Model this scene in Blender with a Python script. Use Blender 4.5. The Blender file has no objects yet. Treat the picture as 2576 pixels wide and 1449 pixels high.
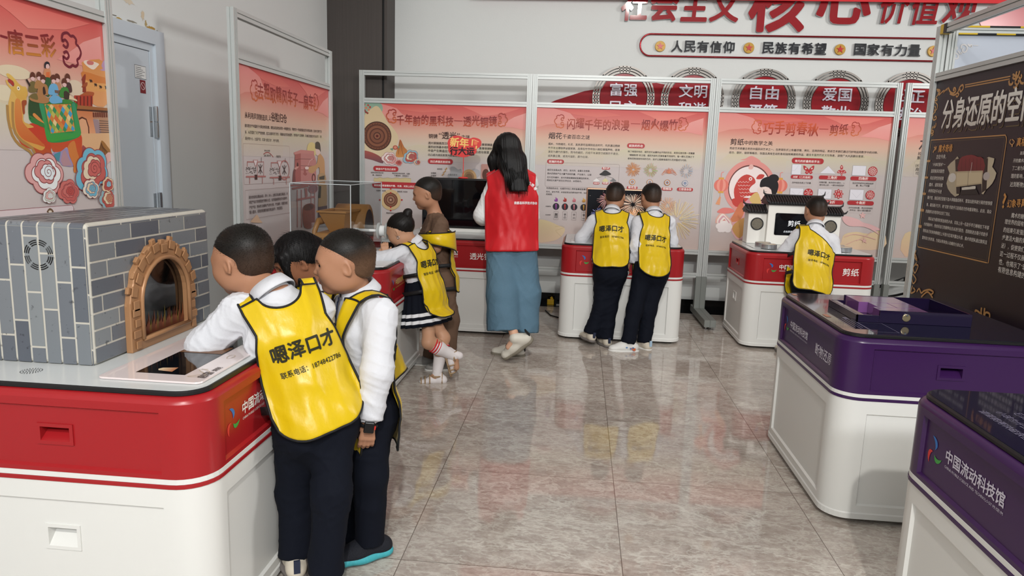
import bpy, bmesh, math, random
import numpy as np
from mathutils import Vector, Matrix
random.seed(7); np.random.seed(7)
PI = math.pi
SC = bpy.context.scene
COL = SC.collection
def R(d): return math.radians(d)

# ------------------------------------------------------------------ camera, world, lights, exposure
cam = bpy.data.cameras.new('camera'); cam_o = bpy.data.objects.new('camera', cam); COL.objects.link(cam_o)
YAW, PITCH, ROLL = 8.87517806e-02, 1.71690986e-01, 3.23655642e-02
fw = Vector((-math.sin(YAW)*math.cos(PITCH), math.cos(YAW)*math.cos(PITCH), -math.sin(PITCH)))
r0 = Vector((math.cos(YAW), math.sin(YAW), 0)); u0 = r0.cross(fw)
rr = math.cos(ROLL)*r0 + math.sin(ROLL)*u0; uu = -math.sin(ROLL)*r0 + math.cos(ROLL)*u0
M = Matrix((rr, uu, -fw)).transposed().to_4x4(); M.translation = (0.583667, -2.373593, 1.432360)
cam_o.matrix_world = M
cam.sensor_fit = 'HORIZONTAL'; cam.sensor_width = 36.0; cam.lens = 36.0*1818.21/2576.0
cam.clip_start = 0.05
SC.camera = cam_o
SC.view_settings.view_transform = 'Standard'; SC.view_settings.look = 'None'
SC.view_settings.gamma = 1.0; SC.view_settings.use_curve_mapping = False
SC.view_settings.exposure = 0.12
world = bpy.data.worlds.new('hall_daylight'); SC.world = world; world.use_nodes = True
bg = world.node_tree.nodes['Background']; bg.inputs[0].default_value = (0.88, 0.95, 1.0, 1); bg.inputs[1].default_value = 0.25

def area(name, loc, target, sx, sy, power, color=(1,1,1)):
    l = bpy.data.lights.new(name, 'AREA'); l.shape = 'RECTANGLE'; l.size = sx; l.size_y = sy
    l.energy = power; l.color = color
    o = bpy.data.objects.new(name, l); COL.objects.link(o); o.location = loc
    o.rotation_euler = (Vector(target)-Vector(loc)).to_track_quat('-Z', 'Y').to_euler()
    return o
area('window_daylight_right', (6.2, 1.0, 3.1), (-1.6, 2.6, 1.7), 1.0, 1.0, 115, (1.0, 0.98, 0.95))
area('window_daylight_behind', (1.5, -6.0, 3.98), (0.3, 2.0, 0.9), 5.0, 0.42, 235, (0.98, 0.99, 1.0))
def spot(name, loc, target, power, size=0.12, ang=70, color=(1.0, 0.97, 0.92)):
    l = bpy.data.lights.new(name, 'SPOT'); l.energy = power; l.spot_size = R(ang); l.spot_blend = 0.6
    l.shadow_soft_size = size; l.color = color
    o = bpy.data.objects.new(name, l); COL.objects.link(o); o.location = loc
    o.rotation_euler = (Vector(target)-Vector(loc)).to_track_quat('-Z', 'Y').to_euler()
spot('ceiling_spot_front', (0.9, -4.0, 3.8), (0.4, 0.4, 0.5), 400, 0.05, 70)
spot('ceiling_spot_back', (1.3, 0.6, 3.9), (1.0, 4.4, 1.2), 150, 0.10, 85)

# ------------------------------------------------------------------ materials
def lin(h):
    if isinstance(h, (tuple, list)): return tuple(h[:3])
    h = h.lstrip('#'); c = [int(h[i:i+2], 16)/255 for i in (0, 2, 4)]
    return tuple(x/12.92 if x <= 0.04045 else ((x+0.055)/1.055)**2.4 for x in c)
MATS = {}
def mat(name, color=None, rough=0.5, metal=0.0, spec=0.5, bump=0.0, bscale=40.0, bstretch=(1,1,1), vary=0.0, vscale=6.0,
        coat=0.0, sheen=0.0, sss=0.0, attr=False, emit=0.0, trans=0.0, ior=1.45):
    if name in MATS: return MATS[name]
    m = bpy.data.materials.new(name); m.use_nodes = True; nt = m.node_tree; b = nt.nodes['Principled BSDF']
    MATS[name] = m
    if color is not None: b.inputs['Base Color'].default_value = (*lin(color), 1)
    b.inputs['Roughness'].default_value = rough; b.inputs['Metallic'].default_value = metal
    b.inputs['Specular IOR Level'].default_value = spec; b.inputs['IOR'].default_value = ior
    if coat: b.inputs['Coat Weight'].default_value = coat; b.inputs['Coat Roughness'].default_value = 0.08
    if sheen: b.inputs['Sheen Weight'].default_value = sheen; b.inputs['Sheen Roughness'].default_value = 0.4
    if sss: b.inputs['Subsurface Weight'].default_value = sss; b.inputs['Subsurface Radius'].default_value = (0.012, 0.005, 0.003)
    if trans: b.inputs['Transmission Weight'].default_value = trans
    src = None
    if attr:
        a = nt.nodes.new('ShaderNodeVertexColor'); a.layer_name = 'Col'; src = a.outputs['Color']
        nt.links.new(src, b.inputs['Base Color'])
        if emit: nt.links.new(src, b.inputs['Emission Color']); b.inputs['Emission Strength'].default_value = emit
    elif emit:
        b.inputs['Emission Color'].default_value = (*lin(color), 1); b.inputs['Emission Strength'].default_value = emit
    tc = nt.nodes.new('ShaderNodeTexCoord')
    if vary:
        n = nt.nodes.new('ShaderNodeTexNoise'); n.inputs['Scale'].default_value = vscale; n.inputs['Detail'].default_value = 4
        nt.links.new(tc.outputs['Object'], n.inputs['Vector'])
        mx = nt.nodes.new('ShaderNodeMix'); mx.data_type = 'RGBA'; mx.blend_type = 'MULTIPLY'; mx.inputs[0].default_value = vary
        if src is not None: nt.links.new(src, mx.inputs[6])
        else: mx.inputs[6].default_value = (*lin(color), 1)
        nt.links.new(n.outputs['Fac'], mx.inputs[7]); nt.links.new(mx.outputs[2], b.inputs['Base Color'])
    if bump:
        mp = nt.nodes.new('ShaderNodeMapping'); mp.inputs['Scale'].default_value = bstretch
        n = nt.nodes.new('ShaderNodeTexNoise'); n.inputs['Scale'].default_value = bscale; n.inputs['Detail'].default_value = 5
        bp = nt.nodes.new('ShaderNodeBump'); bp.inputs['Strength'].default_value = bump; bp.inputs['Distance'].default_value = 0.01
        nt.links.new(tc.outputs['Object'], mp.inputs['Vector']); nt.links.new(mp.outputs['Vector'], n.inputs['Vector'])
        nt.links.new(n.outputs['Fac'], bp.inputs['Height']); nt.links.new(bp.outputs['Normal'], b.inputs['Normal'])
    return m

# ------------------------------------------------------------------ object helpers
def thing(name, label, cat, loc=(0,0,0), rz=0.0, group=None):
    o = bpy.data.objects.new(name, None); COL.objects.link(o); o.location = loc; o.rotation_euler = (0,0,rz)
    o['label'] = label; o['category'] = cat
    if group: o['group'] = group
    o.empty_display_size = 0.05
    return o
def tag(o, label, cat, group=None):
    o['label'] = label; o['category'] = cat
    if group: o['group'] = group
    return o
def struct(o):
    o['kind'] = 'structure'; return o
def mesh_obj(name, V, F, m, parent=None, smooth=False, cols=None, mats=None, midx=None):
    me = bpy.data.meshes.new(name)
    me.from_pydata([tuple(v) for v in V] if not isinstance(V, np.ndarray) else V.tolist(), [], F if not isinstance(F, np.ndarray) else F.tolist())
    if cols is not None:
        ca = me.color_attributes.new('Col', 'FLOAT_COLOR', 'POINT')
        ca.data.foreach_set('color', np.asarray(cols, dtype=np.float32).ravel())
    ms = mats if mats else ([m] if m else [])
    for x in ms: me.materials.append(x)
    if midx is not None: me.polygons.foreach_set('material_index', np.asarray(midx, dtype=np.int32))
    if smooth: me.polygons.foreach_set('use_smooth', np.ones(len(me.polygons), dtype=bool))
    me.update()
    o = bpy.data.objects.new(name, me); COL.objects.link(o)
    if parent is not None: o.parent = parent
    return o
def bevel(o, w=0.004, seg=2, ang=40):
    b = o.modifiers.new('bevel', 'BEVEL'); b.width = w; b.segments = seg; b.limit_method = 'ANGLE'; b.angle_limit = R(ang)
    b.harden_normals = False
    return o
class MB:
    def __init__(s): s.V = []; s.F = []; s.mi = []; s.C = []; s.m = 0; s.c = (1,1,1)
    def add(s, V, F):
        n = len(s.V); s.V += [tuple(v) for v in V]; s.F += [[i+n for i in f] for f in F]; s.mi += [s.m]*len(F); s.C += [(*s.c, 1)]*len(V); return s
    def solid(s, V, F):
        V = [Vector(v) for v in V]; c = sum(V, Vector())/len(V); vol = 0.0
        for f in F:
            a = V[f[0]]-c
            for i in range(1, len(f)-1): vol += a.dot((V[f[i]]-c).cross(V[f[i+1]]-c))
        return s.add(V, F if vol >= 0 else [list(f)[::-1] for f in F])
    def box(s, x0, y0, z0, x1, y1, z1):
        return s.solid([(x0,y0,z0),(x1,y0,z0),(x1,y1,z0),(x0,y1,z0),(x0,y0,z1),(x1,y0,z1),(x1,y1,z1),(x0,y1,z1)],
                     [(3,2,1,0),(4,5,6,7),(0,1,5,4),(1,2,6,5),(2,3,7,6),(3,0,4,7)])
    def obox(s, c, ax, ay, az):
        c, ax, ay, az = map(Vector, (c, ax, ay, az))
        P = [c+sx*ax+sy*ay+sz*az for sz in (-1,1) for sx, sy in ((-1,-1),(1,-1),(1,1),(-1,1))]
        return s.solid(P, [(3,2,1,0),(4,5,6,7),(0,1,5,4),(1,2,6,5),(2,3,7,6),(3,0,4,7)])
    def prism(s, pts, vec, cap=True):
        n = len(pts); v = Vector(vec); P = [Vector(p) for p in pts]; Q = [p+v for p in P]
        F = [[i, (i+1) % n, n+(i+1) % n, n+i] for i in range(n)]
        if cap: F += [list(range(n))[::-1], list(range(n, 2*n))]
        return s.solid(P+Q, F)
    def tube(s, pts, r, n=8, closed=False, cap=True, flat=None):
        P = [Vector(p) for p in pts]; N = len(P); V = []; rad = r if isinstance(r, (list, tuple)) else [r]*N
        prev = None
        for i in range(N):
            a = P[i-1] if (i > 0 or closed) else P[i]; b = P[(i+1) % N] if (i < N-1 or closed) else P[i]
            t = (b-a); t = t.normalized() if t.length > 1e-9 else Vector((0,0,1))
            if prev is None:
                ref = Vector((0,0,1)) if abs(t.z) < 0.9 else Vector((1,0,0)); x = t.cross(ref).normalized()
            else:
                x = prev - t*prev.dot(t); x = x.normalized() if x.length > 1e-6 else t.orthogonal().normalized()
            prev = x; y = t.cross(x)
            for k in range(n):
                a_ = 2*PI*k/n; V.append(P[i]+rad[i]*(math.cos(a_)*x+math.sin(a_)*y))
        F = []
        for i in range(N if closed else N-1):
            j = (i+1) % N
            for k in range(n): F.append([i*n+k, i*n+(k+1) % n, j*n+(k+1) % n, j*n+k])
        if cap and not closed: F += [list(range(n))[::-1], [(N-1)*n+k for k in range(n)]]
        return s.solid(V, F)
    def lathe(s, prof, c=(0,0,0), n=32, axis='z'):
        V = []; c = Vector(c)
        for r_, h in prof:
            for k in range(n):
                a = 2*PI*k/n; x, y = r_*math.cos(a), r_*math.sin(a)
                V.append(c+Vector({'z': (x,y,h), 'x': (h,x,y), 'y': (y,h,x)}[axis]))
        F = []
        for i in range(len(prof)-1):
            for k in range(n): F.append([i*n+k, i*n+(k+1) % n, (i+1)*n+(k+1) % n, (i+1)*n+k])
        if prof[0] == prof[-1]: return s.solid(V, F)
        if prof[0][0] > 1e-6: F.append(list(range(n))[::-1])
        if prof[-1][0] > 1e-6: F.append([(len(prof)-1)*n+k for k in range(n)])
        return s.solid(V, F)
    def grid(s, P):
        h = len(P); w = len(P[0]); V = [p for r_ in P for p in r_]
        return s.add(V, [[i*w+j, i*w+j+1, (i+1)*w+j+1, (i+1)*w+j] for i in range(h-1) for j in range(w-1)])
    def build(s, name, m, parent=None, smooth=False, mats=None, cols=False):
        return mesh_obj(name, s.V, s.F, m, parent, smooth, cols=s.C if cols else None, mats=mats, midx=s.mi if mats else None)

def rrect(x0, y0, x1, y1, r, n=6, corners=(1,1,1,1)):
    out = []
    for (cx, cy, a0, on) in ((x1-r, y0+r, -90, corners[1]), (x1-r, y1-r, 0, corners[2]), (x0+r, y1-r, 90, corners[3]), (x0+r, y0+r, 180, corners[0])):
        if on:
            for k in range(n+1): a = R(a0+90*k/n); out.append((cx+r*math.cos(a), cy+r*math.sin(a)))
        else:
            sx = 1 if cx > (x0+x1)/2 else -1; sy = 1 if cy > (y0+y1)/2 else -1; out.append((cx+sx*r, cy+sy*r))
    return out

# ------------------------------------------------------------------ lettering: glyph meshes from the built-in font
GL = {}
def text_mesh(txt, bold=0.0, res=2, fine=False):
    """flat lettering, 1 unit em, returns verts (x,y) and faces, width"""
    key = (txt, bold, res, fine)
    if key in GL: return GL[key]
    cu = bpy.data.curves.new('t', 'FONT'); cu.body = txt; cu.size = 1.0; cu.resolution_u = res
    cu.fill_mode = 'FRONT'
    o = bpy.data.objects.new('t', cu); COL.objects.link(o)
    dg = bpy.context.evaluated_depsgraph_get(); dg.update()
    me = bpy.data.meshes.new_from_object(o.evaluated_get(dg))
    V = np.zeros(len(me.vertices)*3); me.vertices.foreach_get('co', V); V = V.reshape(-1, 3)[:, :2].copy()
    F = [list(p.vertices) for p in me.polygons]
    bpy.data.objects.remove(o); bpy.data.curves.remove(cu); bpy.data.meshes.remove(me)
    if len(V) == 0: V = np.zeros((0, 2))
    F = [[f[0], f[i], f[i+1]] for f in F for i in range(1, len(f)-1)]
    if fine and len(V):      # short edges so that lettering can follow cloth
        for it in range(5):
            L = V.tolist(); G = []
            for f in F:
                e = [math.dist(L[f[i]], L[f[(i+1) % 3]]) for i in range(3)]; k = e.index(max(e))
                if e[k] > 0.16: L.append([(L[f[k]][q]+L[f[(k+1) % 3]][q])/2 for q in (0, 1)]); m = len(L)-1; G += [[f[k], m, f[(k+2) % 3]], [m, f[(k+1) % 3], f[(k+2) % 3]]]
                else: G.append(f)
            V, F = np.array(L), G
    V = np.concatenate([V, np.zeros((len(V), 1))], 1) if len(V) else np.zeros((0, 3))
    if bold and len(V):      # heavier weight: the same glyphs laid over themselves with small shifts
        n = len(V); b = bold*0.62; m = 12 if res >= 3 else 4; sh = [(0, 0, 0)]+[(b*math.cos(2*PI*k/m), b*math.sin(2*PI*k/m), k+1) for k in range(m)]; V = np.concatenate([V+np.array(q) for q in sh]); F = [[i+n*k for i in f] for k in range(m+1) for f in F]
    GL[key] = (V, F); return GL[key]
class Print:
    """flat coloured print on a plane: (u right, v up) in metres; every shape sits a hair above the last"""
    def __init__(s, O, U, V, N, step=0.000016):
        s.O, s.U, s.Vv, s.N = Vector(O), Vector(U), Vector(V), Vector(N); s.k = 0; s.step = step
        s.verts = []; s.faces = []; s.cols = []
    def w(s, u, v, lift=0.0): return s.O+s.U*u+s.Vv*v+s.N*(0.0006+s.k*s.step+lift)
    @staticmethod
    def pts(t):
        if not isinstance(t, str): return t
        n = [int(x)/1000 for x in t.split()]; return list(zip(n[::2], n[1::2]))
    def poly(s, pts, col, col2=None):
        pts = s.pts(pts)
        from mathutils.geometry import tessellate_polygon
        s.k += 1; n = len(s.verts); c = lin(col); c2 = lin(col2) if col2 else c
        P3 = [Vector((u, v, 0)) for u, v in pts]
        tr = tessellate_polygon([P3])
        vs = [v for _, v in pts]; lo, hi = min(vs), max(vs)+1e-6
        for u, v in pts:
            s.verts.append(s.w(u, v)); t = (hi-v)/(hi-lo); s.cols.append((*[a+(b-a)*t for a, b in zip(c, c2)], 1))
        for t in tr:
            a, b, d = (P3[i] for i in t)
            if (b-a).cross(d-a).z < 0: t = t[::-1]
            s.faces.append([n+i for i in t])
    def smooth(s, pts, n, closed):
        pts = s.pts(pts); N = len(pts); o = []
        for i in range(N if closed else N-1):
            q = [pts[(i+k) % N] if closed else pts[min(max(i+k, 0), N-1)] for k in (-1, 0, 1, 2)]
            for j in range(n):
                t = j/n; o.append(tuple(0.5*(2*q[1][a]+(q[2][a]-q[0][a])*t+(2*q[0][a]-5*q[1][a]+4*q[2][a]-q[3][a])*t*t+(3*q[1][a]-q[0][a]-3*q[2][a]+q[3][a])*t**3) for a in (0, 1)))
        return o if closed else o+[pts[-1]]
    def sp(s, pts, col, col2=None, n=3): s.poly(s.smooth(pts, n, True), col, col2)
    def sl(s, pts, w, col, n=3): s.line(s.smooth(pts, n, False), w, col)
    def ell(s, u, v, ru, rv, col, n=28, col2=None): s.poly([(u+ru*math.cos(2*PI*k/n), v+rv*math.sin(2*PI*k/n)) for k in range(n)], col, col2)
    def rect(s, u0, v0, u1, v1, col, r=0.0, col2=None):
        if r > 0: s.poly(rrect(min(u0,u1), min(v0,v1), max(u0,u1), max(v0,v1), r, 5), col, col2)
        else: s.poly([(u0,v0),(u1,v0),(u1,v1),(u0,v1)], col, col2)
    def line(s, pts, wd, col, closed=False, col2=None):
        pts = s.pts(pts); s.k += 1; c = lin(col); c2 = lin(col2) if col2 else c; N = len(pts); n = len(s.verts)
        vs = [p[1] for p in pts]; lo, hi = min(vs), max(vs)+1e-6
        for i, (u, v) in enumerate(pts):
            a = pts[i-1] if (i > 0 or closed) else pts[i]; b = pts[(i+1) % N] if (i < N-1 or closed) else pts[i]
            du, dv = b[0]-a[0], b[1]-a[1]; L = math.hypot(du, dv) or 1; w_ = wd[i]/2 if isinstance(wd, (list, tuple)) else wd/2
            nu, nv = -dv/L*w_, du/L*w_; t = (hi-v)/(hi-lo); cc = (*[x+(y-x)*t for x, y in zip(c, c2)], 1)
            s.verts += [s.w(u+nu, v+nv), s.w(u-nu, v-nv)]; s.cols += [cc, cc]
        for i in range(N if closed else N-1):
            j = (i+1) % N; s.faces.append([n+2*i+1, n+2*j+1, n+2*j, n+2*i])
    def text(s, txt, u0, v0, u1, v1, col, bold=0.0, hs=1.0, col2=None, per=None, res=1, shear=0.0):
        """lettering fitted from baseline start (u0,v0) to baseline end (u1,v1)"""
        V, F = text_mesh(txt, bold, res)
        if len(V) == 0: return
        s.k += 3; n = len(s.verts); x0, x1 = V[:, 0].min(), V[:, 0].max()
        L = math.hypot(u1-u0, v1-v0); sc = L/(x1-x0); du, dv = (u1-u0)/L, (v1-v0)/L
        y0, y1 = V[:, 1].min(), V[:, 1].max()
        c = np.array(lin(col)); c2 = np.array(lin(col2)) if col2 else c
        nch = len(txt)
        for x, y, zl in V:
            a = (x-x0)*sc + shear*y*sc; b = y*sc*hs
            if per:   # each glyph jumps a little, brush-title fashion
                ci = min(nch-1, int((x-x0)/(x1-x0)*nch)); b += per[ci % len(per)]*sc
            s.verts.append(s.w(u0+du*a-dv*b, v0+dv*a+du*b, zl*0.000011))
            t = max(0.0, (y1-y)/(y1-y0+1e-9))**2; s.cols.append((*(c+(c2-c)*t), 1))
        s.faces += [[n+i for i in f] for f in F]
    def build(s, name, parent, m=None):
        return mesh_obj(name, s.verts, s.faces, m or mat('printed_ink', rough=0.42, attr=True, spec=0.4), parent, cols=s.cols)

# ------------------------------------------------------------------ distance-field bodies and clothes
def smin(a, b, k):
    h = np.maximum(k-np.abs(a-b), 0)/k
    return np.minimum(a, b)-h*h*k*0.25
class SDF:
    def __init__(s): s.p = []
    def cone(s, a, b, ra, rb, k=0.02, flat=None, sq=1.0, fl=0, op='add'):
        s.p.append(('c', np.array(a, float), np.array(b, float), ra, rb, k, None if flat is None else np.array(flat, float), sq, fl, op)); return s
    def ell(s, c, r, Mx=None, k=0.02, op='add'):
        s.p.append(('e', np.array(c, float), np.array(r, float)*np.ones(3), Mx if Mx is not None else np.eye(3), k, op)); return s
    def cut(s, pt, nrm, k=0.004, box=None):   # removes the side the normal points to (inside a ball of radius box)
        s.p.append(('h', np.array(pt, float), np.array(nrm, float)/np.linalg.norm(nrm), k, box)); return s
    def bb(s, q, m=0.0):
        if q[0] == 'c':
            a, b, ra, rb = q[1:5]; f = 1.0
            return np.minimum(a-ra, b-rb)-m, np.maximum(a+ra, b+rb)+m
        if q[0] == 'e':
            e = np.sqrt(((q[3].T*q[2])**2).sum(1)); return q[1]-e-m, q[1]+e+m
        return None
    def dist(s, q, P):
        if q[0] == 'c':
            _, a, b, ra, rb, k, flat, sq, fl, op = q
            ba = b-a; L2 = ba@ba+1e-12; p = P-a
            if flat is not None:
                pn = p@flat; bn = ba@flat
                t = np.clip((p@ba)/L2, 0, 1)
                dv = p-t[:, None]*ba; dn = dv@flat
                dv = dv+np.outer(dn*(1/sq-1), flat); d = np.sqrt((dv**2).sum(1))-(ra+(rb-ra)*t)
                d *= np.where(d > 0, sq, 0.9)
            else:
                t = (p@ba)/L2; t0 = np.clip(t, 0, 1)
                tt = np.clip(t, 0 if not fl & 1 else -1, 1 if not fl & 2 else 2)
                dv = p-tt[:, None]*ba; d = np.sqrt((dv**2).sum(1))-(ra+(rb-ra)*tt)
                L = math.sqrt(L2)
                if fl & 2: d = np.maximum(d, (t-1)*L)
                if fl & 1: d = np.maximum(d, -t*L)
            return d
        if q[0] == 'e':
            _, c, r_, Mx, k, op = q
            p = (P-c)@Mx.T; k0 = np.sqrt(((p/r_)**2).sum(1))+1e-9; k1 = np.sqrt(((p/(r_*r_))**2).sum(1))+1e-9
            return k0*(k0-1)/k1
    def eval(s, P):
        D = np.full(len(P), 1.0)
        for q in s.p:
            if q[0] == 'h':
                d = (P-q[1])@q[2]
                if q[4]: d = np.where(((P-q[1])**2).sum(1) < q[4]**2, d, -1)
                D = -smin(-D, -d, q[3]); continue
            d = s.dist(q, P); k = q[5] if q[0] == 'c' else q[4]; op = q[-1]
            D = smin(D, d, k) if op == 'add' else -smin(-D, d, k)
        return D
    def mesh(s, h):
        lo = np.min([s.bb(q)[0] for q in s.p if q[0] != 'h' and q[-1] == 'add'], axis=0)-3*h
        hi = np.max([s.bb(q)[1] for q in s.p if q[0] != 'h' and q[-1] == 'add'], axis=0)+3*h
        n = np.ceil((hi-lo)/h).astype(int)+1
        D = np.full(n, 0.2, dtype=np.float32)
        for q in s.p:
            if q[0] == 'h':
                b0, b1 = (q[1]-q[4], q[1]+q[4]) if q[4] else (lo, hi)
            else:
                k = q[5] if q[0] == 'c' else q[4]; b0, b1 = s.bb(q, k+3*h)
            i0 = np.clip(np.floor((b0-lo)/h).astype(int), 0, n-1); i1 = np.clip(np.ceil((b1-lo)/h).astype(int)+1, 1, n)
            if np.any(i1 <= i0): continue
            ax = [lo[a]+h*np.arange(i0[a], i1[a]) for a in range(3)]
            G = np.stack(np.meshgrid(*ax, indexing='ij'), -1).reshape(-1, 3)
            sl = tuple(slice(i0[a], i1[a]) for a in range(3)); L = D[sl].reshape(-1).astype(float)
            if q[0] == 'h':
                d = (G-q[1])@q[2]
                if q[4]: d = np.where(((G-q[1])**2).sum(1) < q[4]**2, d, -1)
                L = -smin(-L, -d, q[3])
            else:
                d = s.dist(q, G); op = q[-1]
                L = smin(L, d, k) if op == 'add' else -smin(-L, d, k)
            D[sl] = L.reshape(tuple(i1-i0))
        return surface_nets(D, lo, h)
def surface_nets(D, lo, h):
    I = D < 0; n = np.array(D.shape)
    cnt = np.zeros(n-1, dtype=np.int8)
    for dx in (0, 1):
        for dy in (0, 1):
            for dz in (0, 1): cnt += I[dx:n[0]-1+dx, dy:n[1]-1+dy, dz:n[2]-1+dz]
    idx = np.argwhere((cnt > 0) & (cnt < 8)); N = len(idx)
    vid = np.full(n-1, -1, dtype=np.int32); vid[tuple(idx.T)] = np.arange(N)
    Pm = np.zeros((N, 3)); c = np.zeros(N)
    cs = [np.array(x) for x in ((0,0,0),(1,0,0),(0,1,0),(1,1,0),(0,0,1),(1,0,1),(0,1,1),(1,1,1))]
    for a in range(8):
        for b in range(a+1, 8):
            if abs(cs[a]-cs[b]).sum() != 1: continue
            da = D[tuple((idx+cs[a]).T)].astype(float); db = D[tuple((idx+cs[b]).T)].astype(float)
            x = (da < 0) != (db < 0); t = np.where(x, da/np.where(x, da-db, 1), 0)
            Pm += np.where(x[:, None], cs[a]+t[:, None]*(cs[b]-cs[a]), 0); c += x
    V = lo+h*(idx+Pm/c[:, None]); F = []
    for ax in range(3):
        o1, o2 = [(1, 2), (2, 0), (0, 1)][ax]
        A = np.moveaxis(I, ax, 0); x = np.argwhere(np.moveaxis(A[:-1] != A[1:], 0, ax)); s0 = I[tuple(x.T)]
        e1 = np.eye(3, dtype=int)[o1]; e2 = np.eye(3, dtype=int)[o2]
        ok = (x[:, o1] > 0) & (x[:, o2] > 0) & (x[:, o1] < n[o1]-1) & (x[:, o2] < n[o2]-1); x = x[ok]; s0 = s0[ok]
        q = np.stack([vid[tuple((x-e1-e2).T)], vid[tuple((x-e2).T)], vid[tuple(x.T)], vid[tuple((x-e1).T)]], 1)
        q[~s0] = q[~s0][:, ::-1]; F.append(q)
    return V, np.concatenate(F)
def blades(V, F, C, n, L, w, flow, stand=0.7, seed=0, rnd=0.28):
    """short hairs: thin blades rooted on the surface"""
    rg = np.random.RandomState(seed); N = vnormals(V, F); f = rg.randint(0, len(F), n); wt = rg.dirichlet((1, 1, 1, 1), n)
    P = (V[F[f]]*wt[..., None]).sum(1); M = (N[F[f]]*wt[..., None]).sum(1); Cc = C[F[f, 0]]*np.array((1, 1, 1, 1))
    fl = flow(P) if callable(flow) else np.array(flow, float); fl = fl if fl.ndim == 2 else np.tile(fl, (n, 1)); d = M*stand+fl-M*(fl*M).sum(1)[:, None]+rg.randn(n, 3)*rnd; d /= np.linalg.norm(d, axis=1)[:, None]
    t = np.cross(d, M+rg.randn(n, 3)*0.3); t /= np.linalg.norm(t, axis=1)[:, None]+1e-9; l = L*rg.uniform(0.6, 1.15, n)[:, None]
    A = np.stack([P-M*0.001-t*w/2, P-M*0.001+t*w/2, P+d*l], 1).reshape(-1, 3); V2 = np.concatenate([V, A]); C2 = np.concatenate([C, np.repeat(Cc, 3, 0)])
    return V2, F.tolist()+(len(V)+np.arange(3*n).reshape(-1, 3)).tolist(), C2
def vnormals(V, F):
    n = np.cross(V[F[:, 2]]-V[F[:, 0]], V[F[:, 3]]-V[F[:, 1]]); N = np.zeros_like(V)
    for i in range(4): np.add.at(N, F[:, i], n)
    return N/(np.linalg.norm(N, axis=1, keepdims=True)+1e-12)
def folds(V, F, amp, freq=38.0, seed=0, along=None):
    """cloth creases: warped waves pushed along the normal"""
    rng = np.random.RandomState(seed); N = vnormals(V, F); d = np.zeros(len(V))
    for i in range(6):
        k = rng.randn(3); k[2] *= 1.4; k /= np.linalg.norm(k)
        w, m = rng.randn(3), rng.randn(3); w /= np.linalg.norm(w); m /= np.linalg.norm(m); f = freq*(0.55+0.30*i)
        x = V@k*f+2.2*np.sin(V@w*f*0.33+rng.rand()*6)+rng.rand()*6; mask = 0.5+0.5*np.sin(V@m*(9+4*i)+rng.rand()*6)
        d += (1-np.abs(np.sin(x)))**2.6*mask/(1+0.35*i)
    d -= d.mean()
    return V+N*(amp*d)[:, None]
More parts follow.
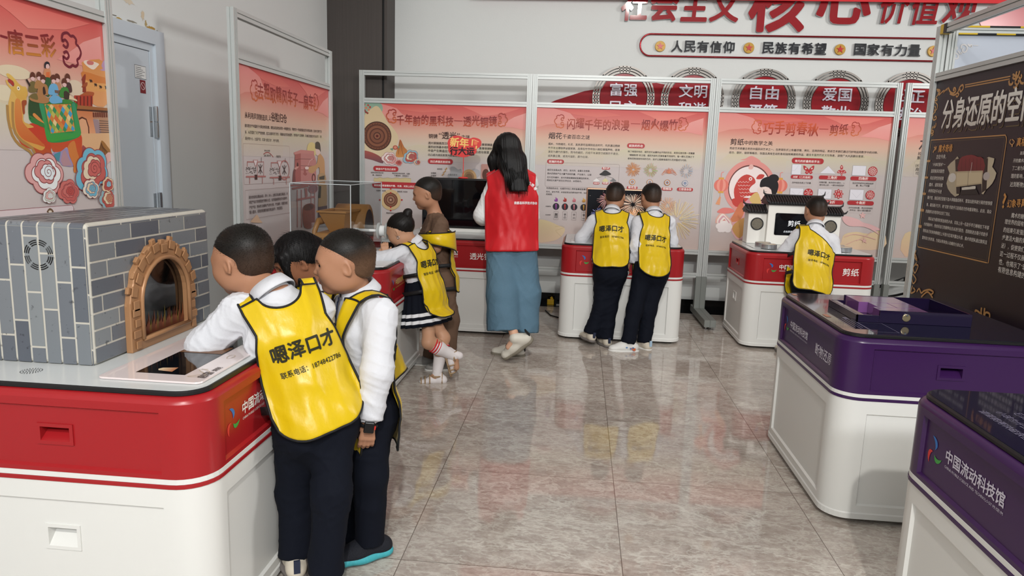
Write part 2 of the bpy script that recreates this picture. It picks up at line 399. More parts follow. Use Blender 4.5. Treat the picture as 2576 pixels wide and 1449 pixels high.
# ------------------------------------------------------------------ setting
def floor_mat():
    m = bpy.data.materials.new('polished_marble_tiles'); m.use_nodes = True; nt = m.node_tree; b = nt.nodes['Principled BSDF']; L = nt.links.new
    def nd(t, **k):
        n = nt.nodes.new(t)
        for a, v in k.items(): setattr(n, a, v)
        return n
    def math_(op, a, b_=None):
        n = nd('ShaderNodeMath', operation=op)
        for i, x in enumerate((a, b_)):
            if x is None: continue
            if isinstance(x, (int, float)): n.inputs[i].default_value = x
            else: L(x, n.inputs[i])
        return n.outputs[0]
    tc = nd('ShaderNodeTexCoord'); sp = nd('ShaderNodeSeparateXYZ'); L(tc.outputs['Object'], sp.inputs[0])
    tx = math_('DIVIDE', sp.outputs[0], 0.8); ty = math_('DIVIDE', sp.outputs[1], 0.8)
    ix = math_('FLOOR', tx); iy = math_('FLOOR', ty)
    fx = math_('FRACT', tx); fy = math_('FRACT', ty)
    gx = math_('LESS_THAN', math_('MINIMUM', fx, math_('SUBTRACT', 1.0, fx)), 0.0019)
    gy = math_('LESS_THAN', math_('MINIMUM', fy, math_('SUBTRACT', 1.0, fy)), 0.0019)
    g = math_('MAXIMUM', gx, gy)
    off = nd('ShaderNodeCombineXYZ'); L(math_('MULTIPLY', ix, 3.71), off.inputs[0]); L(math_('MULTIPLY', iy, 5.37), off.inputs[1]); L(math_('ADD', math_('MULTIPLY', ix, 1.9), math_('MULTIPLY', iy, 2.3)), off.inputs[2])
    ad = nd('ShaderNodeVectorMath', operation='ADD'); L(tc.outputs['Object'], ad.inputs[0]); L(off.outputs[0], ad.inputs[1])
    rot = nd('ShaderNodeMapping'); rot.inputs['Rotation'].default_value = (0, 0, R(24)); rot.inputs['Scale'].default_value = (0.9, 1.25, 1); L(ad.outputs[0], rot.inputs[0])
    def noise(sc, det, dist=0.0, v=rot.outputs[0], ro=0.55):
        n = nd('ShaderNodeTexNoise'); n.inputs['Scale'].default_value = sc; n.inputs['Detail'].default_value = det; n.inputs['Distortion'].default_value = dist; n.inputs['Roughness'].default_value = ro
        L(v, n.inputs['Vector']); return n.outputs['Fac']
    n1 = noise(2.2, 6, 0.6); n2 = noise(9.0, 10, 0.5, ro=0.74); n3 = noise(40, 6, 0.4, ro=0.72)
    r1 = nd('ShaderNodeValToRGB'); L(n1, r1.inputs[0]); e = r1.color_ramp.elements
    e[0].position = 0.34; e[0].color = (*lin('#a39a92'), 1); e[1].position = 0.66; e[1].color = (*lin('#bbb1a8'), 1)
    r2 = nd('ShaderNodeValToRGB'); L(n2, r2.inputs[0]); e = r2.color_ramp.elements
    e[0].position = 0.33; e[0].color = (*lin('#8f8177'), 1); e[1].position = 0.62; e[1].color = (*lin('#cdc3b9'), 1)
    x1 = nd('ShaderNodeMix', data_type='RGBA'); x1.inputs[0].default_value = 0.55; L(r1.outputs[0], x1.inputs[6]); L(r2.outputs[0], x1.inputs[7])
    r3 = nd('ShaderNodeValToRGB'); L(n3, r3.inputs[0]); e = r3.color_ramp.elements
    e[0].position = 0.36; e[0].color = (0.66, 0.60, 0.57, 1); e[1].position = 0.56; e[1].color = (1, 1, 1, 1)
    x2 = nd('ShaderNodeMix', data_type='RGBA', blend_type='MULTIPLY'); x2.inputs[0].default_value = 0.5; L(x1.outputs[2], x2.inputs[6]); L(r3.outputs[0], x2.inputs[7])
    # pale veins: thin ridges of warped noise
    def vein(sc, wd, rotz):
        mp = nd('ShaderNodeMapping'); mp.inputs['Rotation'].default_value = (0, 0, R(rotz)); mp.inputs['Scale'].default_value = (0.7, 1.4, 1); L(ad.outputs[0], mp.inputs[0])
        v = noise(sc, 9, 0.35, mp.outputs[0], 0.62); d = math_('ABSOLUTE', math_('SUBTRACT', v, 0.5))
        r = nd('ShaderNodeMapRange'); r.inputs[1].default_value = 0.0; r.inputs[2].default_value = wd; r.inputs[3].default_value = 1; r.inputs[4].default_value = 0; L(d, r.inputs[0]); return r.outputs[0]
    v = math_('MAXIMUM', math_('MULTIPLY', vein(1.5, 0.012, 30), 0.75), math_('MAXIMUM', math_('MULTIPLY', vein(3.4, 0.011, -25), 0.5), math_('MULTIPLY', vein(9.5, 0.03, 10), 0.5)))
    x3 = nd('ShaderNodeMix', data_type='RGBA'); L(v, x3.inputs[0]); L(x2.outputs[2], x3.inputs[6]); x3.inputs[7].default_value = (*lin('#d6d2c8'), 1)
    x4 = nd('ShaderNodeMix', data_type='RGBA'); L(g, x4.inputs[0]); L(x3.outputs[2], x4.inputs[6]); x4.inputs[7].default_value = (*lin('#6a5e55'), 1)
    L(x4.outputs[2], b.inputs['Base Color']); b.inputs['Roughness'].default_value = 0.055; b.inputs['Specular IOR Level'].default_value = 0.62
    return m
YB, XL, HC = 5.08, -1.94, 4.3
WALL = mat('painted_plaster', '#d9dcda', rough=0.75, bump=0.05, bscale=60)
fl = struct(mesh_obj('floor', [(XL-0.2,-7,0),(8,-7,0),(8,YB+0.2,0),(XL-0.2,YB+0.2,0)], [[0,1,2,3]], floor_mat()))
struct(MB().box(XL-0.2, YB, -0.05, 8, YB+0.2, HC).build('wall_back', WALL))
wl = struct(MB().box(XL-0.2, -7, -0.05, XL, YB, HC).build('wall_left', WALL))
struct(MB().box(XL-0.2, -7, HC, 8, YB+0.2, HC+0.15).build('ceiling', mat('ceiling_white', '#e8e8e6', rough=0.9)))
# polished black border and skirting along the back wall
BLK = mat('black_polished_stone', '#0b0b0c', rough=0.12, spec=0.6)
bb_ = struct(MB().box(XL, YB-0.012, 0, 8, YB, 0.105).build('baseboard_back', BLK))
struct(MB().box(XL, YB-0.225, -0.004, 8, YB-0.012, 0.002).build('trim_1', BLK))
# dark timber pilaster in the corner
WOOD = mat('dark_timber_veneer', '#4d4642', rough=0.55, bump=0.06, bscale=30, bstretch=(8, 8, 0.25), vary=0.35, vscale=3)
def wood_grain():
    m = MATS['dark_timber_veneer']; nt = m.node_tree
    for n in nt.nodes:
        if n.type == 'TEX_NOISE' and not n.inputs['Vector'].links[0].from_node.type == 'MAPPING':
            mp = nt.nodes.new('ShaderNodeMapping'); mp.inputs['Scale'].default_value = (26, 26, 0.35)
            nt.links.new(nt.nodes['Texture Coordinate'].outputs['Object'], mp.inputs['Vector']); nt.links.new(mp.outputs['Vector'], n.inputs['Vector'])
wood_grain()
mb = MB().box(XL, YB-0.30, 0, -1.395, YB, HC)
mb.box(-1.372, YB-0.30, 0, -1.345, YB, HC)
pil = struct(mb.build('trim_2', WOOD))
struct(MB().box(-1.395, YB-0.285, 0, -1.372, YB, HC).build('trim_3', mat('shadow_gap_black', '#111111', rough=0.6)))
# red hanging banner strip high on the wall
tag(MB().box(-0.55, YB-0.10, 3.012, 5.4, YB-0.085, 3.62).build('hanging_banner', mat('banner_red', '#d8202a', rough=0.6)), 'long red banner along the top edge above the raised characters', 'banner')

# ---- door in the left wall
DW = mat('door_blue_white', '#c3ccd4', rough=0.45)
dr = struct(thing('door_1', 'pale grey steel door with chrome hinges in the left wall', 'door', (XL, 0, 0)))
f = MB()
for (y0, z0, y1, z1) in ((1.78, 0, 1.87, 2.04), (0.80, 0, 0.89, 2.04), (0.80, 2.04, 1.87, 2.12)): f.box(0.001, y0, z0, 0.035, y1, z1)
f.build('door_frame', DW, dr)
f = MB()
for (y0, z0, y1, z1) in ((1.745, 0, 1.78, 2.0), (0.89, 2.0, 1.78, 2.04)): f.box(0.001, y0, z0, 0.018, y1, z1)
f.build('door_stop', DW, dr)
MB().box(0.001, 0.89, 0.01, 0.012, 1.742, 1.996).build('door_leaf', DW, dr)
CHR = mat('chrome', '#d9dcde', rough=0.15, metal=1.0)
for z in (1.60, 1.10, 0.40):
    h = MB(); h.tube([(0.03, 1.755, z-0.09), (0.03, 1.755, z-0.003)], 0.012, 10); h.tube([(0.03, 1.755, z+0.003), (0.03, 1.755, z+0.09)], 0.012, 10)
    h.box(0.012, 1.715, z-0.085, 0.016, 1.755, z+0.085); h.build('hinge', CHR, dr)
p = Print((0.0125, 0, 0), (0, 1, 0), (0, 0, 1), (1, 0, 0))
p.rect(1.60, 1.835, 1.705, 1.905, '#dfe1e0'); p.line([(1.60,1.835),(1.705,1.835),(1.705,1.905),(1.60,1.905)], 0.003, '#55585a', True)
for i in range(6): p.line([(1.61, 1.893-i*0.01), (1.66+0.035*((i*7) % 5)/4, 1.893-i*0.01)], 0.003, '#6b6e70')
p.rect(1.642, 1.755, 1.695, 1.828, '#7c2b30'); p.line([(1.669+0.02*math.cos(a*0.4), 1.795+0.02*math.sin(a*0.4)) for a in range(16)], 0.004, '#cfb9b8', True)
p.line([(1.655, 1.809), (1.683, 1.781)], 0.004, '#cfb9b8')
p.build('door_sticker', dr)
# flaking paint above the door
p = Print((XL+0.0004, 0, 0), (0, 1, 0), (0, 0, 1), (1, 0, 0))
def blot(p, u, v, ru, rv, col, seed, n=17):
    rg = random.Random(seed); p.poly([(u+ru*(0.45+0.75*rg.random())*math.cos(2*PI*k/n), v+rv*(0.45+0.75*rg.random())*math.sin(2*PI*k/n)) for k in range(n)], col)
for i, (u, v, a, b_, c) in enumerate(((1.47,2.31,.05,.035,'#cdbfa6'),(1.50,2.315,.018,.012,'#b08d4a'),(1.44,2.29,.012,.015,'#b5995f'),(1.57,2.26,.02,.008,'#8d7a55'),(1.60,2.24,.05,.02,'#d8cdb8'),
        (1.72,2.19,.02,.03,'#d3c3a8'),(1.75,2.15,.012,.02,'#b19b6a'),(1.80,2.135,.05,.012,'#b08a3e'),(1.86,2.125,.012,.01,'#6f6250'),(1.62,2.137,.06,.006,'#8b8577'),(1.40,2.14,.10,.005,'#77736b'),(1.50,2.127,.03,.012,'#b1913f'))):
    blot(p, u, v, a, b_, c, i)
p.build('flaking_paint', wl)
p = Print((XL+0.0365, 0, 0), (0, 1, 0), (0, 0, 1), (1, 0, 0))
blot(p, 1.42, 2.085, .014, .012, '#b3933f', 5); blot(p, 1.62, 2.07, .012, .008, '#b79f62', 6); blot(p, 1.68, 2.06, .006, .012, '#a88f55', 7)
p.build('flaking_paint', dr)

# ------------------------------------------------------------------ raised lettering and plaques on the back wall
REDG = mat('glossy_red_acrylic', '#96232a', rough=0.07, spec=0.5)
EDGE = mat('letter_edge_silver', '#b9b9bb', rough=0.3, metal=0.6)
def letter(ch, name, label, u, v, size_w, size_h, depth, mface, medge, group, bold=0.03, y=YB, shear=0.0, off=0.0):
    V, F = text_mesh(ch, bold, 3); x0, x1 = V[:, 0].min(), V[:, 0].max(); y0, y1 = V[:, 1].min(), V[:, 1].max()
    bm = bmesh.new(); vs = [bm.verts.new((u+(x-x0)/(x1-x0)*size_w+shear*(yy-y0)/(y1-y0)*size_h, y-off-depth-zl*0.00015, v+(yy-y0)/(y1-y0)*size_h)) for x, yy, zl in V]
    for f_ in F:
        try: bm.faces.new([vs[i] for i in f_])
        except ValueError: pass
    bmesh.ops.remove_doubles(bm, verts=bm.verts, dist=1e-5)
    front = list(bm.faces); r = bmesh.ops.extrude_face_region(bm, geom=front)
    nv = [e for e in r['geom'] if isinstance(e, bmesh.types.BMVert)]; bmesh.ops.translate(bm, verts=nv, vec=(0, depth, 0))
    me = bpy.data.meshes.new(name); bm.normal_update()
    for f_ in bm.faces: f_.material_index = 0 if abs(f_.normal.y) > 0.9 and f_.calc_center_median().y < y-off-depth*0.5 else 1
    bmesh.ops.recalc_face_normals(bm, faces=bm.faces); bm.to_mesh(me); bm.free()
    me.materials.append(mface); me.materials.append(medge)
    o = bpy.data.objects.new(name, me); COL.objects.link(o); return tag(o, label, 'letter', group)
big = [('社', .89, 2.822, .255, .30), ('会', 1.165, 2.822, .27, .30), ('主', 1.465, 2.823, .25, .30), ('义', 1.735, 2.823, .275, .30), ('核', 2.10, 2.735, .53, .56),
       ('心', 2.725, 2.82, .50, .42), ('价', 3.285, 2.83, .26, .30), ('值', 3.57, 2.823, .255, .30), ('观', 3.86, 2.83, .30, .30)]
for ch, u, v, w_, h_ in big:
    letter(ch, 'wall_character', 'raised glossy red character %s high on the back wall' % ch, u, v, w_, h_, 0.035, REDG, EDGE, 'large red raised characters', bold=0.05 if ch not in '值价观' else 0.03, shear=0.12 if ch in '价值观' else (0.05 if ch in '社会主义' else 0.0))
INK = mat('charcoal_acrylic', '#222429', rough=0.45, spec=0.3)
for w_, u0, u1 in (('人民有信仰', 1.395, 2.010), ('民族有希望', 2.257, 2.868), ('国家有力量', 3.107, 3.728)):
    st = (u1-u0)/5
    for i, ch in enumerate(w_):
        letter(ch, 'slogan_character', 'small charcoal raised character %s in the phrase %s' % (ch, w_), u0+st*i+0.006, 2.543, st-0.014, 0.108, 0.022, INK, EDGE, 'charcoal slogan characters', bold=0.035)
ov = MB(); rr_ = rrect(1.10, 2.503, 4.6, 2.707, 0.10, 10)
ov.tube([(a, YB-0.02, b_) for a, b_ in rr_], 0.008, 8, closed=True)
tag(ov.build('slogan_border', mat('red_chrome', '#8e2028', rough=0.12, metal=0.7), None, True), 'red rounded outline frame around the charcoal slogan', 'frame')
GOLD = mat('gold_acrylic', '#b88e30', rough=0.4, metal=0.1)
for k, u in enumerate((1.294, 2.138, 2.987, 3.836)):
    st = thing('star_badge', ['gold disc with red star left of the phrase 人民有信仰', 'gold disc with red star before the phrase 民族有希望', 'gold disc with red star before the phrase 国家有力量', 'gold disc with red star half hidden by the dark poster panel'][k], 'badge', (u, YB, 2.594), 0, 'gold star badges')
    bevel(MB().lathe([(0, -0.02), (0.05, -0.02), (0.05, 0)], n=36, axis='y').build('disc', GOLD, st), 0.003)
    s5 = [((0.037 if i % 2 == 0 else 0.0145)*math.sin(i*PI/5), -0.0205, (0.037 if i % 2 == 0 else 0.0145)*math.cos(i*PI/5)) for i in range(10)]
    MB().prism(s5, (0, -0.005, 0)).build('star', mat('star_red', '#c02a2c', rough=0.3), st)
# red swoosh panel behind the round plaques
sw = [(0.09, 1.50), (0.09, 1.96), (0.30, 2.06), (0.58, 2.155), (0.95, 2.22), (1.28, 2.25), (1.62, 2.19), (1.90, 2.06), (2.03, 1.96), (2.03, 1.50)]
tag(MB().prism([(a, YB-0.001, b_) for a, b_ in sw], (0, -0.011, 0)).build('swoosh_panel', REDG), 'glossy red curved swoosh panel behind the round plaques', 'wall decoration')
sw2 = [(4.35, 2.62), (4.6, 2.60), (5.2, 2.66), (5.2, 3.0), (4.28, 3.0), (4.22, 2.86)]
tag(MB().prism([(a, YB, b_) for a, b_ in sw2], (0, -0.012, 0)).build('ribbon_panel', mat('pink_acrylic', '#d9868a', rough=0.2)), 'pink and red ribbon shaped panel at the right end of the back wall', 'wall decoration')
SILV = mat('brushed_silver', '#8f8a85', rough=0.42, metal=0.55)
PLQ = [('富强', '民主', .965), ('文明', '和谐', 1.635), ('自由', '平等', 2.315), ('爱国', '敬业', 2.995), ('公正', '法治', 3.665)]
WHL = mat('letter_white', '#d9d6e2', rough=0.35)
for t1, t2, u in PLQ:
    t = thing('round_plaque', 'round red plaque in a silver lattice ring reading %s %s' % (t1, t2), 'plaque', (u, YB, 2.10), 0, 'round red plaques on the back wall')
    MB().lathe([(0, -0.03), (0.228, -0.03), (0.228, -0.0135)], n=56, axis='y').build('disc', REDG, t)
    rg = MB()
    for r_, w_ in ((0.296, .008), (0.270, .007), (0.244, .009)):
        rg.lathe([(r_-w_, -0.034), (r_+w_, -0.034), (r_+w_, -0.0135), (r_-w_, -0.0135), (r_-w_, -0.034)], n=64, axis='y')
    for q in range(4):
        for d in (-10.5, -3.5, 3.5, 10.5):
            a = R(90*q+d); c_, s_ = math.cos(a), math.sin(a)
            rg.obox((0.270*c_, -0.024, 0.270*s_), (0.030*c_, 0, 0.030*s_), (0, 0.010, 0), (-0.0042*s_, 0, 0.0042*c_))
    for q in range(4):
        a = R(90*q+45); c_, s_ = math.cos(a), math.sin(a); rg.obox((0.270*c_, -0.024, 0.270*s_), (0.030*c_, 0, 0.030*s_), (0, 0.010, 0), (-0.008*s_, 0, 0.008*c_))
    rg.build('lattice_ring', SILV, t)
    for tx, z in ((t1, 0.012), (t2, -0.155)):
        V, F = text_mesh(tx, 0.02, 2); x0, x1 = V[:, 0].min(), V[:, 0].max(); y0, y1 = V[:, 1].min(), V[:, 1].max()
        VV = [(-0.135+(x-x0)/(x1-x0)*0.27, -0.045-zl*0.0004, z+(yy-y0)/(y1-y0)*0.125) for x, yy, zl in V]
        o = mesh_obj('lettering', VV, F, WHL, t); sd = o.modifiers.new('s', 'SOLIDIFY'); sd.thickness = 0.014; sd.offset = -1

# ------------------------------------------------------------------ aluminium partition walls
ALU = mat('anodised_aluminium', '#bfc3c1', rough=0.4, metal=0.25, spec=0.5)
ALUD = mat('grey_painted_steel', '#858985', rough=0.45, metal=0.2)
def profile(w_, d, slots, sw_=0.006, sd_=0.008):
    """cross-section in (a across, n depth) with slots on both faces"""
    pts = [(-w_/2, -d/2)]
    for s_ in slots: pts += [(s_-sw_/2, -d/2), (s_-sw_/2, -d/2+sd_), (s_+sw_/2, -d/2+sd_), (s_+sw_/2, -d/2)]
    pts += [(w_/2, -d/2), (w_/2, -0.004), (w_/2-sd_, -0.004), (w_/2-sd_, 0.004), (w_/2, 0.004), (w_/2, d/2)]
    for s_ in reversed(slots): pts += [(s_+sw_/2, d/2), (s_+sw_/2, d/2-sd_), (s_-sw_/2, d/2-sd_), (s_-sw_/2, d/2)]
    pts += [(-w_/2, d/2), (-w_/2, 0.004), (-w_/2+sd_, 0.004), (-w_/2+sd_, -0.004), (-w_/2, -0.004)]
    return pts
ZT, ZR1, ZR2, ZR3 = 2.26, 2.003, 0.662, 0.437
def partition(label, P0, ang, W, hook=None, group='aluminium exhibition partitions', full=False, board='#d8c9c4', foot=True, foot_len=(0.60, 0.16)):
    """P0: floor point at the left end seen from the front; ang: direction of +U; the front faces -Y when ang = 0"""
    t = thing('exhibition_partition', label, 'partition', P0, ang, group)
    RW, D = 0.048, 0.042
    for k, a in enumerate((RW/2, W-RW/2)):
        pr = profile(RW, D, (-0.006, 0.010) if k == 0 else (-0.010, 0.006))
        mb = MB().prism([(a+x, y, 0.38 if foot else 0.0) for x, y in pr], (0, 0, ZT-(0.38 if foot else 0.0))); mb.build('post', ALU, t)
    for z in (ZT, ZR1, ZR2, ZR3):
        pr = profile(0.046, 0.036, (0.0,))
        MB().prism([(RW, y, z-0.023+x) for x, y in pr][::-1], (W-2*RW, 0, 0)).build('rail', ALU, t)
    if foot:
        for a in (RW/2, W-RW/2):
            ft = MB().box(a-0.026, -0.03, 0.09, a+0.026, 0.03, 0.405)
            ft.box(a-0.026, -foot_len[0], 0.03, a+0.026, foot_len[1], 0.095)
            o = bevel(ft.build('foot', ALUD, t), 0.003, 1)
            for yy in (-foot_len[0]+0.05, foot_len[1]-0.05):
                MB().lathe([(0.0, 0), (0.019, 0), (0.019, 0.007), (0.008, 0.010), (0.008, 0.03), (0, 0.03)], (a, yy, 0), 14).build('levelling_pad', CHR, o)
    zt = ZT-0.046 if full else ZR1-0.046
    MB().box(RW-0.004, -0.003, ZR2-0.004, W-RW+0.004, 0.004, zt+0.004).build('poster_board', board_mat(board), t)
    return t
def board_mat(base):
    nm = 'poster_stock_'+base.strip('#')
    if nm in MATS: return MATS[nm]
    m = mat(nm, base, rough=0.4, spec=0.4)
    if base in ('#dcd0ca',):
        nt = m.node_tree; b = nt.nodes['Principled BSDF']
        tc = nt.nodes.new('ShaderNodeTexCoord'); sp = nt.nodes.new('ShaderNodeSeparateXYZ'); nt.links.new(tc.outputs['Object'], sp.inputs[0])
        mr = nt.nodes.new('ShaderNodeMapRange'); mr.inputs[1].default_value = 1.96; mr.inputs[2].default_value = 0.66; nt.links.new(sp.outputs[2], mr.inputs[0])
        r = nt.nodes.new('ShaderNodeValToRGB'); nt.links.new(mr.outputs[0], r.inputs[0]); el = r.color_ramp.elements
        el[0].position = 0.0; el[0].color = (*lin('#c64a48'), 1); el[1].position = 1.0; el[1].color = (*lin('#c9b6ae'), 1)
        for ps, c in ((0.10, '#d0746a'), (0.22, '#d6b09c'), (0.30, '#d0c2b0'), (0.40, '#c6bdbc'), (0.80, '#c6bcba')):
            q = el.new(ps); q.color = (*lin(c), 1)
        nt.links.new(r.outputs[0], b.inputs['Base Color'])
    return m
PK = '#dcd0ca'
A1 = R(1.0); ca, sa = math.cos(A1), math.sin(A1)
def bk(s_): return (1.751+(s_-1.751)*ca, 4.702+(s_-1.751)*sa, 0)
PART = {}
PART['P1'] = partition('silver partition with the bronze mirror poster behind the black monitor', bk(-1.575), A1, 1.663, board=PK, foot_len=(0.25, 0.16))
PART['P2'] = partition('silver partition with the fireworks poster behind the two boys', bk(0.092), A1, 1.697, board=PK)
PART['P3'] = partition('silver partition with the paper cutting poster', bk(1.793), A1, 1.667, board=PK)
PART['P4'] = partition('silver partition mostly hidden behind the dark magic poster panel', bk(3.50), A1, 1.66, board=PK)
PART['L1'] = partition('silver partition with the camel poster by the brick oven', (-1.46, -0.985, 0), R(90), 1.675, board=PK, foot_len=(0.12, 0.3))
PART['L2'] = partition('silver partition with the winnowing fan poster beside the door', (-1.46, 1.80, 0), R(90), 1.67, board=PK, foot_len=(0.05, 0.3))
PART['R1'] = partition('silver partition with the dark purple magic poster at the right', (2.56, 2.09, 0), R(-90), 1.67, board='#261d24', foot_len=(0.04, 0.3))
PART['R2'] = partition('partition with glare-coloured panel and hazard tape on its top rail', (2.587, 2.06, 0), 0.0, 1.67, full=True, board='#b4bbc7', foot_len=(0.2, 0.3))  # board colour carries window glare painted over a dark glossy poster
# hazard tape on the joint and on the top rail of the glare-coloured panel
def tape(mb_args, name, par, seedpat):
    mb = MB()
    for k, b_ in enumerate(mb_args):
        mb.m = k % 2; mb.box(*b_)
    return mb.build(name, None, par, mats=[mat('tape_yellow', '#c2a21e', rough=0.35), mat('tape_black', '#151515', rough=0.35)])
tape([(0.05+i*0.10, -0.0215, 2.214, 0.15+i*0.10, 0.0215, 2.222) for i in range(15)], 'hazard_tape', PART['R2'], 0)
tape([(0.05+i*0.16, -0.0215, 2.252, 0.21+i*0.16, 0.0215, 2.2612) for i in range(9)], 'hazard_tape', PART['R2'], 0)
tape([(0.05, -0.022, 2.212, 0.085, 0.022, 2.262), (0.085, -0.022, 2.212, 0.115, 0.022, 2.262)], 'hazard_tape', PART['R1'], 0)
# ------------------------------------------------------------------ exhibit counters
WH = mat('white_moulded_plastic', '#dcdcd8', rough=0.38, spec=0.5)
RED = mat('red_moulded_plastic', '#9e1d22', rough=0.3, spec=0.5)
PUR = mat('purple_moulded_plastic', '#37194a', rough=0.28, spec=0.5)
BLKR = mat('black_rubber_edge', '#141416', rough=0.4)
def face_panel(mb, O, U, V, N, L, H, mu, mv, dep, holes=()):
    """flat wall L x H with a panel sunk by dep inside margins mu, mv; holes: (u0,v0,u1,v1) left open in the sunk panel"""
    O, U, V, N = map(Vector, (O, U, V, N)); P = lambda u, v, d=0.0: O+U*u+V*v-N*d
    q = lambda *a: mb.add(list(a), [[0, 1, 2, 3]])
    u0, v0, u1, v1 = mu, mv[0], L-mu, H-mv[1]
    q(P(0,0), P(L,0), P(u1,v0), P(u0,v0)); q(P(L,0), P(L,H), P(u1,v1), P(u1,v0)); q(P(L,H), P(0,H), P(u0,v1), P(u1,v1)); q(P(0,H), P(0,0), P(u0,v0), P(u0,v1))
    s = 0.006; a0, b0, a1, b1 = u0+s, v0+s, u1-s, v1-s
    q(P(u0,v0), P(u1,v0), P(a1,b0,dep), P(a0,b0,dep)); q(P(u1,v0), P(u1,v1), P(a1,b1,dep), P(a1,b0,dep)); q(P(u1,v1), P(u0,v1), P(a0,b1,dep), P(a1,b1,dep)); q(P(u0,v1), P(u0,v0), P(a0,b0,dep), P(a0,b1,dep))
    if holes:
        h = holes[0]
        q(P(a0,b0,dep), P(a1,b0,dep), P(h[2],h[1],dep), P(h[0],h[1],dep)); q(P(a1,b0,dep), P(a1,b1,dep), P(h[2],h[3],dep), P(h[2],h[1],dep))
        q(P(a1,b1,dep), P(a0,b1,dep), P(h[0],h[3],dep), P(h[2],h[3],dep)); q(P(a0,b1,dep), P(a0,b0,dep), P(h[0],h[1],dep), P(h[0],h[3],dep))
    else: q(P(a0,b0,dep), P(a1,b0,dep), P(a1,b1,dep), P(a0,b1,dep))
def pocket(O, U, V, N, h, dep):
    """recessed pull: raised rim, side walls and a sloping floor"""
    O, U, V, N = map(Vector, (O, U, V, N)); P = lambda u, v, d=0.0: O+U*u+V*v-N*d
    u0, v0, u1, v1 = h; mb = MB(); q = lambda *a: mb.add(list(a), [[0, 1, 2, 3]]); r = 0.010; z = dep-0.004
    a0, b0, a1, b1 = u0+r, v0+r, u1-r, v1-r
    for A, B, C, D in (((u0,v0),(u1,v0),(a1,b0),(a0,b0)), ((u1,v0),(u1,v1),(a1,b1),(a1,b0)), ((u1,v1),(u0,v1),(a0,b1),(a1,b1)), ((u0,v1),(u0,v0),(a0,b0),(a0,b1))):
        q(P(*A, z), P(*B, z), P(*C, z), P(*D, z)); q(P(*A, dep), P(*B, dep), P(*B, z), P(*A, z))
    bk_ = dep+0.045
    q(P(a0,b0,z), P(a1,b0,z), P(a1,b1-0.004,bk_), P(a0,b1-0.004,bk_))
    q(P(a0,b1,z), P(a0,b0,z), P(a0,b1-0.004,bk_), P(a0,b1,bk_)); q(P(a1,b0,z), P(a1,b1,z), P(a1,b1,bk_), P(a1,b1-0.004,bk_)); q(P(a1,b1,z), P(a0,b1,z), P(a0,b1,bk_), P(a1,b1,bk_))
    q(P(a0,b1-0.004,bk_), P(a1,b1-0.004,bk_), P(a1,b1,bk_), P(a0,b1,bk_))
    return mb
def rounded_body(W, D, r, z0, z1, mu, mv, dep, sideh=None):
    """rounded box with a sunk panel in each of its four walls"""
    mb = MB(); H = z1-z0; x, y = W/2, D/2
    sides = [((-x+r, -y, z0), (1,0,0), (0,-1,0), W-2*r, False), ((x, -y+r, z0), (0,1,0), (1,0,0), D-2*r, True), ((x-r, y, z0), (-1,0,0), (0,1,0), W-2*r, False), ((-x, y-r, z0), (0,-1,0), (-1,0,0), D-2*r, True)]
    pk = []
    for O, U, N, L, isside in sides:
        hs = ()
        if isside and sideh:
            hw, hh, hc = sideh; hs = ((L/2-hw/2, hc-hh/2, L/2+hw/2, hc+hh/2),); pk.append((O, U, (0,0,1), N, hs[0]))
        face_panel(mb, O, U, (0,0,1), N, L, H, mu, mv, dep, hs)
    for cx, cy, a0 in ((x-r, -y+r, -90), (x-r, y-r, 0), (-x+r, y-r, 90), (-x+r, -y+r, 180)):
        n = 8; V = []
        for k in range(n+1):
            a = R(a0+90*k/n); V += [(cx+r*math.cos(a), cy+r*math.sin(a), z0), (cx+r*math.cos(a), cy+r*math.sin(a), z1)]
        mb.add(V, [[2*k, 2*k+2, 2*k+3, 2*k+1] for k in range(n)])
    return mb, pk
def smooth_by_angle(o, deg=35):
    me = o.data
    bm = bmesh.new(); bm.from_mesh(me); bmesh.ops.remove_doubles(bm, verts=bm.verts, dist=1e-5)
    bmesh.ops.recalc_face_normals(bm, faces=bm.faces)
    for f_ in bm.faces: f_.smooth = True
    for e in bm.edges: e.smooth = not (len(e.link_faces) == 2 and e.calc_face_angle(0) > R(deg))
    bm.to_mesh(me); bm.free(); return o
def ring(W, D, r, prof):
    """lofted rounded-rectangle rings: prof = [(inset, z), ...]"""
    mb = MB(); rows = []
    for ins, z in prof:
        rows.append([(a, b_, z) for a, b_ in rrect(-W/2+ins, -D/2+ins, W/2-ins, D/2-ins, max(r-ins, 0.01), 8)])
    n = len(rows[0]); V = [p for q in rows for p in q]; F = []
    for i in range(len(rows)-1):
        for k in range(n): F.append([i*n+k, i*n+(k+1) % n, (i+1)*n+(k+1) % n, (i+1)*n+k])
    F.append([(len(rows)-1)*n+k for k in range(n)]); F.append(list(range(n))[::-1])
    return mb.solid(V, F)
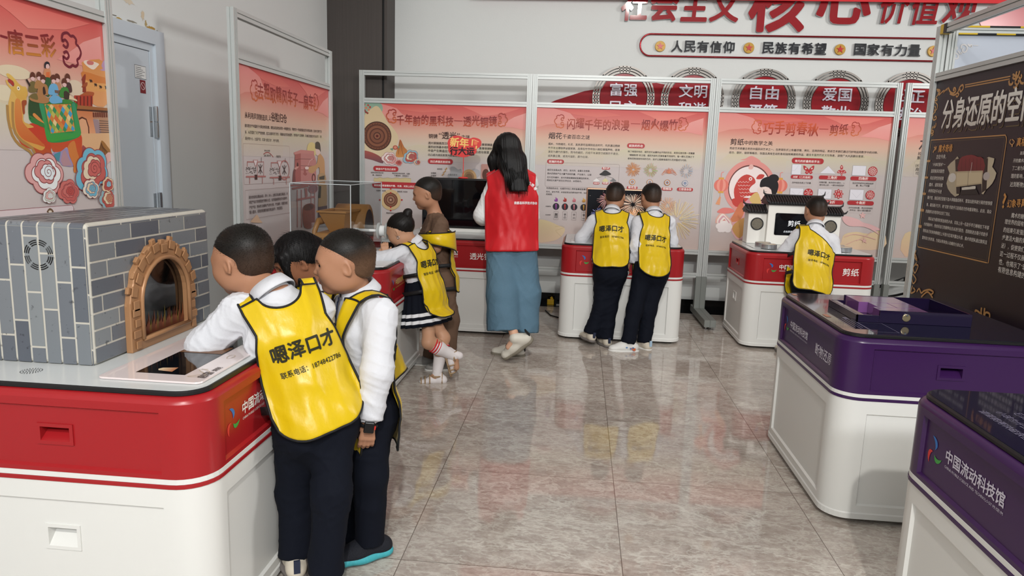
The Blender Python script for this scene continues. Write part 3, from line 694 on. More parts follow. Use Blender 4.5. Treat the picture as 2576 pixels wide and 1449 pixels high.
def logo(p, u, v, s, txt=True, col='#e8e6e2'):
    """three-petal emblem and the museum's name"""
    def petal(a, c, k=1.0):
        pts = []
        for i in range(13):
            t = i/12; r_ = s*(0.08+0.46*t); w_ = 0.30*math.sin(PI*t)**0.8; pts.append((r_, a+0.9*t*t+w_))
        for i in range(12, -1, -1):
            t = i/12; r_ = s*(0.08+0.46*t); w_ = 0.30*math.sin(PI*t)**0.8; pts.append((r_, a+0.9*t*t-w_))
        p.poly([(u+r_*math.cos(b_), v+r_*math.sin(b_)) for r_, b_ in pts][::1], c)
    petal(R(60), '#2f6fb5'); petal(R(300), '#3f9a45'); petal(R(190), '#cf3a35')
    if txt:
        p.text('中国流动科技馆', u+s*0.75, v+s*0.02, u+s*0.75+s*3.3, v+s*0.02, col, bold=0.035)
        p.text('CHINA MOBILE SCIENCE AND TECHNOLOGY MUSEUM', u+s*0.75, v-s*0.22, u+s*0.75+s*3.3, v-s*0.22, col, bold=0.0)
def counter(label, c, rz, body, tops, title=None, title_w=0.15, top_z=0.80, group='exhibit counters', lettering='#e8e6e2', logos=0.085):
    t = thing('exhibit_counter', label, 'counter', (c[0], c[1], 0), rz, group)
    W, D, r = 1.0, 0.85, 0.10
    MB().box(-W/2+0.06, -D/2+0.06, 0, W/2-0.06, D/2-0.06, 0.03).build('plinth', mat('dark_plinth', '#2a2a2a', rough=0.7), t)
    mb, pk = rounded_body(W, D, r, 0.05, 0.53, 0.02, (0.03, 0.055), 0.010, (0.105, 0.075, 0.31))
    b_ = smooth_by_angle(mb.build('base', WH, t))
    ring(W, D, r, [(0.0, 0.02), (-0.004, 0.023), (-0.004, 0.045), (0.0, 0.05)]).build('base_rim', WH, t)
    for O, U, V, N, h in pk: pocket(O, U, V, N, h, 0.010).build('handle', WH, b_)
    ring(W, D, r, [(0.0, 0.53), (-0.003, 0.531), (-0.003, 0.541), (0.0, 0.542)]).build('stripe', body, t)
    ring(W, D, r, [(0.002, 0.542), (-0.001, 0.543), (-0.001, 0.557), (0.002, 0.558)]).build('stripe', WH, t)
    mb, pk = rounded_body(W, D, r, 0.558, 0.768, 0.02, (0.012, 0.022), 0.010, (0.105, 0.06, 0.105))
    up = smooth_by_angle(mb.build('cabinet', body, t))
    for O, U, V, N, h in pk: pocket(O, U, V, N, h, 0.010).build('handle', body, up)
    smooth_by_angle(ring(W, D, r, [(0, 0.768), (0.003, 0.776), (0.010, 0.783), (0.02, 0.786)]).build('cabinet_lip', body, t), 50)
    ring(W, D, r, [(0.024, 0.784), (0.018, 0.788), (0.018, top_z-0.004), (0.022, top_z)]).build('tabletop_edge', BLKR, t)
    ring(W, D, r, [(0.026, top_z-0.002), (0.026, top_z+0.001)]).build('tabletop', tops, t)
    p = Print((-W/2, -D/2+0.0095, 0), (1, 0, 0), (0, 0, 1), (0, -1, 0))
    logo(p, 0.185, 0.662, logos, col=lettering)
    p.build('emblem', t)
    if title: p = Print((-W/2, -D/2+0.0095, 0), (1, 0, 0), (0, 0, 1), (0, -1, 0)); p.text(title, 0.865-title_w, 0.635, 0.865, 0.635, lettering, bold=0.02); p.build('title_lettering', t)
    return t
TOPW = mat('pale_laminate', '#c9cdcd', rough=0.22, spec=0.5)
GLAS = mat('dark_indigo_glass', '#14142c', rough=0.04, spec=0.6, coat=0.5)
CT = {}
CT['L'] = counter('red and white counter under the grey brick oven', (-0.81, -0.13), R(90), RED, TOPW)
CT['M'] = counter('red and white counter under the clear box with the wooden fan', (-0.94, 2.20), R(90), RED, TOPW, lettering='#d8b05a')
CT['T'] = counter('red and white counter under the black monitor, half hidden by the woman', (-0.43, 3.935), 0, RED, TOPW, '透光铜镜', 0.235)
CT['C'] = counter('red and white counter with the fireworks screen behind two boys', (0.955, 3.925), 0, RED, TOPW, '烟花', 0.11)
CT['S'] = counter('red and white counter under the white paper cutting house', (2.45, 3.945), 0, RED, TOPW, '剪纸', 0.125)
CT['PA'] = counter('purple and white counter with the dark open tray on its glass top', (2.085, 1.045), R(-90), PUR, GLAS, '断物还原', 0.215, lettering='#c9c4d2')
CT['PB'] = counter('purple and white counter nearest the viewer at lower right', (2.035, -0.64), R(-90), PUR, GLAS, None, lettering='#c9c4d2')
# ------------------------------------------------------------------ poster artwork (metres on each board: u from its left edge, v up)
def waves(p):
    W = 1.62
    def hill(pts, c, c2=None):
        n = len(pts); o = []
        for i in range(n-1):
            for j in range(5):
                t = j/5; m = (1-math.cos(PI*t))/2; o.append((pts[i][0]+(pts[i+1][0]-pts[i][0])*t, pts[i][1]+(pts[i+1][1]-pts[i][1])*m))
        o.append(pts[-1]); return o
    top = 1.953
    p.poly([(0.05, top), (0.20, top)]+hill([(0.34, 1.92), (0.44, 1.85), (0.47, 1.80)], 0)[::1]+[(0.30, 1.815), (0.15, 1.80), (0.05, 1.77)], '#d98480', '#dc9a8c')
    p.poly([(0.22, top), (0.62, top), (0.85, 1.90), (0.62, 1.88), (0.40, 1.90)], '#c9504c', '#d67468')
    p.poly([(1.61, 1.90), (1.50, 1.86), (1.40, 1.80), (1.34, 1.77), (1.48, 1.765), (1.61, 1.74)], '#e09a94', '#dd8f88')
    p.poly([(1.00, 1.945), (1.12, 1.90), (1.20, 1.86), (1.40, 1.89), (1.55, 1.94)], '#d76a62', '#dd8478')
    p.poly(hill([(0.05, 1.50), (0.22, 1.60), (0.42, 1.545), (0.60, 1.575), (0.80, 1.53), (1.05, 1.60), (1.20, 1.56), (1.40, 1.60), (1.61, 1.55)], 0)+[(1.61, 1.42), (0.05, 1.42)], '#cfc2a4', '#c9bfb8')
    p.poly(hill([(0.70, 1.53), (0.95, 1.60), (1.10, 1.575), (1.30, 1.53), (1.61, 1.56)], 0)+[(1.61, 1.42), (0.70, 1.42)], '#cdc5a8', '#c8bebb')
def burst(p, u, v, r, cols, n, w, r0):
    rg = random.Random(n)
    for k in range(n):
        a = 2*PI*k/n+rg.uniform(-.05, .05); ra = r*rg.uniform(r0, r0+.2); rb = r*rg.uniform(.75, 1.02); p.line([(u+ra*math.cos(a), v+ra*math.sin(a)), (u+rb*math.cos(a), v+rb*math.sin(a))], w, cols[k % len(cols)])
def grains(p, u, v, du, dv):
    rg = random.Random(5)
    for k in range(60):
        a, b = u+rg.uniform(-1, 1)*du, v+rg.uniform(-1, 1)*dv; p.line([(a, b), (a+.008, b+rg.uniform(-.008, .008))], .003, '#4a3a3a')
def bracket(p, u0, v0, u1, v1, c, c2, flip):
    base = [(0.98,.62),(.80,.56),(.70,.68),(.84,.78),(1.0,.72),(.96,.92),(.70,1.0),(.52,.93),(.36,.95),(.22,.86),(.24,.74),(.10,.66),(0.0,.50),(.10,.34),(.24,.26),(.22,.14),(.36,.05),(.52,.07),(.70,0.0),(.96,.08),(1.0,.28),(.84,.22),(.70,.32),(.80,.44),(.98,.38)]
    pts = []
    for i in range(len(base)-1):
        q = [base[min(max(i+k, 0), len(base)-1)] for k in (-1, 0, 1, 2)]
        for j in range(4):
            t = j/4; pts.append(tuple(0.5*(2*q[1][a]+(q[2][a]-q[0][a])*t+(2*q[0][a]-5*q[1][a]+4*q[2][a]-q[3][a])*t*t+(3*q[1][a]-q[0][a]-3*q[2][a]+q[3][a])*t**3) for a in (0, 1)))
    pts.append(base[-1]); w = (u1-u0)*0.10
    p.line([(u1-(u1-u0)*x if flip else u0+(u1-u0)*x, v0+(v1-v0)*y) for x, y in pts], w, c, col2=c2)
def cloud(p, u, v, r, cols, seed):
    rg = random.Random(seed); L = [(-.56,-.16,.36),(-.34,.22,.40),(.10,.38,.42),(.50,.12,.40),(.40,-.30,.38),(-.10,-.34,.42),(0,0,.5)]; a0 = rg.uniform(-.4, .4)
    L = [(x*math.cos(a0)-y*math.sin(a0), x*math.sin(a0)+y*math.cos(a0), q*rg.uniform(.9, 1.1)) for x, y, q in L]
    def lumps(cu, cv, k, c, g=0.0):
        for x, y, q in L: p.ell(cu+x*k*r, cv+y*k*r, q*k*r+g, (q*k*r+g)*.95, c, 22)
    ln = '#8f4a4c'
    for du, dv, k, c in ((0, 0, 1, cols[0]), (.08, -.02, .76, cols[1]), (.02, .06, .55, cols[2]), (.14, .05, .38, cols[3])):
        lumps(u+du*r, v+dv*r, k, ln, .006*min(1, r*6)); lumps(u+du*r, v+dv*r, k, c)
    p.line([(u+0.16*r+r*0.26*(1-k/30)*math.cos(k*0.42), v+0.04*r+r*0.26*(1-k/30)*math.sin(k*0.42)) for k in range(29)], r*0.025, '#7d3a3c')
# P1
p = Print((0, -0.0035, 0), (1, 0, 0), (0, 0, 1), (0, -1, 0))
waves(p)
p.sp('31 1956 194 1958 227 1902 206 1830 274 1760 125 1732 30 1706','#7fa08d','#a9b8a0')
p.sp('31 1801 126 1911 181 1924 231 1854 274 1784 337 1714 380 1632 337 1510 275 1448 188 1421 30 1489','#ccb58f','#d9c6a4')
p.ell(0.045,1.939,0.0110,0.0100,'#b0463c',8)
p.ell(0.063,1.909,0.0120,0.0110,'#c9765a',8)
p.ell(0.048,1.883,0.0120,0.0110,'#8a3a34',8)
p.ell(0.082,1.934,0.0110,0.0100,'#b0463c',8)
p.ell(0.088,1.892,0.0110,0.0110,'#c9765a',8)
p.ell(0.061,1.868,0.0110,0.0100,'#8a3a34',8)
p.ell(0.101,1.916,0.0110,0.0110,'#b0463c',8)
p.ell(0.041,1.909,0.0110,0.0100,'#c9765a',8)
p.ell(0.076,1.86,0.0110,0.0100,'#8a3a34',8)
p.sp('30 1501 125 1485 213 1440 228 1385 125 1413 30 1438','#a8554c','#6f4a52')
p.sp('356 1456 381 1560 399 1620 437 1549 468 1514 450 1459','#a4552f','#c98a4a')
p.line('393 1596 381 1475',0.003,'#5d3220')
p.line('406 1572 425 1477',0.003,'#5d3220')
p.ell(0.171,1.645,0.1410,0.1390,'#4a2c22',36)
p.ell(0.171,1.645,0.1300,0.1280,'#7a4a35',36)
p.ell(0.171,1.645,0.1150,0.1130,'#5d3628',36)
p.ell(0.171,1.645,0.1000,0.0990,'#85543d',36)
p.ell(0.171,1.645,0.0780,0.0760,'#5a3327',36)
p.ell(0.171,1.645,0.0650,0.0640,'#7e4e3a',36)
p.ell(0.171,1.645,0.0380,0.0370,'#4f2d24',36)
p.ell(0.171,1.645,0.0280,0.0270,'#8c5a44',36)
p.ell(0.171,1.645,0.0130,0.0120,'#5a1f1c',36)
p.line('288 1648 295 1637',0.004,'#3c231b')
p.line('286 1623 290 1610',0.004,'#3c231b')
p.line('277 1598 278 1585',0.004,'#3c231b')
p.line('263 1576 262 1563',0.004,'#3c231b')
p.line('245 1557 240 1544',0.004,'#3c231b')
p.line('222 1542 215 1531',0.004,'#3c231b')
p.line('198 1533 188 1524',0.004,'#3c231b')
p.line('171 1529 160 1522',0.004,'#3c231b')
p.line('145 1531 133 1527',0.004,'#3c231b')
p.line('120 1539 107 1537',0.004,'#3c231b')
p.line('98 1552 85 1554',0.004,'#3c231b')
p.line('79 1570 67 1574',0.004,'#3c231b')
p.line('66 1592 54 1598',0.004,'#3c231b')
p.line('57 1616 48 1625',0.004,'#3c231b')
p.line('54 1641 47 1652',0.004,'#3c231b')
p.line('57 1667 53 1679',0.004,'#3c231b')
p.line('66 1692 64 1705',0.004,'#3c231b')
p.line('80 1714 81 1727',0.004,'#3c231b')
p.line('98 1733 103 1745',0.004,'#3c231b')
p.line('121 1747 128 1758',0.004,'#3c231b')
p.line('145 1756 155 1765',0.004,'#3c231b')
p.line('171 1760 183 1767',0.004,'#3c231b')
p.line('197 1758 210 1762',0.004,'#3c231b')
p.line('222 1750 235 1752',0.004,'#3c231b')
p.line('244 1737 257 1736',0.004,'#3c231b')
p.line('263 1719 275 1715',0.004,'#3c231b')
p.line('277 1698 288 1691',0.004,'#3c231b')
p.line('285 1674 295 1665',0.004,'#3c231b')
cloud(p,0.294,1.434,0.0820,['#e8d3cf', '#d69a96', '#f0e6e0', '#c98a86'],1)
cloud(p,0.5,1.457,0.0840,['#8fb7c4', '#b5544c', '#e3cfae', '#b3605a'],2)
cloud(p,0.382,1.396,0.0420,['#e0b0aa', '#c06058', '#c06058', '#a84c46'],3)
cloud(p,0.569,1.408,0.0370,['#e3cfae', '#b5544c', '#8fb7c4', '#b5544c'],4)
p.ell(0.352,1.541,0.0250,0.0210,'#b2584a',24)
p.ell(0.352,1.541,0.0140,0.0120,'#d28a70',24)
p.poly('298 1527 331 1536 325 1510','#6d8f78')
p.poly('372 1547 397 1560 387 1530','#6d8f78')
bracket(p,0.262,1.774,0.356,1.902,'#9c2f2c','#c9683a',False)
bracket(p,1.352,1.77,1.438,1.893,'#9c2f2c','#c9683a',True)
p.text('千年前的黑科技',0.364,1.765,0.918,1.765,'#7c1f22',0.02,hs=1.25,col2='#c8552f',per=[0.0, 0.12, -0.05, 0.1, -0.02, 0.08])
p.line('924 1812 1004 1811',0.006,'#9c2f2c')
p.text('透光铜镜',1.013,1.769,1.337,1.769,'#7c1f22',0.02,hs=1.25,col2='#c8552f',per=[0.0, 0.12, -0.05, 0.1, -0.02, 0.08])
p.text('铜镜',0.678,1.643,0.765,1.643,'#3a2220',0.015)
p.text('“透光”',0.777,1.643,0.981,1.643,'#3a2220',0.02)
p.text('之谜',0.996,1.645,1.077,1.645,'#3a2220',0.01)
p.text('透光铜镜是西汉时期出现的一种铜镜，日光经青铜镜面',0.675,1.584,1.299,1.584,'#2d2423',0.012)
p.text('面的纹饰基本相同的图像，故名。其原因，是青铜镜制',0.675,1.548,1.3,1.548,'#2d2423',0.012)
p.text('中会产生铸造应力和研磨应力，使镜面形成与背面',0.675,1.512,1.27,1.512,'#2d2423',0.012)
p.text('凹凸经光线反射放大即呈现背面图案。',0.676,1.473,1.066,1.473,'#2d2423',0.012)
p.rect(0.674,1.396,0.919,1.447,'#b03035',0.0245)
p.text('凹凸表面反射成像',0.6985,1.4087,0.8945,1.4087,'#f3e6e0',0.03)
p.rect(0.134,1.309,0.383,1.359,'#b03035',0.0240)
p.text('铸造中产生凹凸变形',0.1589,1.3215,0.3581,1.3215,'#f3e6e0',0.03)
p.text('没有纹饰的地方较',0.108,1.287,0.235,1.287,'#2d2423',0.01)
p.text('薄，拱起较多',0.125,1.263,0.22,1.263,'#2d2423',0.01)
p.text('有纹饰的地方较厚、拉硬，',0.322,1.287,0.501,1.287,'#2d2423',0.01)
p.text('下垂变形，拱起较少',0.341,1.265,0.489,1.265,'#2d2423',0.01)
p.poly('140 1242 169 1238 200 1248 232 1240 276 1248 320 1241 364 1251 401 1244 451 1253 508 1246 508 1207 140 1202','#cbb98a')
p.line('140 1242 169 1238 200 1248 232 1240 276 1248 320 1241 364 1251 401 1244 451 1253 508 1246',0.002,'#6d5a35')
p.rect(0.122,1.147,0.602,1.208,'#b03035',0.0293)
p.text('青铜镜的背面看似平整、光滑，实际上凹凸不平',0.1412,1.1623,0.5828,1.1623,'#f3e6e0',0.03)
p.ell(0.308,1.033,0.1010,0.1010,'#cdb184',36)
p.ell(0.308,1.033,0.0700,0.0700,'#6a4030',36)
p.ell(0.308,1.033,0.0600,0.0590,'#8c604a',24)
p.ell(0.308,1.033,0.0500,0.0490,'#6a4030',24)
p.ell(0.308,1.033,0.0400,0.0390,'#9a735c',24)
p.ell(0.308,1.033,0.0250,0.0240,'#6f4738',24)
p.ell(0.308,1.033,0.0110,0.0110,'#b9957f',24)
p.ell(0.308,1.141,0.0080,0.0090,'#b5302f',10)
p.ell(0.308,0.929,0.0090,0.0080,'#b5302f',10)
p.ell(0.199,1.029,0.0090,0.0080,'#b5302f',10)
p.ell(0.419,1.037,0.0090,0.0080,'#b5302f',10)
p.ell(0.308,1.102,0.0080,0.0080,'#b5302f',10)
p.ell(0.308,0.962,0.0090,0.0090,'#b5302f',10)
p.text('较薄厚 冷却慢',0.165,1.114,0.258,1.114,'#2d2423',0.01)
p.text('镜体厚 冷却快',0.374,1.111,0.475,1.111,'#2d2423',0.01)
p.text('铸造残余应力',0.264,0.897,0.36,0.897,'#2d2423',0.01)
p.line('258 1110 276 1093',0.002,'#555555')
p.line('377 1103 352 1084',0.002,'#555555')
p.line('818 1322 998 1331',0.0015,'#9a9a98')
p.line('818 1309 998 1317',0.0015,'#9a9a98')
p.line('819 1295 998 1302',0.0015,'#9a9a98')
p.line('819 1282 998 1288',0.0015,'#9a9a98')
p.line('819 1269 999 1273',0.0015,'#9a9a98')
p.sp('872 1273 899 1322 898 1371 935 1374 972 1349 1002 1355 1004 1277','#9a9a9c')
p.sp('1096 1341 1126 1363 1176 1349 1183 1307 1147 1276 1098 1274','#aaa8ab')
p.poly('810 1289 831 1310 827 1320 846 1335 843 1347 858 1367 865 1357 849 1338 853 1329 834 1313 837 1303 818 1283','#a98048')
p.ell(1.079,1.277,0.0740,0.0780,'#b79468',30)
p.ell(1.079,1.277,0.0520,0.0560,'#8a6a48',24)
p.ell(1.079,1.277,0.0350,0.0370,'#6f5237',24)
p.text('纹饰区',0.766,1.342,0.818,1.342,'#2d2423',0.01)
p.text('古铜镜',0.704,1.301,0.755,1.301,'#2d2423',0.01)
p.text('正面部',0.705,1.276,0.756,1.276,'#2d2423',0.01)
p.text('凸面反射光',0.872,1.29,0.964,1.29,'#2d2423',0.01)
p.rect(1.196,1.271,1.267,1.41,'#b98a80',0.01)
p.ell(1.242,1.309,0.0350,0.0550,'#5a3326',24)
p.build('poster_print', PART['P1'])
# P2
p = Print((0, -0.0035, 0), (1, 0, 0), (0, 0, 1), (0, -1, 0))
waves(p)
p.sp('88 683 90 878 186 887 294 845 360 818 345 758 265 696','#d9c79c','#dcc0a4')
p.sl('265 832 329 840 355 829 301 804 273 791 334 734',0.002,'#b8a06f',n=4)
bracket(p,0.218,1.772,0.306,1.895,'#9c2f2c','#c9683a',False)
bracket(p,1.386,1.778,1.471,1.899,'#9c2f2c','#c9683a',True)
p.text('闪耀千年的浪漫',0.34,1.771,0.926,1.771,'#a8432c',0.02,hs=1.25,col2='#7c1f22',per=[0.0, 0.12, -0.05, 0.1, -0.02, 0.08])
p.line('940 1830 1028 1830',0.006,'#9c2f2c')
p.text('烟火爆竹',1.039,1.781,1.376,1.781,'#7c1f22',0.02,hs=1.25,col2='#c8552f',per=[0.0, 0.12, -0.05, 0.1, -0.02, 0.08])
p.text('烟花',0.169,1.673,0.297,1.673,'#3a2220',0.02)
p.text('千姿百态之谜',0.302,1.676,0.559,1.676,'#3a2220',0.01)
p.text('烟火，今称烟花、礼花，其来源可追溯到远古时代，先民通过燃烧',0.169,1.612,0.848,1.612,'#2d2423',0.012)
p.text('竹节发出爆裂声以驱邪祟，后来在竹节中加入硝石增强声响，逐渐',0.169,1.574,0.849,1.574,'#2d2423',0.012)
p.text('演变为爆竹的雏形。而今的烟花，历经千年演变已绽放万千姿态，',0.169,1.538,0.843,1.538,'#2d2423',0.012)
p.text('或声震云霄，或流光溢彩，蔚为壮观。',0.169,1.499,0.556,1.499,'#2d2423',0.012)
p.rect(0.163,1.434,0.325,1.476,'#b03035',0.0202)
p.text('斑斓的色彩',0.1792,1.4445,0.3088,1.4445,'#f3e6e0',0.03)
p.line(rrect(0.153,1.218,0.854,1.447,0.012),0.0015,'#6a5550',True)
p.text('烟花包含黑火药、药引、发光剂、金属化合物等，',0.169,1.368,0.581,1.368,'#2d2423',0.01)
p.text('黑火药燃烧产生大量气体和热量，产生推力，让烟',0.17,1.334,0.591,1.334,'#2d2423',0.01)
p.text('花升空并爆炸，发光剂是金属镁或金属铝的粉末，',0.169,1.298,0.575,1.298,'#2d2423',0.01)
p.text('燃烧后与氧气发生化学反应，从而发光。',0.168,1.269,0.504,1.269,'#2d2423',0.01)
p.rect(0.689,1.395,0.766,1.418,'#b03035',0.0110)
p.text('黑火药',0.6967,1.4007,0.7583,1.4007,'#f3e6e0',0.03)
p.sp('668 1348 693 1368 720 1390 756 1373 780 1354 757 1342 700 1338','#2f2d2e')
p.sp('612 1283 631 1300 642 1311 656 1300 673 1286 643 1276','#e6e6e4')
p.rect(0.613,1.252,0.673,1.275,'#b03035',0.0110)
p.text('硝酸钾',0.6190,1.2577,0.6670,1.2577,'#f3e6e0',0.03)
p.line('725 1338 642 1311',0.002,'#4a4a4a')
p.sp('697 1286 716 1303 727 1313 741 1302 758 1289 728 1279','#d7cf9c')
p.rect(0.699,1.255,0.758,1.278,'#b03035',0.0110)
p.text('硫磺',0.7049,1.2607,0.7521,1.2607,'#f3e6e0',0.03)
p.line('725 1338 727 1313',0.002,'#4a4a4a')
p.sp('773 1289 791 1305 802 1316 817 1305 833 1292 804 1282','#7d7d7e')
p.rect(0.774,1.258,0.834,1.28,'#b03035',0.0106)
p.text('木炭',0.7800,1.2635,0.8280,1.2635,'#f3e6e0',0.03)
p.line('725 1338 802 1316',0.002,'#4a4a4a')
p.text('利用焰色反应，在烟花中加入特定金属或金属化合',0.168,1.194,0.58,1.194,'#2d2423',0.01)
p.text('的光。波长不同，火焰呈现出的颜色就不同，在烟花',0.167,1.16,0.58,1.16,'#2d2423',0.01)
p.text('的绚丽。',0.167,1.135,0.229,1.135,'#2d2423',0.01)
p.sp('252 1077 249 1096 259 1092 259 1120 272 1102 277 1109 282 1088 276 1075','#a04a9a','#7a3a90')
p.ell(0.267,1.028,0.0320,0.0330,'#23202a',24)
p.poly('259 1051 273 1052 273 1002 264 1001','#a04a9a','#7a3a90')
p.line(rrect(0.248,0.9,0.292,0.979,0.001),0.0015,'#6a5550',True)
p.text('锶',0.26,0.943,0.281,0.943,'#2d2423',0.01)
p.text('Ⅱ',0.259,0.915,0.283,0.915,'#2d2423',0.01)
p.sp('338 1077 334 1097 344 1093 344 1121 357 1103 362 1110 367 1089 361 1076','#d0392f','#8a2a28')
p.ell(0.353,1.028,0.0310,0.0330,'#23202a',24)
p.poly('345 1051 359 1051 358 1001 349 1001','#d0392f','#8a2a28')
p.line(rrect(0.334,0.901,0.377,0.98,0.001),0.0015,'#6a5550',True)
p.text('铜',0.346,0.944,0.367,0.944,'#2d2423',0.01)
p.text('(Ⅰ)',0.345,0.916,0.368,0.916,'#2d2423',0.01)
p.sp('426 1078 423 1098 432 1094 432 1121 446 1103 450 1110 456 1090 449 1077','#e08a94','#b05a66')
p.ell(0.441,1.028,0.0320,0.0320,'#23202a',24)
p.poly('433 1051 447 1051 447 1001 438 1001','#e08a94','#b05a66')
p.line(rrect(0.422,0.902,0.465,0.981,0.001),0.0015,'#6a5550',True)
p.text('钙',0.435,0.945,0.455,0.945,'#2d2423',0.01)
p.text('(Ⅲ)',0.433,0.917,0.457,0.917,'#2d2423',0.01)
p.sp('519 1079 516 1099 525 1095 525 1122 539 1104 543 1111 549 1091 542 1078','#e0b050','#b07a30')
p.ell(0.534,1.028,0.0320,0.0320,'#23202a',24)
p.poly('526 1051 540 1051 540 1001 531 1001','#e0b050','#b07a30')
p.line(rrect(0.516,0.903,0.559,0.982,0.001),0.0015,'#6a5550',True)
p.text('钠',0.528,0.946,0.549,0.946,'#2d2423',0.01)
p.text('(Na)',0.527,0.918,0.55,0.918,'#2d2423',0.01)
p.text('火焰颜色',0.166,1.021,0.218,1.021,'#2d2423',0.01)
p.text('反应物质',0.167,0.939,0.217,0.939,'#2d2423',0.01)
p.rect(0.916,1.605,1.081,1.649,'#b03035',0.0211)
p.text('绽放的形态',0.9325,1.6160,1.0645,1.6160,'#f3e6e0',0.03)
p.text('除了绚丽的色彩，烟花还可以爆炸出不同的形态，其背后其实是一项需要',0.927,1.565,1.551,1.565,'#2d2423',0.01)
p.text('“精确制导”的工程，烟花内部礼花弹有着不同排列，每一颗礼花弹之下',0.937,1.532,1.549,1.532,'#2d2423',0.01)
p.text('都有控制发射时间的芯片，这才让超高难度的礼花拼图成为可能。',0.929,1.499,1.484,1.499,'#2d2423',0.01)
burst(p,0.986,1.404,0.075,['#c98a55', '#d9a070', '#b06a40'],56,0.003,0.1)
burst(p,1.15,1.403,0.070,['#9bb06a', '#b9c58a', '#c97a72'],44,0.003,0.2)
p.sl('1326 1378 1289 1379 1260 1358',0.003,'#d08a60')
p.sl('1326 1378 1286 1390 1254 1366',0.003,'#c9705a')
p.sl('1326 1378 1290 1398 1263 1372',0.003,'#d08a60')
p.sl('1326 1378 1291 1409 1266 1380',0.003,'#c9705a')
p.sl('1326 1378 1296 1417 1276 1386',0.003,'#d08a60')
p.sl('1326 1378 1307 1415 1296 1385',0.003,'#c9705a')
p.sl('1326 1378 1314 1418 1308 1388',0.003,'#d08a60')
p.sl('1326 1378 1319 1433 1318 1399',0.003,'#c9705a')
p.sl('1326 1378 1327 1424 1334 1392',0.003,'#d08a60')
p.sl('1326 1378 1335 1421 1347 1391',0.003,'#c9705a')
p.sl('1326 1378 1346 1428 1368 1396',0.003,'#d08a60')
p.sl('1326 1378 1350 1415 1374 1387',0.003,'#c9705a')
p.sl('1326 1378 1359 1411 1391 1384',0.003,'#d08a60')
p.sl('1326 1378 1361 1399 1393 1375',0.003,'#c9705a')
p.sl('1326 1378 1366 1390 1401 1369',0.003,'#d08a60')
p.sl('1326 1378 1361 1379 1392 1361',0.003,'#c9705a')
burst(p,1.484,1.406,0.068,['#8aa0b8', '#b7c3cf', '#d2a27a'],46,0.003,0.3)
p.ell(0.984,1.287,0.0280,0.0280,'#c98a55',24)
p.ell(0.984,1.287,0.0220,0.0210,'#e3d7cd',24)
p.ell(0.984,1.287,0.0160,0.0160,'#8a93ad',24)
p.ell(0.984,1.287,0.0080,0.0080,'#c98a55',24)
p.ell(1.149,1.29,0.0290,0.0280,'#b58a6a',24)
p.ell(1.149,1.29,0.0220,0.0220,'#e3d7cd',24)
p.ell(1.149,1.29,0.0160,0.0160,'#8a93ad',24)
p.ell(1.149,1.29,0.0080,0.0080,'#b58a6a',24)
p.ell(1.314,1.292,0.0290,0.0280,'#a86a3a',24)
p.ell(1.314,1.292,0.0220,0.0220,'#e3d7cd',24)
p.ell(1.314,1.292,0.0160,0.0160,'#8a93ad',24)
p.ell(1.314,1.292,0.0080,0.0080,'#a86a3a',24)
p.ell(1.481,1.292,0.0280,0.0280,'#8a94a8',24)
p.ell(1.481,1.292,0.0220,0.0220,'#e3d7cd',24)
p.ell(1.481,1.292,0.0160,0.0160,'#8a93ad',24)
p.ell(1.481,1.292,0.0080,0.0080,'#8a94a8',24)
p.rect(0.936,1.219,1.037,1.247,'#b03035',0.0134)
p.text('菊花型',0.9461,1.2260,1.0269,1.2260,'#f3e6e0',0.03)
p.rect(1.099,1.217,1.2,1.246,'#b03035',0.0139)
p.text('牡丹型',1.1091,1.2243,1.1899,1.2243,'#f3e6e0',0.03)
p.rect(1.266,1.217,1.367,1.247,'#b03035',0.0144)
p.text('棕榈型',1.2761,1.2245,1.3569,1.2245,'#f3e6e0',0.03)
p.rect(1.41,1.217,1.56,1.249,'#b03035',0.0154)
p.text('三层混合型',1.4250,1.2250,1.5450,1.2250,'#f3e6e0',0.03)
burst(p,1.424,0.94,0.216,['#e3cf9a', '#ddc08a', '#e6d6b0'],52,0.005,0.12)
burst(p,1.335,1.075,0.085,['#d8a07a', '#e0b090'],30,0.004,0.15)
burst(p,1.525,0.967,0.057,['#c9cfc8', '#d8d2c4'],22,0.003,0.3)
p.build('poster_print', PART['P2'])
# P3
p = Print((0, -0.0035, 0), (1, 0, 0), (0, 0, 1), (0, -1, 0))
waves(p)
p.sp('1280 791 1301 864 1408 892 1514 878 1649 908 1668 741 1286 731','#dcc79e','#dfc2a6')
bracket(p,0.356,1.77,0.44,1.896,'#c9683a','#b0402f',False)
bracket(p,1.261,1.776,1.344,1.901,'#9c2f2c','#c9683a',True)
p.text('巧手剪春秋',0.462,1.775,0.964,1.775,'#c8552f',0.02,hs=1.25,col2='#7c1f22',per=[0.0, 0.12, -0.05, 0.1, -0.02, 0.08])
p.line('970 1830 1052 1830',0.006,'#9c2f2c')
p.text('剪纸',1.066,1.781,1.231,1.781,'#7c1f22',0.02,hs=1.25,col2='#c8652f',per=[0.0, 0.12, -0.05, 0.1, -0.02, 0.08])
p.text('剪纸',0.173,1.666,0.297,1.666,'#3a2220',0.02)
p.text('中的数学之美',0.301,1.669,0.56,1.669,'#3a2220',0.01)
p.text('剪纸艺术是最古老的中国民间艺术之一，在表现形式上有着抒情、美化、吉祥的特征，剪纸艺术家们通过巧妙地运用数学中的对称、',0.171,1.622,1.52,1.622,'#2d2423',0.01)
p.text('组合、翻折、旋转等概念，创造出具有生动形象和独特美感的作品，蕴含丰富的历史文化信息，深受广大人民群众喜爱。',0.168,1.583,1.402,1.583,'#2d2423',0.01)
p.ell(0.381,1.277,0.2380,0.2520,'#dd938c',48)
p.ell(0.381,1.273,0.1960,0.2090,'#6a3a38',48)
p.ell(0.381,1.271,0.1870,0.1990,'#efe0de',44)
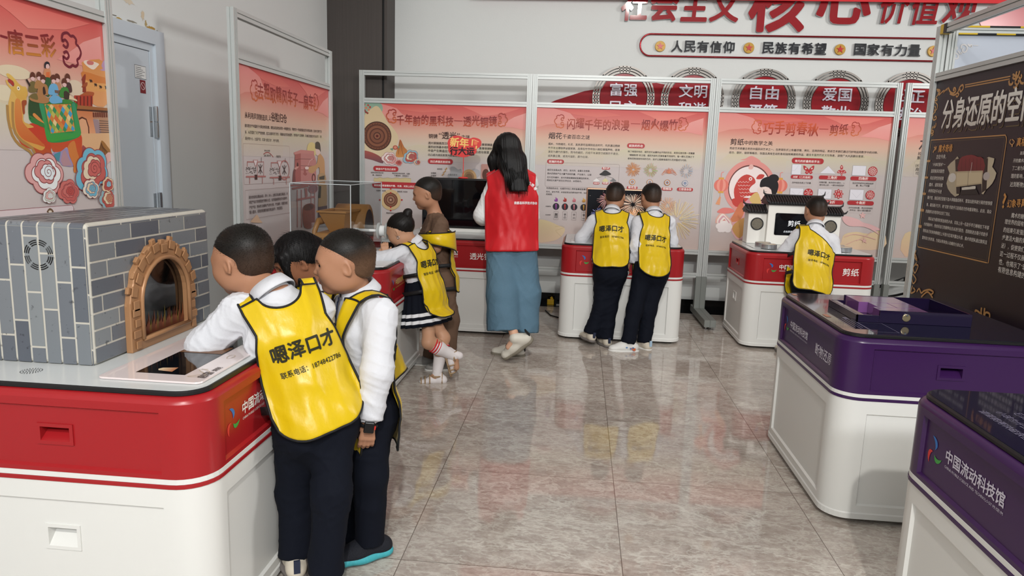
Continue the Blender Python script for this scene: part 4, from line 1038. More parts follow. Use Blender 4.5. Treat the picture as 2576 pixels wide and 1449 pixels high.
p.sp('278 1526 323 1539 373 1566 433 1543 465 1514 377 1523','#dd938c')
p.sp('256 1159 242 1254 281 1350 347 1393 414 1366 435 1320 403 1289 383 1253 403 1224 461 1232 458 1196 388 1194 331 1174 277 1112','#c4453f')
p.sp('438 1355 464 1397 511 1393 491 1357','#c4453f')
p.sp('354 1175 438 1154 397 1093 268 1088 232 1159','#c4453f')
p.sl('265 1326 280 1314 293 1327',0.003,'#efd9d4',n=2)
p.sl('293 1327 308 1315 321 1328',0.003,'#efd9d4',n=2)
p.sl('321 1328 336 1316 349 1329',0.003,'#efd9d4',n=2)
p.sl('349 1329 364 1317 377 1330',0.003,'#efd9d4',n=2)
p.sl('275 1293 290 1282 303 1294',0.003,'#efd9d4',n=2)
p.sl('303 1294 318 1283 331 1295',0.003,'#efd9d4',n=2)
p.sl('331 1295 346 1284 359 1296',0.003,'#efd9d4',n=2)
p.sl('359 1296 374 1285 387 1297',0.003,'#efd9d4',n=2)
p.sl('285 1260 300 1249 313 1261',0.003,'#efd9d4',n=2)
p.sl('313 1261 328 1250 341 1262',0.003,'#efd9d4',n=2)
p.sl('341 1262 356 1251 369 1263',0.003,'#efd9d4',n=2)
p.sl('369 1263 384 1252 397 1264',0.003,'#efd9d4',n=2)
p.sl('295 1227 310 1216 323 1228',0.003,'#efd9d4',n=2)
p.sl('323 1228 338 1217 351 1229',0.003,'#efd9d4',n=2)
p.sl('351 1229 366 1218 379 1230',0.003,'#efd9d4',n=2)
p.sl('379 1230 394 1219 407 1231',0.003,'#efd9d4',n=2)
p.sl('305 1194 320 1183 333 1195',0.003,'#efd9d4',n=2)
p.sl('333 1195 348 1184 361 1196',0.003,'#efd9d4',n=2)
p.sl('361 1196 376 1185 389 1197',0.003,'#efd9d4',n=2)
p.sl('389 1197 404 1186 417 1198',0.003,'#efd9d4',n=2)
p.ell(0.386,1.353,0.0160,0.0170,'#efe0de',24)
p.ell(0.386,1.353,0.0070,0.0080,'#c4453f',24)
p.sp('364 1476 386 1489 405 1466 390 1442 360 1447','#e3b3ac')
p.ell(0.12,1.283,0.0680,0.0610,'#dd7a6c',24)
p.ell(0.12,1.283,0.0420,0.0610,'#e8998a',24)
p.ell(0.12,1.283,0.0160,0.0610,'#dd7a6c',24)
p.rect(0.092,1.339,0.14,1.357,'#d9a04a',0.0)
p.rect(0.097,1.211,0.145,1.229,'#d9a04a',0.0)
p.line('116 1212 117 1170',0.003,'#b07a3a')
p.poly('111 1176 126 1174 120 1098 80 1105','#dd9a72')
p.sl('114 1356 115 1401 136 1408',0.008,'#dd938c')
p.ell(0.665,1.298,0.0670,0.0610,'#dd7a6c',24)
p.ell(0.665,1.298,0.0410,0.0610,'#e8998a',24)
p.ell(0.665,1.298,0.0160,0.0610,'#dd7a6c',24)
p.rect(0.636,1.354,0.683,1.372,'#d9a04a',0.0)
p.rect(0.643,1.226,0.691,1.245,'#d9a04a',0.0)
p.line('662 1227 664 1186',0.003,'#b07a3a')
p.poly('657 1191 672 1190 668 1115 627 1121','#dd9a72')
p.sl('658 1371 658 1415 679 1422',0.008,'#dd938c')
p.sp('215 942 272 1040 357 1139 456 1220 554 1170 594 1112 601 909 525 834 388 780 292 788','#d893a4','#e3b7b8')
p.sp('390 1164 457 1232 505 1133 481 1072 442 1106','#d8b876')
p.sp('320 1138 354 1043 314 958 226 943 251 1004','#c66a4a','#d88a64')
p.sp('254 895 325 970 394 985 381 864 334 790 284 824','#d2a062')
p.sp('375 930 427 944 437 830 385 816','#7a3428')
p.sp('473 1226 484 1268 520 1293 581 1260 620 1214 613 1160 570 1121 522 1133 493 1174','#edd8d0')
p.sp('480 1280 486 1345 535 1376 594 1372 642 1327 648 1268 626 1208 599 1213 580 1266 532 1285','#231f22')
p.ell(0.598,1.363,0.0490,0.0400,'#231f22',24)
p.line('536 1219 551 1208 565 1208',0.004,'#3a2a2a')
p.line('524 1240 545 1238',0.003,'#3a2a2a')
p.ell(0.529,1.187,0.0160,0.0120,'#e3aaa2',24)
p.ell(0.546,1.152,0.0120,0.0070,'#b8423c',24)
p.ell(0.47,1.256,0.0120,0.0210,'#edd8d0',24)
p.sp('91 925 120 1011 152 1034 192 1001 258 920','#e0b0a4',n=2)
p.sp('106 926 131 997 158 1017 191 989 246 919','#efe0d6',n=2)
p.sp('120 926 141 983 164 1000 189 977 234 919','#d6a3ae',n=2)
p.sp('134 927 152 969 170 984 188 965 222 918','#f0e4da',n=2)
p.sp('148 928 163 955 176 967 186 953 211 918','#d98a80',n=2)
p.ell(0.135,0.897,0.0360,0.0310,'#f2eae8',24)
p.ell(0.175,0.917,0.0400,0.0340,'#f2eae8',24)
p.ell(0.218,0.896,0.0380,0.0330,'#f2eae8',24)
p.ell(0.167,0.868,0.0330,0.0290,'#f2eae8',24)
p.ell(0.215,0.864,0.0310,0.0260,'#f2eae8',24)
p.ell(0.144,0.861,0.0260,0.0230,'#f2eae8',24)
p.sp('101 1034 151 1072 234 1069 266 1040 202 1020 131 1021','#dd7f78')
p.rect(0.749,1.509,1.04,1.562,'#b03035',0.0254)
p.text('常见的折叠剪纸手法：',0.7781,1.5222,1.0109,1.5222,'#f3e6e0',0.03)
p.rect(0.757,1.407,0.842,1.501,'#e3e2ea',0.001)
p.line(rrect(0.757,1.407,0.842,1.501,0.001),0.0015,'#7a7a86',True)
p.sl('755 1448 784 1443 814 1491',0.001,'#9a9aa8',n=2)
p.sp('912 1455 887 1481 860 1492 868 1457 888 1443 880 1429 900 1415 915 1432','#b8353a')
p.ell(0.884,1.466,0.0080,0.0080,'#e0c4bf',24)
p.ell(0.898,1.434,0.0050,0.0040,'#e0c4bf',24)
p.sp('912 1455 933 1483 957 1495 956 1460 939 1444 949 1431 932 1416 915 1432','#b8353a')
p.ell(0.939,1.468,0.0080,0.0080,'#e0c4bf',24)
p.ell(0.931,1.435,0.0040,0.0050,'#e0c4bf',24)
p.poly('1017 1426 1086 1497 1157 1426','#e3e2ea')
p.line('1017 1426 1086 1497 1157 1426',0.0015,'#7a7a86',True)
p.sp('1211 1460 1194 1485 1205 1509 1222 1486','#b8353a',n=2)
p.ell(1.207,1.49,0.0070,0.0070,'#e0c4bf',8)
p.sp('1211 1460 1239 1461 1255 1437 1228 1436','#b8353a',n=2)
p.ell(1.238,1.446,0.0060,0.0060,'#e0c4bf',8)
p.sp('1211 1460 1198 1435 1172 1435 1182 1459','#b8353a',n=2)
p.ell(1.186,1.444,0.0070,0.0070,'#e0c4bf',8)
p.ell(1.211,1.46,0.0100,0.0110,'#e0c4bf',10)
p.ell(1.211,1.46,0.0050,0.0060,'#b8353a',8)
p.sp('1213 1439 1203 1455 1210 1470 1220 1456','#b8353a',n=2)
p.ell(1.211,1.458,0.0040,0.0040,'#e0c4bf',8)
p.sp('1213 1439 1227 1449 1242 1440 1229 1431','#b8353a',n=2)
p.ell(1.231,1.44,0.0040,0.0040,'#e0c4bf',8)
p.sp('1213 1439 1223 1424 1216 1409 1206 1423','#b8353a',n=2)
p.ell(1.215,1.421,0.0040,0.0040,'#e0c4bf',8)
p.sp('1213 1439 1198 1430 1183 1438 1196 1448','#b8353a',n=2)
p.ell(1.194,1.439,0.0040,0.0040,'#e0c4bf',8)
p.ell(1.213,1.439,0.0060,0.0070,'#e0c4bf',10)
p.ell(1.213,1.439,0.0030,0.0040,'#b8353a',8)
p.rect(1.308,1.417,1.429,1.507,'#e3e2ea',0.001)
p.line(rrect(1.308,1.417,1.429,1.507,0.001),0.0015,'#7a7a86',True)
p.ell(1.491,1.46,0.0430,0.0440,'#b8353a',30)
p.ell(1.522,1.461,0.0060,0.0060,'#e0c4bf',8)
p.ell(1.508,1.456,0.0040,0.0050,'#e0c4bf',8)
p.ell(1.519,1.446,0.0060,0.0060,'#e0c4bf',8)
p.ell(1.504,1.448,0.0050,0.0050,'#e0c4bf',8)
p.ell(1.51,1.434,0.0060,0.0060,'#e0c4bf',8)
p.ell(1.497,1.444,0.0050,0.0050,'#e0c4bf',8)
p.ell(1.495,1.429,0.0060,0.0070,'#e0c4bf',8)
p.ell(1.488,1.444,0.0050,0.0050,'#e0c4bf',8)
p.ell(1.479,1.433,0.0060,0.0060,'#e0c4bf',8)
p.ell(1.481,1.448,0.0040,0.0050,'#e0c4bf',8)
p.ell(1.467,1.444,0.0060,0.0060,'#e0c4bf',8)
p.ell(1.476,1.456,0.0050,0.0050,'#e0c4bf',8)
p.ell(1.461,1.459,0.0060,0.0060,'#e0c4bf',8)
p.ell(1.475,1.465,0.0050,0.0040,'#e0c4bf',8)
p.ell(1.464,1.475,0.0060,0.0060,'#e0c4bf',8)
p.ell(1.479,1.472,0.0050,0.0050,'#e0c4bf',8)
p.ell(1.473,1.486,0.0060,0.0060,'#e0c4bf',8)
p.ell(1.486,1.476,0.0050,0.0050,'#e0c4bf',8)
p.ell(1.488,1.491,0.0060,0.0060,'#e0c4bf',8)
p.ell(1.494,1.476,0.0050,0.0050,'#e0c4bf',8)
p.ell(1.503,1.487,0.0060,0.0060,'#e0c4bf',8)
p.ell(1.502,1.472,0.0050,0.0050,'#e0c4bf',8)
p.ell(1.516,1.476,0.0060,0.0070,'#e0c4bf',8)
p.ell(1.507,1.464,0.0050,0.0050,'#e0c4bf',8)
p.ell(1.491,1.46,0.0070,0.0070,'#e0c4bf',8)
p.rect(0.754,1.368,0.956,1.403,'#b03035',0.0168)
p.text('对折（二方连续）',0.7742,1.3768,0.9358,1.3768,'#f3e6e0',0.03)
p.rect(1.011,1.369,1.256,1.407,'#b03035',0.0182)
p.text('三角折',1.0894,1.3785,1.1776,1.3785,'#f3e6e0',0.03)
p.rect(1.298,1.37,1.534,1.408,'#b03035',0.0182)
p.text('四角折',1.3735,1.3795,1.4585,1.3795,'#f3e6e0',0.03)
p.line(rrect(0.754,1.298,0.953,1.372,0.001),0.001,'#b9aaa8',True)
p.line(rrect(1.014,1.297,1.254,1.373,0.001),0.001,'#b9aaa8',True)
p.line(rrect(1.299,1.298,1.533,1.373,0.001),0.001,'#b9aaa8',True)
p.line(rrect(1.301,1.069,1.531,1.153,0.001),0.001,'#b9aaa8',True)
p.line(rrect(1.03,1.066,1.255,1.15,0.001),0.001,'#b9aaa8',True)
p.text('沿中线左右或上下折叠',0.77,1.326,0.943,1.326,'#2d2423',0.01)
p.text('对角折叠，从中间分3部分，一',1.019,1.337,1.25,1.337,'#2d2423',0.01)
p.text('部分向上折，一部分向后反折',1.024,1.313,1.247,1.313,'#2d2423',0.01)
p.text('沿正方形纸中位线左右折',1.32,1.34,1.512,1.34,'#2d2423',0.01)
p.text('叠，再上下对叠',1.356,1.318,1.478,1.318,'#2d2423',0.01)
p.rect(0.76,1.189,0.881,1.28,'#e3e2ea',0.001)
p.line(rrect(0.76,1.189,0.881,1.28,0.001),0.0015,'#7a7a86',True)
p.line('823 1209 777 1252',0.001,'#9a9aa8')
p.line('823 1209 860 1255',0.001,'#9a9aa8')
p.rect(1.017,1.191,1.14,1.281,'#e3e2ea',0.001)
p.line(rrect(1.017,1.191,1.14,1.281,0.001),0.0015,'#7a7a86',True)
p.line('1081 1211 1034 1254',0.001,'#9a9aa8')
p.line('1081 1211 1119 1257',0.001,'#9a9aa8')
p.rect(1.307,1.19,1.431,1.286,'#e3e2ea',0.001)
p.line(rrect(1.307,1.19,1.431,1.286,0.001),0.0015,'#7a7a86',True)
p.line('1372 1210 1323 1258',0.001,'#9a9aa8')
p.line('1372 1210 1411 1262',0.001,'#9a9aa8')
p.ell(0.929,1.239,0.0420,0.0420,'#b8353a',30)
p.ell(0.958,1.24,0.0060,0.0060,'#e0c4bf',8)
p.ell(0.945,1.235,0.0040,0.0040,'#e0c4bf',8)
p.ell(0.946,1.214,0.0060,0.0060,'#e0c4bf',8)
p.ell(0.934,1.223,0.0050,0.0050,'#e0c4bf',8)
p.ell(0.917,1.213,0.0060,0.0060,'#e0c4bf',8)
p.ell(0.919,1.227,0.0040,0.0050,'#e0c4bf',8)
p.ell(0.9,1.238,0.0060,0.0060,'#e0c4bf',8)
p.ell(0.914,1.243,0.0040,0.0050,'#e0c4bf',8)
p.ell(0.912,1.264,0.0060,0.0060,'#e0c4bf',8)
p.ell(0.924,1.254,0.0050,0.0050,'#e0c4bf',8)
p.ell(0.941,1.265,0.0060,0.0060,'#e0c4bf',8)
p.ell(0.94,1.25,0.0040,0.0050,'#e0c4bf',8)
p.ell(0.929,1.239,0.0070,0.0060,'#e0c4bf',8)
p.sp('1205 1240 1189 1264 1200 1287 1216 1265','#b8353a',n=2)
p.ell(1.202,1.269,0.0060,0.0060,'#e0c4bf',8)
p.sp('1205 1240 1210 1267 1234 1274 1231 1249','#b8353a',n=2)
p.ell(1.223,1.261,0.0060,0.0070,'#e0c4bf',8)
p.sp('1205 1240 1228 1255 1251 1242 1231 1228','#b8353a',n=2)
p.ell(1.234,1.241,0.0060,0.0060,'#e0c4bf',8)
p.sp('1205 1240 1232 1233 1241 1208 1216 1214','#b8353a',n=2)
p.ell(1.228,1.22,0.0050,0.0060,'#e0c4bf',8)
p.sp('1205 1240 1221 1216 1210 1193 1195 1215','#b8353a',n=2)
p.ell(1.208,1.211,0.0060,0.0060,'#e0c4bf',8)
p.sp('1205 1240 1200 1213 1176 1206 1180 1231','#b8353a',n=2)
p.ell(1.187,1.219,0.0060,0.0060,'#e0c4bf',8)
p.sp('1205 1240 1182 1226 1159 1239 1180 1253','#b8353a',n=2)
p.ell(1.177,1.239,0.0060,0.0060,'#e0c4bf',8)
p.sp('1205 1240 1178 1247 1169 1272 1195 1267','#b8353a',n=2)
p.ell(1.183,1.26,0.0060,0.0060,'#e0c4bf',8)
p.ell(1.205,1.24,0.0100,0.0110,'#e0c4bf',10)
p.ell(1.205,1.24,0.0060,0.0060,'#b8353a',8)
p.ell(1.492,1.241,0.0410,0.0420,'#b8353a',30)
p.ell(1.521,1.242,0.0060,0.0060,'#e0c4bf',8)
p.ell(1.508,1.237,0.0040,0.0040,'#e0c4bf',8)
p.ell(1.517,1.224,0.0060,0.0060,'#e0c4bf',8)
p.ell(1.503,1.228,0.0050,0.0050,'#e0c4bf',8)
p.ell(1.504,1.213,0.0060,0.0060,'#e0c4bf',8)
p.ell(1.494,1.225,0.0050,0.0050,'#e0c4bf',8)
p.ell(1.487,1.213,0.0050,0.0050,'#e0c4bf',8)
p.ell(1.485,1.228,0.0040,0.0040,'#e0c4bf',8)
p.ell(1.471,1.223,0.0060,0.0060,'#e0c4bf',8)
p.ell(1.478,1.235,0.0050,0.0050,'#e0c4bf',8)
p.ell(1.464,1.24,0.0050,0.0060,'#e0c4bf',8)
p.ell(1.477,1.245,0.0040,0.0050,'#e0c4bf',8)
p.ell(1.467,1.257,0.0060,0.0060,'#e0c4bf',8)
p.ell(1.481,1.253,0.0050,0.0050,'#e0c4bf',8)
p.ell(1.48,1.269,0.0060,0.0050,'#e0c4bf',8)
p.ell(1.49,1.257,0.0050,0.0050,'#e0c4bf',8)
p.ell(1.498,1.269,0.0060,0.0060,'#e0c4bf',8)
p.ell(1.5,1.254,0.0040,0.0050,'#e0c4bf',8)
p.ell(1.514,1.259,0.0050,0.0060,'#e0c4bf',8)
p.ell(1.506,1.247,0.0050,0.0040,'#e0c4bf',8)
p.ell(1.492,1.241,0.0060,0.0060,'#e0c4bf',8)
p.rect(0.754,1.149,0.972,1.187,'#b03035',0.0182)
p.text('六角折',0.8238,1.1585,0.9022,1.1585,'#f3e6e0',0.03)
p.rect(1.017,1.141,1.258,1.181,'#b03035',0.0192)
p.text('八角折',1.0941,1.1510,1.1809,1.1510,'#f3e6e0',0.03)
p.rect(1.294,1.144,1.534,1.183,'#b03035',0.0187)
p.text('十角折',1.3708,1.1538,1.4572,1.1538,'#f3e6e0',0.03)
p.text('叠，再沿中折线',1.121,1.112,1.234,1.112,'#2d2423',0.01)
p.text('沿中位线对叠，再沿中折线四',1.309,1.111,1.527,1.111,'#2d2423',0.01)
p.text('的中点，按36°角折叠4次',1.324,1.088,1.515,1.088,'#2d2423',0.01)
p.sp('1261 1018 1294 1037 1406 1011 1456 983 1539 963 1648 911 1579 913 1631 865 1532 921 1448 944 1344 943 1289 971','#dfb4b4')
p.sl('1303 840 1376 867 1470 859 1589 828',0.006,'#dcb0a8')
p.sl('1417 809 1482 847 1546 898',0.005,'#dcb0a8')
p.sl('1329 769 1439 822 1512 789',0.004,'#dcb0a8')
p.sp('1446 1048 1436 1064 1443 1079 1453 1065','#dfb0ae',n=2)
p.ell(1.444,1.067,0.0040,0.0040,'#e0c4bf',8)
p.sp('1446 1048 1457 1062 1473 1059 1464 1046','#dfb0ae',n=2)
p.ell(1.463,1.055,0.0040,0.0040,'#e0c4bf',8)
p.sp('1446 1048 1463 1041 1466 1024 1450 1030','#dfb0ae',n=2)
p.ell(1.459,1.033,0.0040,0.0040,'#e0c4bf',8)
p.sp('1446 1048 1446 1030 1431 1023 1431 1040','#dfb0ae',n=2)
p.ell(1.437,1.032,0.0040,0.0040,'#e0c4bf',8)
p.sp('1446 1048 1429 1044 1417 1057 1432 1061','#dfb0ae',n=2)
p.ell(1.428,1.054,0.0040,0.0030,'#e0c4bf',8)
p.ell(1.446,1.048,0.0070,0.0070,'#e0c4bf',10)
p.ell(1.446,1.048,0.0040,0.0040,'#dfb0ae',8)
p.sp('1486 811 1478 824 1484 835 1492 824','#d9a8a0',n=2)
p.ell(1.485,0.826,0.0030,0.0030,'#e0c4bf',8)
p.sp('1486 811 1495 822 1507 820 1500 809','#d9a8a0',n=2)
p.ell(1.499,0.817,0.0030,0.0030,'#e0c4bf',8)
p.sp('1486 811 1500 806 1502 793 1490 797','#d9a8a0',n=2)
p.ell(1.496,0.8,0.0030,0.0030,'#e0c4bf',8)
p.sp('1486 811 1486 797 1475 792 1475 805','#d9a8a0',n=2)
p.ell(1.479,0.799,0.0030,0.0030,'#e0c4bf',8)
p.sp('1486 811 1473 808 1464 818 1476 822','#d9a8a0',n=2)
p.ell(1.472,0.816,0.0030,0.0030,'#e0c4bf',8)
p.ell(1.486,0.811,0.0050,0.0060,'#e0c4bf',10)
p.ell(1.486,0.811,0.0030,0.0030,'#d9a8a0',8)
p.build('poster_print', PART['P3'])
# P4
p = Print((0, -0.0035, 0), (1, 0, 0), (0, 0, 1), (0, -1, 0))
waves(p)
p.sp('170 677 144 893 312 910 631 912 660 698','#dcc79e','#dcb89c')
p.text('九连环',0.172,1.68,0.53,1.68,'#3a2220',0.02)
p.text('拉环是一种传统民间玩具',0.171,1.621,0.537,1.621,'#2d2423',0.01)
p.text('解开它需要耐心与智慧',0.169,1.581,0.542,1.581,'#2d2423',0.01)
p.line(rrect(0.151,1.426,0.711,1.564,0.01),0.0015,'#a89896',True)
p.text('环环相扣',0.161,1.509,0.293,1.509,'#2d2423',0.01)
p.text('趣味无穷',0.165,1.477,0.297,1.477,'#2d2423',0.01)
p.text('可解可合',0.169,1.442,0.301,1.442,'#2d2423',0.01)
p.build('poster_print', PART['P4'])
# L2
p = Print((0, -0.0035, 0), (1, 0, 0), (0, 0, 1), (0, -1, 0))
waves(p)
bracket(p,0.224,1.761,0.323,1.886,'#9c2f2c','#c9683a',False)
bracket(p,1.3,1.777,1.401,1.9,'#9c2f2c','#c9683a',True)
p.text('去粗取精风车子',0.325,1.782,0.983,1.782,'#8a2326',0.025,hs=1.15,col2='#c8652f',per=[0.0, 0.12, -0.05, 0.1, -0.02, 0.08])
p.line('997 1813 1088 1815',0.008,'#9c2f2c')
p.text('扇车',1.092,1.78,1.283,1.78,'#7c1f22',0.025,hs=1.15,col2='#c8552f',per=[0.0, 0.12, -0.05, 0.1, -0.02, 0.08])
p.text('从利用风到制造风，',0.141,1.65,0.478,1.65,'#3a2220',0.012)
p.text('让',0.483,1.657,0.516,1.657,'#3a2220',0.012)
p.text('谷粒归仓',0.52,1.655,0.777,1.655,'#3a2220',0.02)
p.text('扇车是古代中国用于分离谷物和秕糠、瘪粒以及其他杂质的一种重要农具。早期农民一开始是借助自然风来筛选谷物，后来人们发明了扇',0.135,1.594,1.453,1.616,'#2d2423',0.012)
p.text('车，从而摆脱了对天气的依赖。后又对扇车进行改良，将箱体由方形改成圆形，使得箱内气流更顺畅；将出粮口宽度改为可自由调节，可根',0.136,1.555,1.452,1.576,'#2d2423',0.012)
p.text('据谷物大小、比重不同，实现“谷粒归仓”，绝不浪费。',0.135,1.518,0.638,1.518,'#2d2423',0.012)
p.line(rrect(0.103,1.248,0.812,1.495,0.012),0.0015,'#8a6f6a',True)
p.text('箱体由方形变圆',0.401,1.453,0.486,1.453,'#2d2423',0.01)
p.text('出粮口宽度可调',0.394,1.421,0.495,1.421,'#2d2423',0.01)
p.sl('385 1434 425 1445 476 1444 536 1418',0.006,'#9c4a48',n=4)
p.line('294 1385 387 1386 381 1296 288 1298',0.007,'#b07470',True)
p.line('309 1366 362 1316',0.007,'#4a3a3a')
p.line('364 1367 307 1316',0.007,'#4a3a3a')
p.line('336 1373 334 1309',0.007,'#4a3a3a')
p.line('151 1385 288 1385',0.007,'#b07470')
p.line('153 1385 151 1357',0.007,'#b07470')
p.poly('233 1398 303 1398 277 1357 260 1357','#b07470')
p.poly('242 1395 293 1395 272 1362 263 1362','#d9cfd0')
grains(p,0.198,1.334,0.069,0.018)
p.line('128 1295 410 1293',0.01,'#b07470')
p.line('178 1294 175 1252',0.007,'#b07470')
p.line('360 1293 357 1247',0.007,'#b07470')
p.rect(0.248,1.275,0.285,1.306,'#4a2f2c',0.0)
p.line('352 1414 348 1385',0.005,'#4a3a3a')
p.line('796 1330 791 1311 779 1293 761 1279 739 1270 715 1266 691 1268 669 1276 651 1288 639 1304 633 1322 634 1341 642 1359 657 1375 676 1387 699 1394 724 1395 747 1391 768 1381 784 1366 793 1349',0.009,'#b07470',True)
p.line('681 1361 745 1306',0.007,'#4a3a3a')
p.line('746 1362 680 1306',0.007,'#4a3a3a')
p.line('714 1368 712 1299',0.007,'#4a3a3a')
p.line('497 1381 657 1381',0.007,'#b07470')
p.line('500 1381 498 1351',0.007,'#b07470')
p.poly('593 1395 675 1395 645 1351 625 1351','#b07470')
p.poly('603 1391 663 1392 639 1356 628 1356','#d9cfd0')
grains(p,0.553,1.327,0.081,0.019)
p.line('472 1284 801 1282',0.01,'#b07470')
p.line('531 1283 528 1237',0.007,'#b07470')
p.line('743 1281 740 1232',0.007,'#b07470')
p.rect(0.612,1.263,0.655,1.295,'#4a2f2c',0.0)
p.line('731 1412 727 1381',0.005,'#4a3a3a')
p.text('传统风车',0.581,1.415,0.654,1.415,'#2d2423',0.01)
p.ell(1.236,1.481,0.1010,0.0550,'#dccb8c',24)
p.poly('883 1454 1015 1475 1278 1471 1281 1448 1014 1450 887 1438','#c98a84')
p.poly('902 1440 1010 1450 1003 1231 880 1234','#a8635f')
p.poly('1010 1450 1274 1449 1319 1395 1312 1216 1003 1228','#c28480')
p.line('903 1402 1009 1410 1272 1408',0.003,'#6d3f3d')
p.line('1005 1332 1307 1326',0.003,'#6d3f3d')
p.line('1006 1361 1309 1357',0.003,'#6d3f3d')
p.sp('932 1358 932 1376 948 1385 960 1373 959 1358','#5a2f2d')
p.poly('1047 1307 1128 1307 1127 1297 1094 1286 1051 1298','#a8635f')
p.poly('1064 1346 1108 1346 1106 1307 1063 1307','#a8635f')
p.sp('861 1304 877 1333 916 1344 898 1303 903 1239 850 1240','#7d4a48')
p.poly('878 1341 931 1356 975 1354 915 1332','#d29a92')
p.ell(1.261,1.268,0.0420,0.0340,'#6d3f3d',24)
p.ell(1.261,1.268,0.0210,0.0210,'#c28480',24)
p.sp('1365 1449 1411 1453 1492 1412 1508 1348 1500 1218 1384 1221 1393 1323 1362 1348 1254 1305 1161 1315 1171 1352 1309 1367 1355 1411','#c79a6c')
p.rect(1.385,1.256,1.502,1.275,'#4a463c',0.0)
p.sp('1310 1486 1394 1494 1411 1462 1365 1440 1326 1442','#e3c9c0')
p.sp('1301 1504 1316 1535 1360 1544 1405 1532 1421 1488 1417 1466 1388 1484 1314 1489','#4a473f')
p.ell(1.125,1.344,0.0390,0.0110,'#e8d6d0',24)
p.sl('1147 1361 1190 1398 1250 1411',0.006,'#d9b0ac')
p.line('810 1223 1388 1217',0.01,'#b07470')
p.poly('836 1207 1148 1219 1148 1204 835 1193','#a8706c')
p.poly('1073 1196 1127 1196 1130 1135 1085 1122','#a8706c')
p.ell(1.249,1.186,0.1000,0.0340,'#b5807e',24)
p.ell(1.249,1.186,0.0900,0.0300,'#8f6a6e',24)
p.line('931 1190 923 918',0.014,'#b07470')
p.line('1010 1187 1003 912',0.014,'#b07470')
p.line('1202 1180 1196 895',0.014,'#b07470')
p.line('1280 1178 1274 889',0.014,'#b07470')
p.line('913 1118 1283 1125',0.014,'#b07470')
p.sp('1032 1048 1142 1079 1265 1065 1271 1004 1253 898 1055 907','#8f5148')
p.ell(1.146,1.051,0.1070,0.0240,'#5d3a36',24)
p.line('1065 1017 1075 909',0.004,'#6d3a33')
p.line('1100 1015 1107 907',0.004,'#6d3a33')
p.line('1136 1012 1139 904',0.004,'#6d3a33')
p.line('1173 1010 1171 901',0.004,'#6d3a33')
p.line('1209 1008 1204 898',0.004,'#6d3a33')
p.line('1247 1005 1237 896',0.004,'#6d3a33')
p.sp('1359 1290 1519 1288 1548 1149 1539 1046 1459 1027 1392 1023 1349 1045 1371 1175','#b5966e')
p.poly('1378 1274 1502 1284 1495 1251 1381 1253','#4a463c')
p.poly('1377 1205 1423 1202 1406 1108 1352 1110','#4a463c')
p.poly('1349 1041 1551 1042 1550 865 1343 883','#5d4a52')
p.line(rrect(0.104,1.034,0.812,1.214,0.012),0.0015,'#8a6f6a',True)
p.text('扇车的结构主要由车架、风叶、料斗、出粮口和出糠口等组成，利',0.155,1.161,0.755,1.161,'#3d2626',0.015)
p.text('用空气动力学原理进行物料分选，当手摇曲柄带动风叶旋转时，',0.157,1.13,0.753,1.13,'#3d2626',0.015)
p.text('产生气流，使谷粒与秕糠在气流中分离，产生偏移，较重的谷粒',0.158,1.098,0.752,1.098,'#3d2626',0.015)
p.text('落入筐内，较轻的秕糠则被风吹出机外，完成清选。',0.156,1.067,0.667,1.067,'#3d2626',0.015)
p.sp('180 1024 223 1042 252 1054 275 1046 302 1019 330 998 179 1012','#d9b79a')
p.build('poster_print', PART['L2'])
# L1
p = Print((0, -0.0035, 0), (1, 0, 0), (0, 0, 1), (0, -1, 0))
waves(p)
p.ell(1.117,1.695,0.0800,0.0240,'#d9c9ac',30)
p.ell(1.063,1.618,0.0530,0.0270,'#d9cdb0',30)
p.ell(1.435,1.67,0.0500,0.0330,'#d6c4ac',30)
p.sp('1487 1757 1493 1783 1634 1796 1629 1627 1529 1619 1489 1693','#cf8a4a','#d99a66')
p.sp('1485 1743 1628 1734 1635 1758 1633 1687 1517 1674 1484 1709','#c9793a')
p.sp('1495 1710 1542 1704 1637 1708 1637 1679 1495 1673','#d69a5a')
p.sp('1493 1780 1511 1790 1551 1791 1589 1786 1579 1775 1552 1758 1518 1765','#e3d0c0')
p.sp('1513 1784 1529 1791 1556 1789 1550 1777 1521 1774','#c4706a')
p.sp('1605 1781 1621 1803 1635 1802 1631 1764 1594 1762 1613 1770','#b08aa6')
p.sp('1522 1713 1525 1717 1529 1714 1533 1717 1537 1714 1542 1711 1540 1708 1536 1702 1533 1708 1526 1701 1525 1708','#33221c',n=2)
p.sp('1550 1700 1552 1704 1557 1701 1561 1705 1565 1702 1570 1698 1568 1696 1564 1689 1560 1695 1553 1688 1553 1695','#33221c',n=2)
p.sp('1581 1695 1584 1699 1588 1696 1592 1699 1596 1696 1602 1693 1599 1690 1595 1684 1592 1690 1585 1682 1585 1690','#33221c',n=2)
p.sp('1619 1697 1621 1701 1626 1698 1630 1702 1634 1699 1639 1695 1637 1692 1633 1686 1630 1692 1622 1684 1622 1692','#33221c',n=2)
p.text('唐三彩',1.098,1.764,1.342,1.779,'#7c1f28',0.03,hs=1.1,col2='#d08a35',per=[0.0, -0.04, 0.05])
p.line('1066 1812 1099 1810',0.008,'#7c1f28')
bracket(p,1.377,1.75,1.481,1.88,'#6f1d2c','#6f1d2c',True)
p.poly('1478 1658 1537 1649 1534 1617 1474 1612','#a8442a')
p.sp('1449 1641 1494 1662 1516 1666 1547 1664 1532 1646 1492 1646','#a8552f')
p.sp('1473 1708 1495 1733 1501 1728 1494 1705','#8a3524')
p.poly('1477 1708 1497 1709 1492 1687 1477 1686','#8a3524')
p.sp('1470 1678 1487 1695 1509 1702 1501 1684','#9a4a2a')
p.poly('1477 1682 1498 1684 1496 1661 1474 1659','#8a3524')
p.poly('1423 1642 1534 1652 1530 1607 1419 1603','#a83a28')
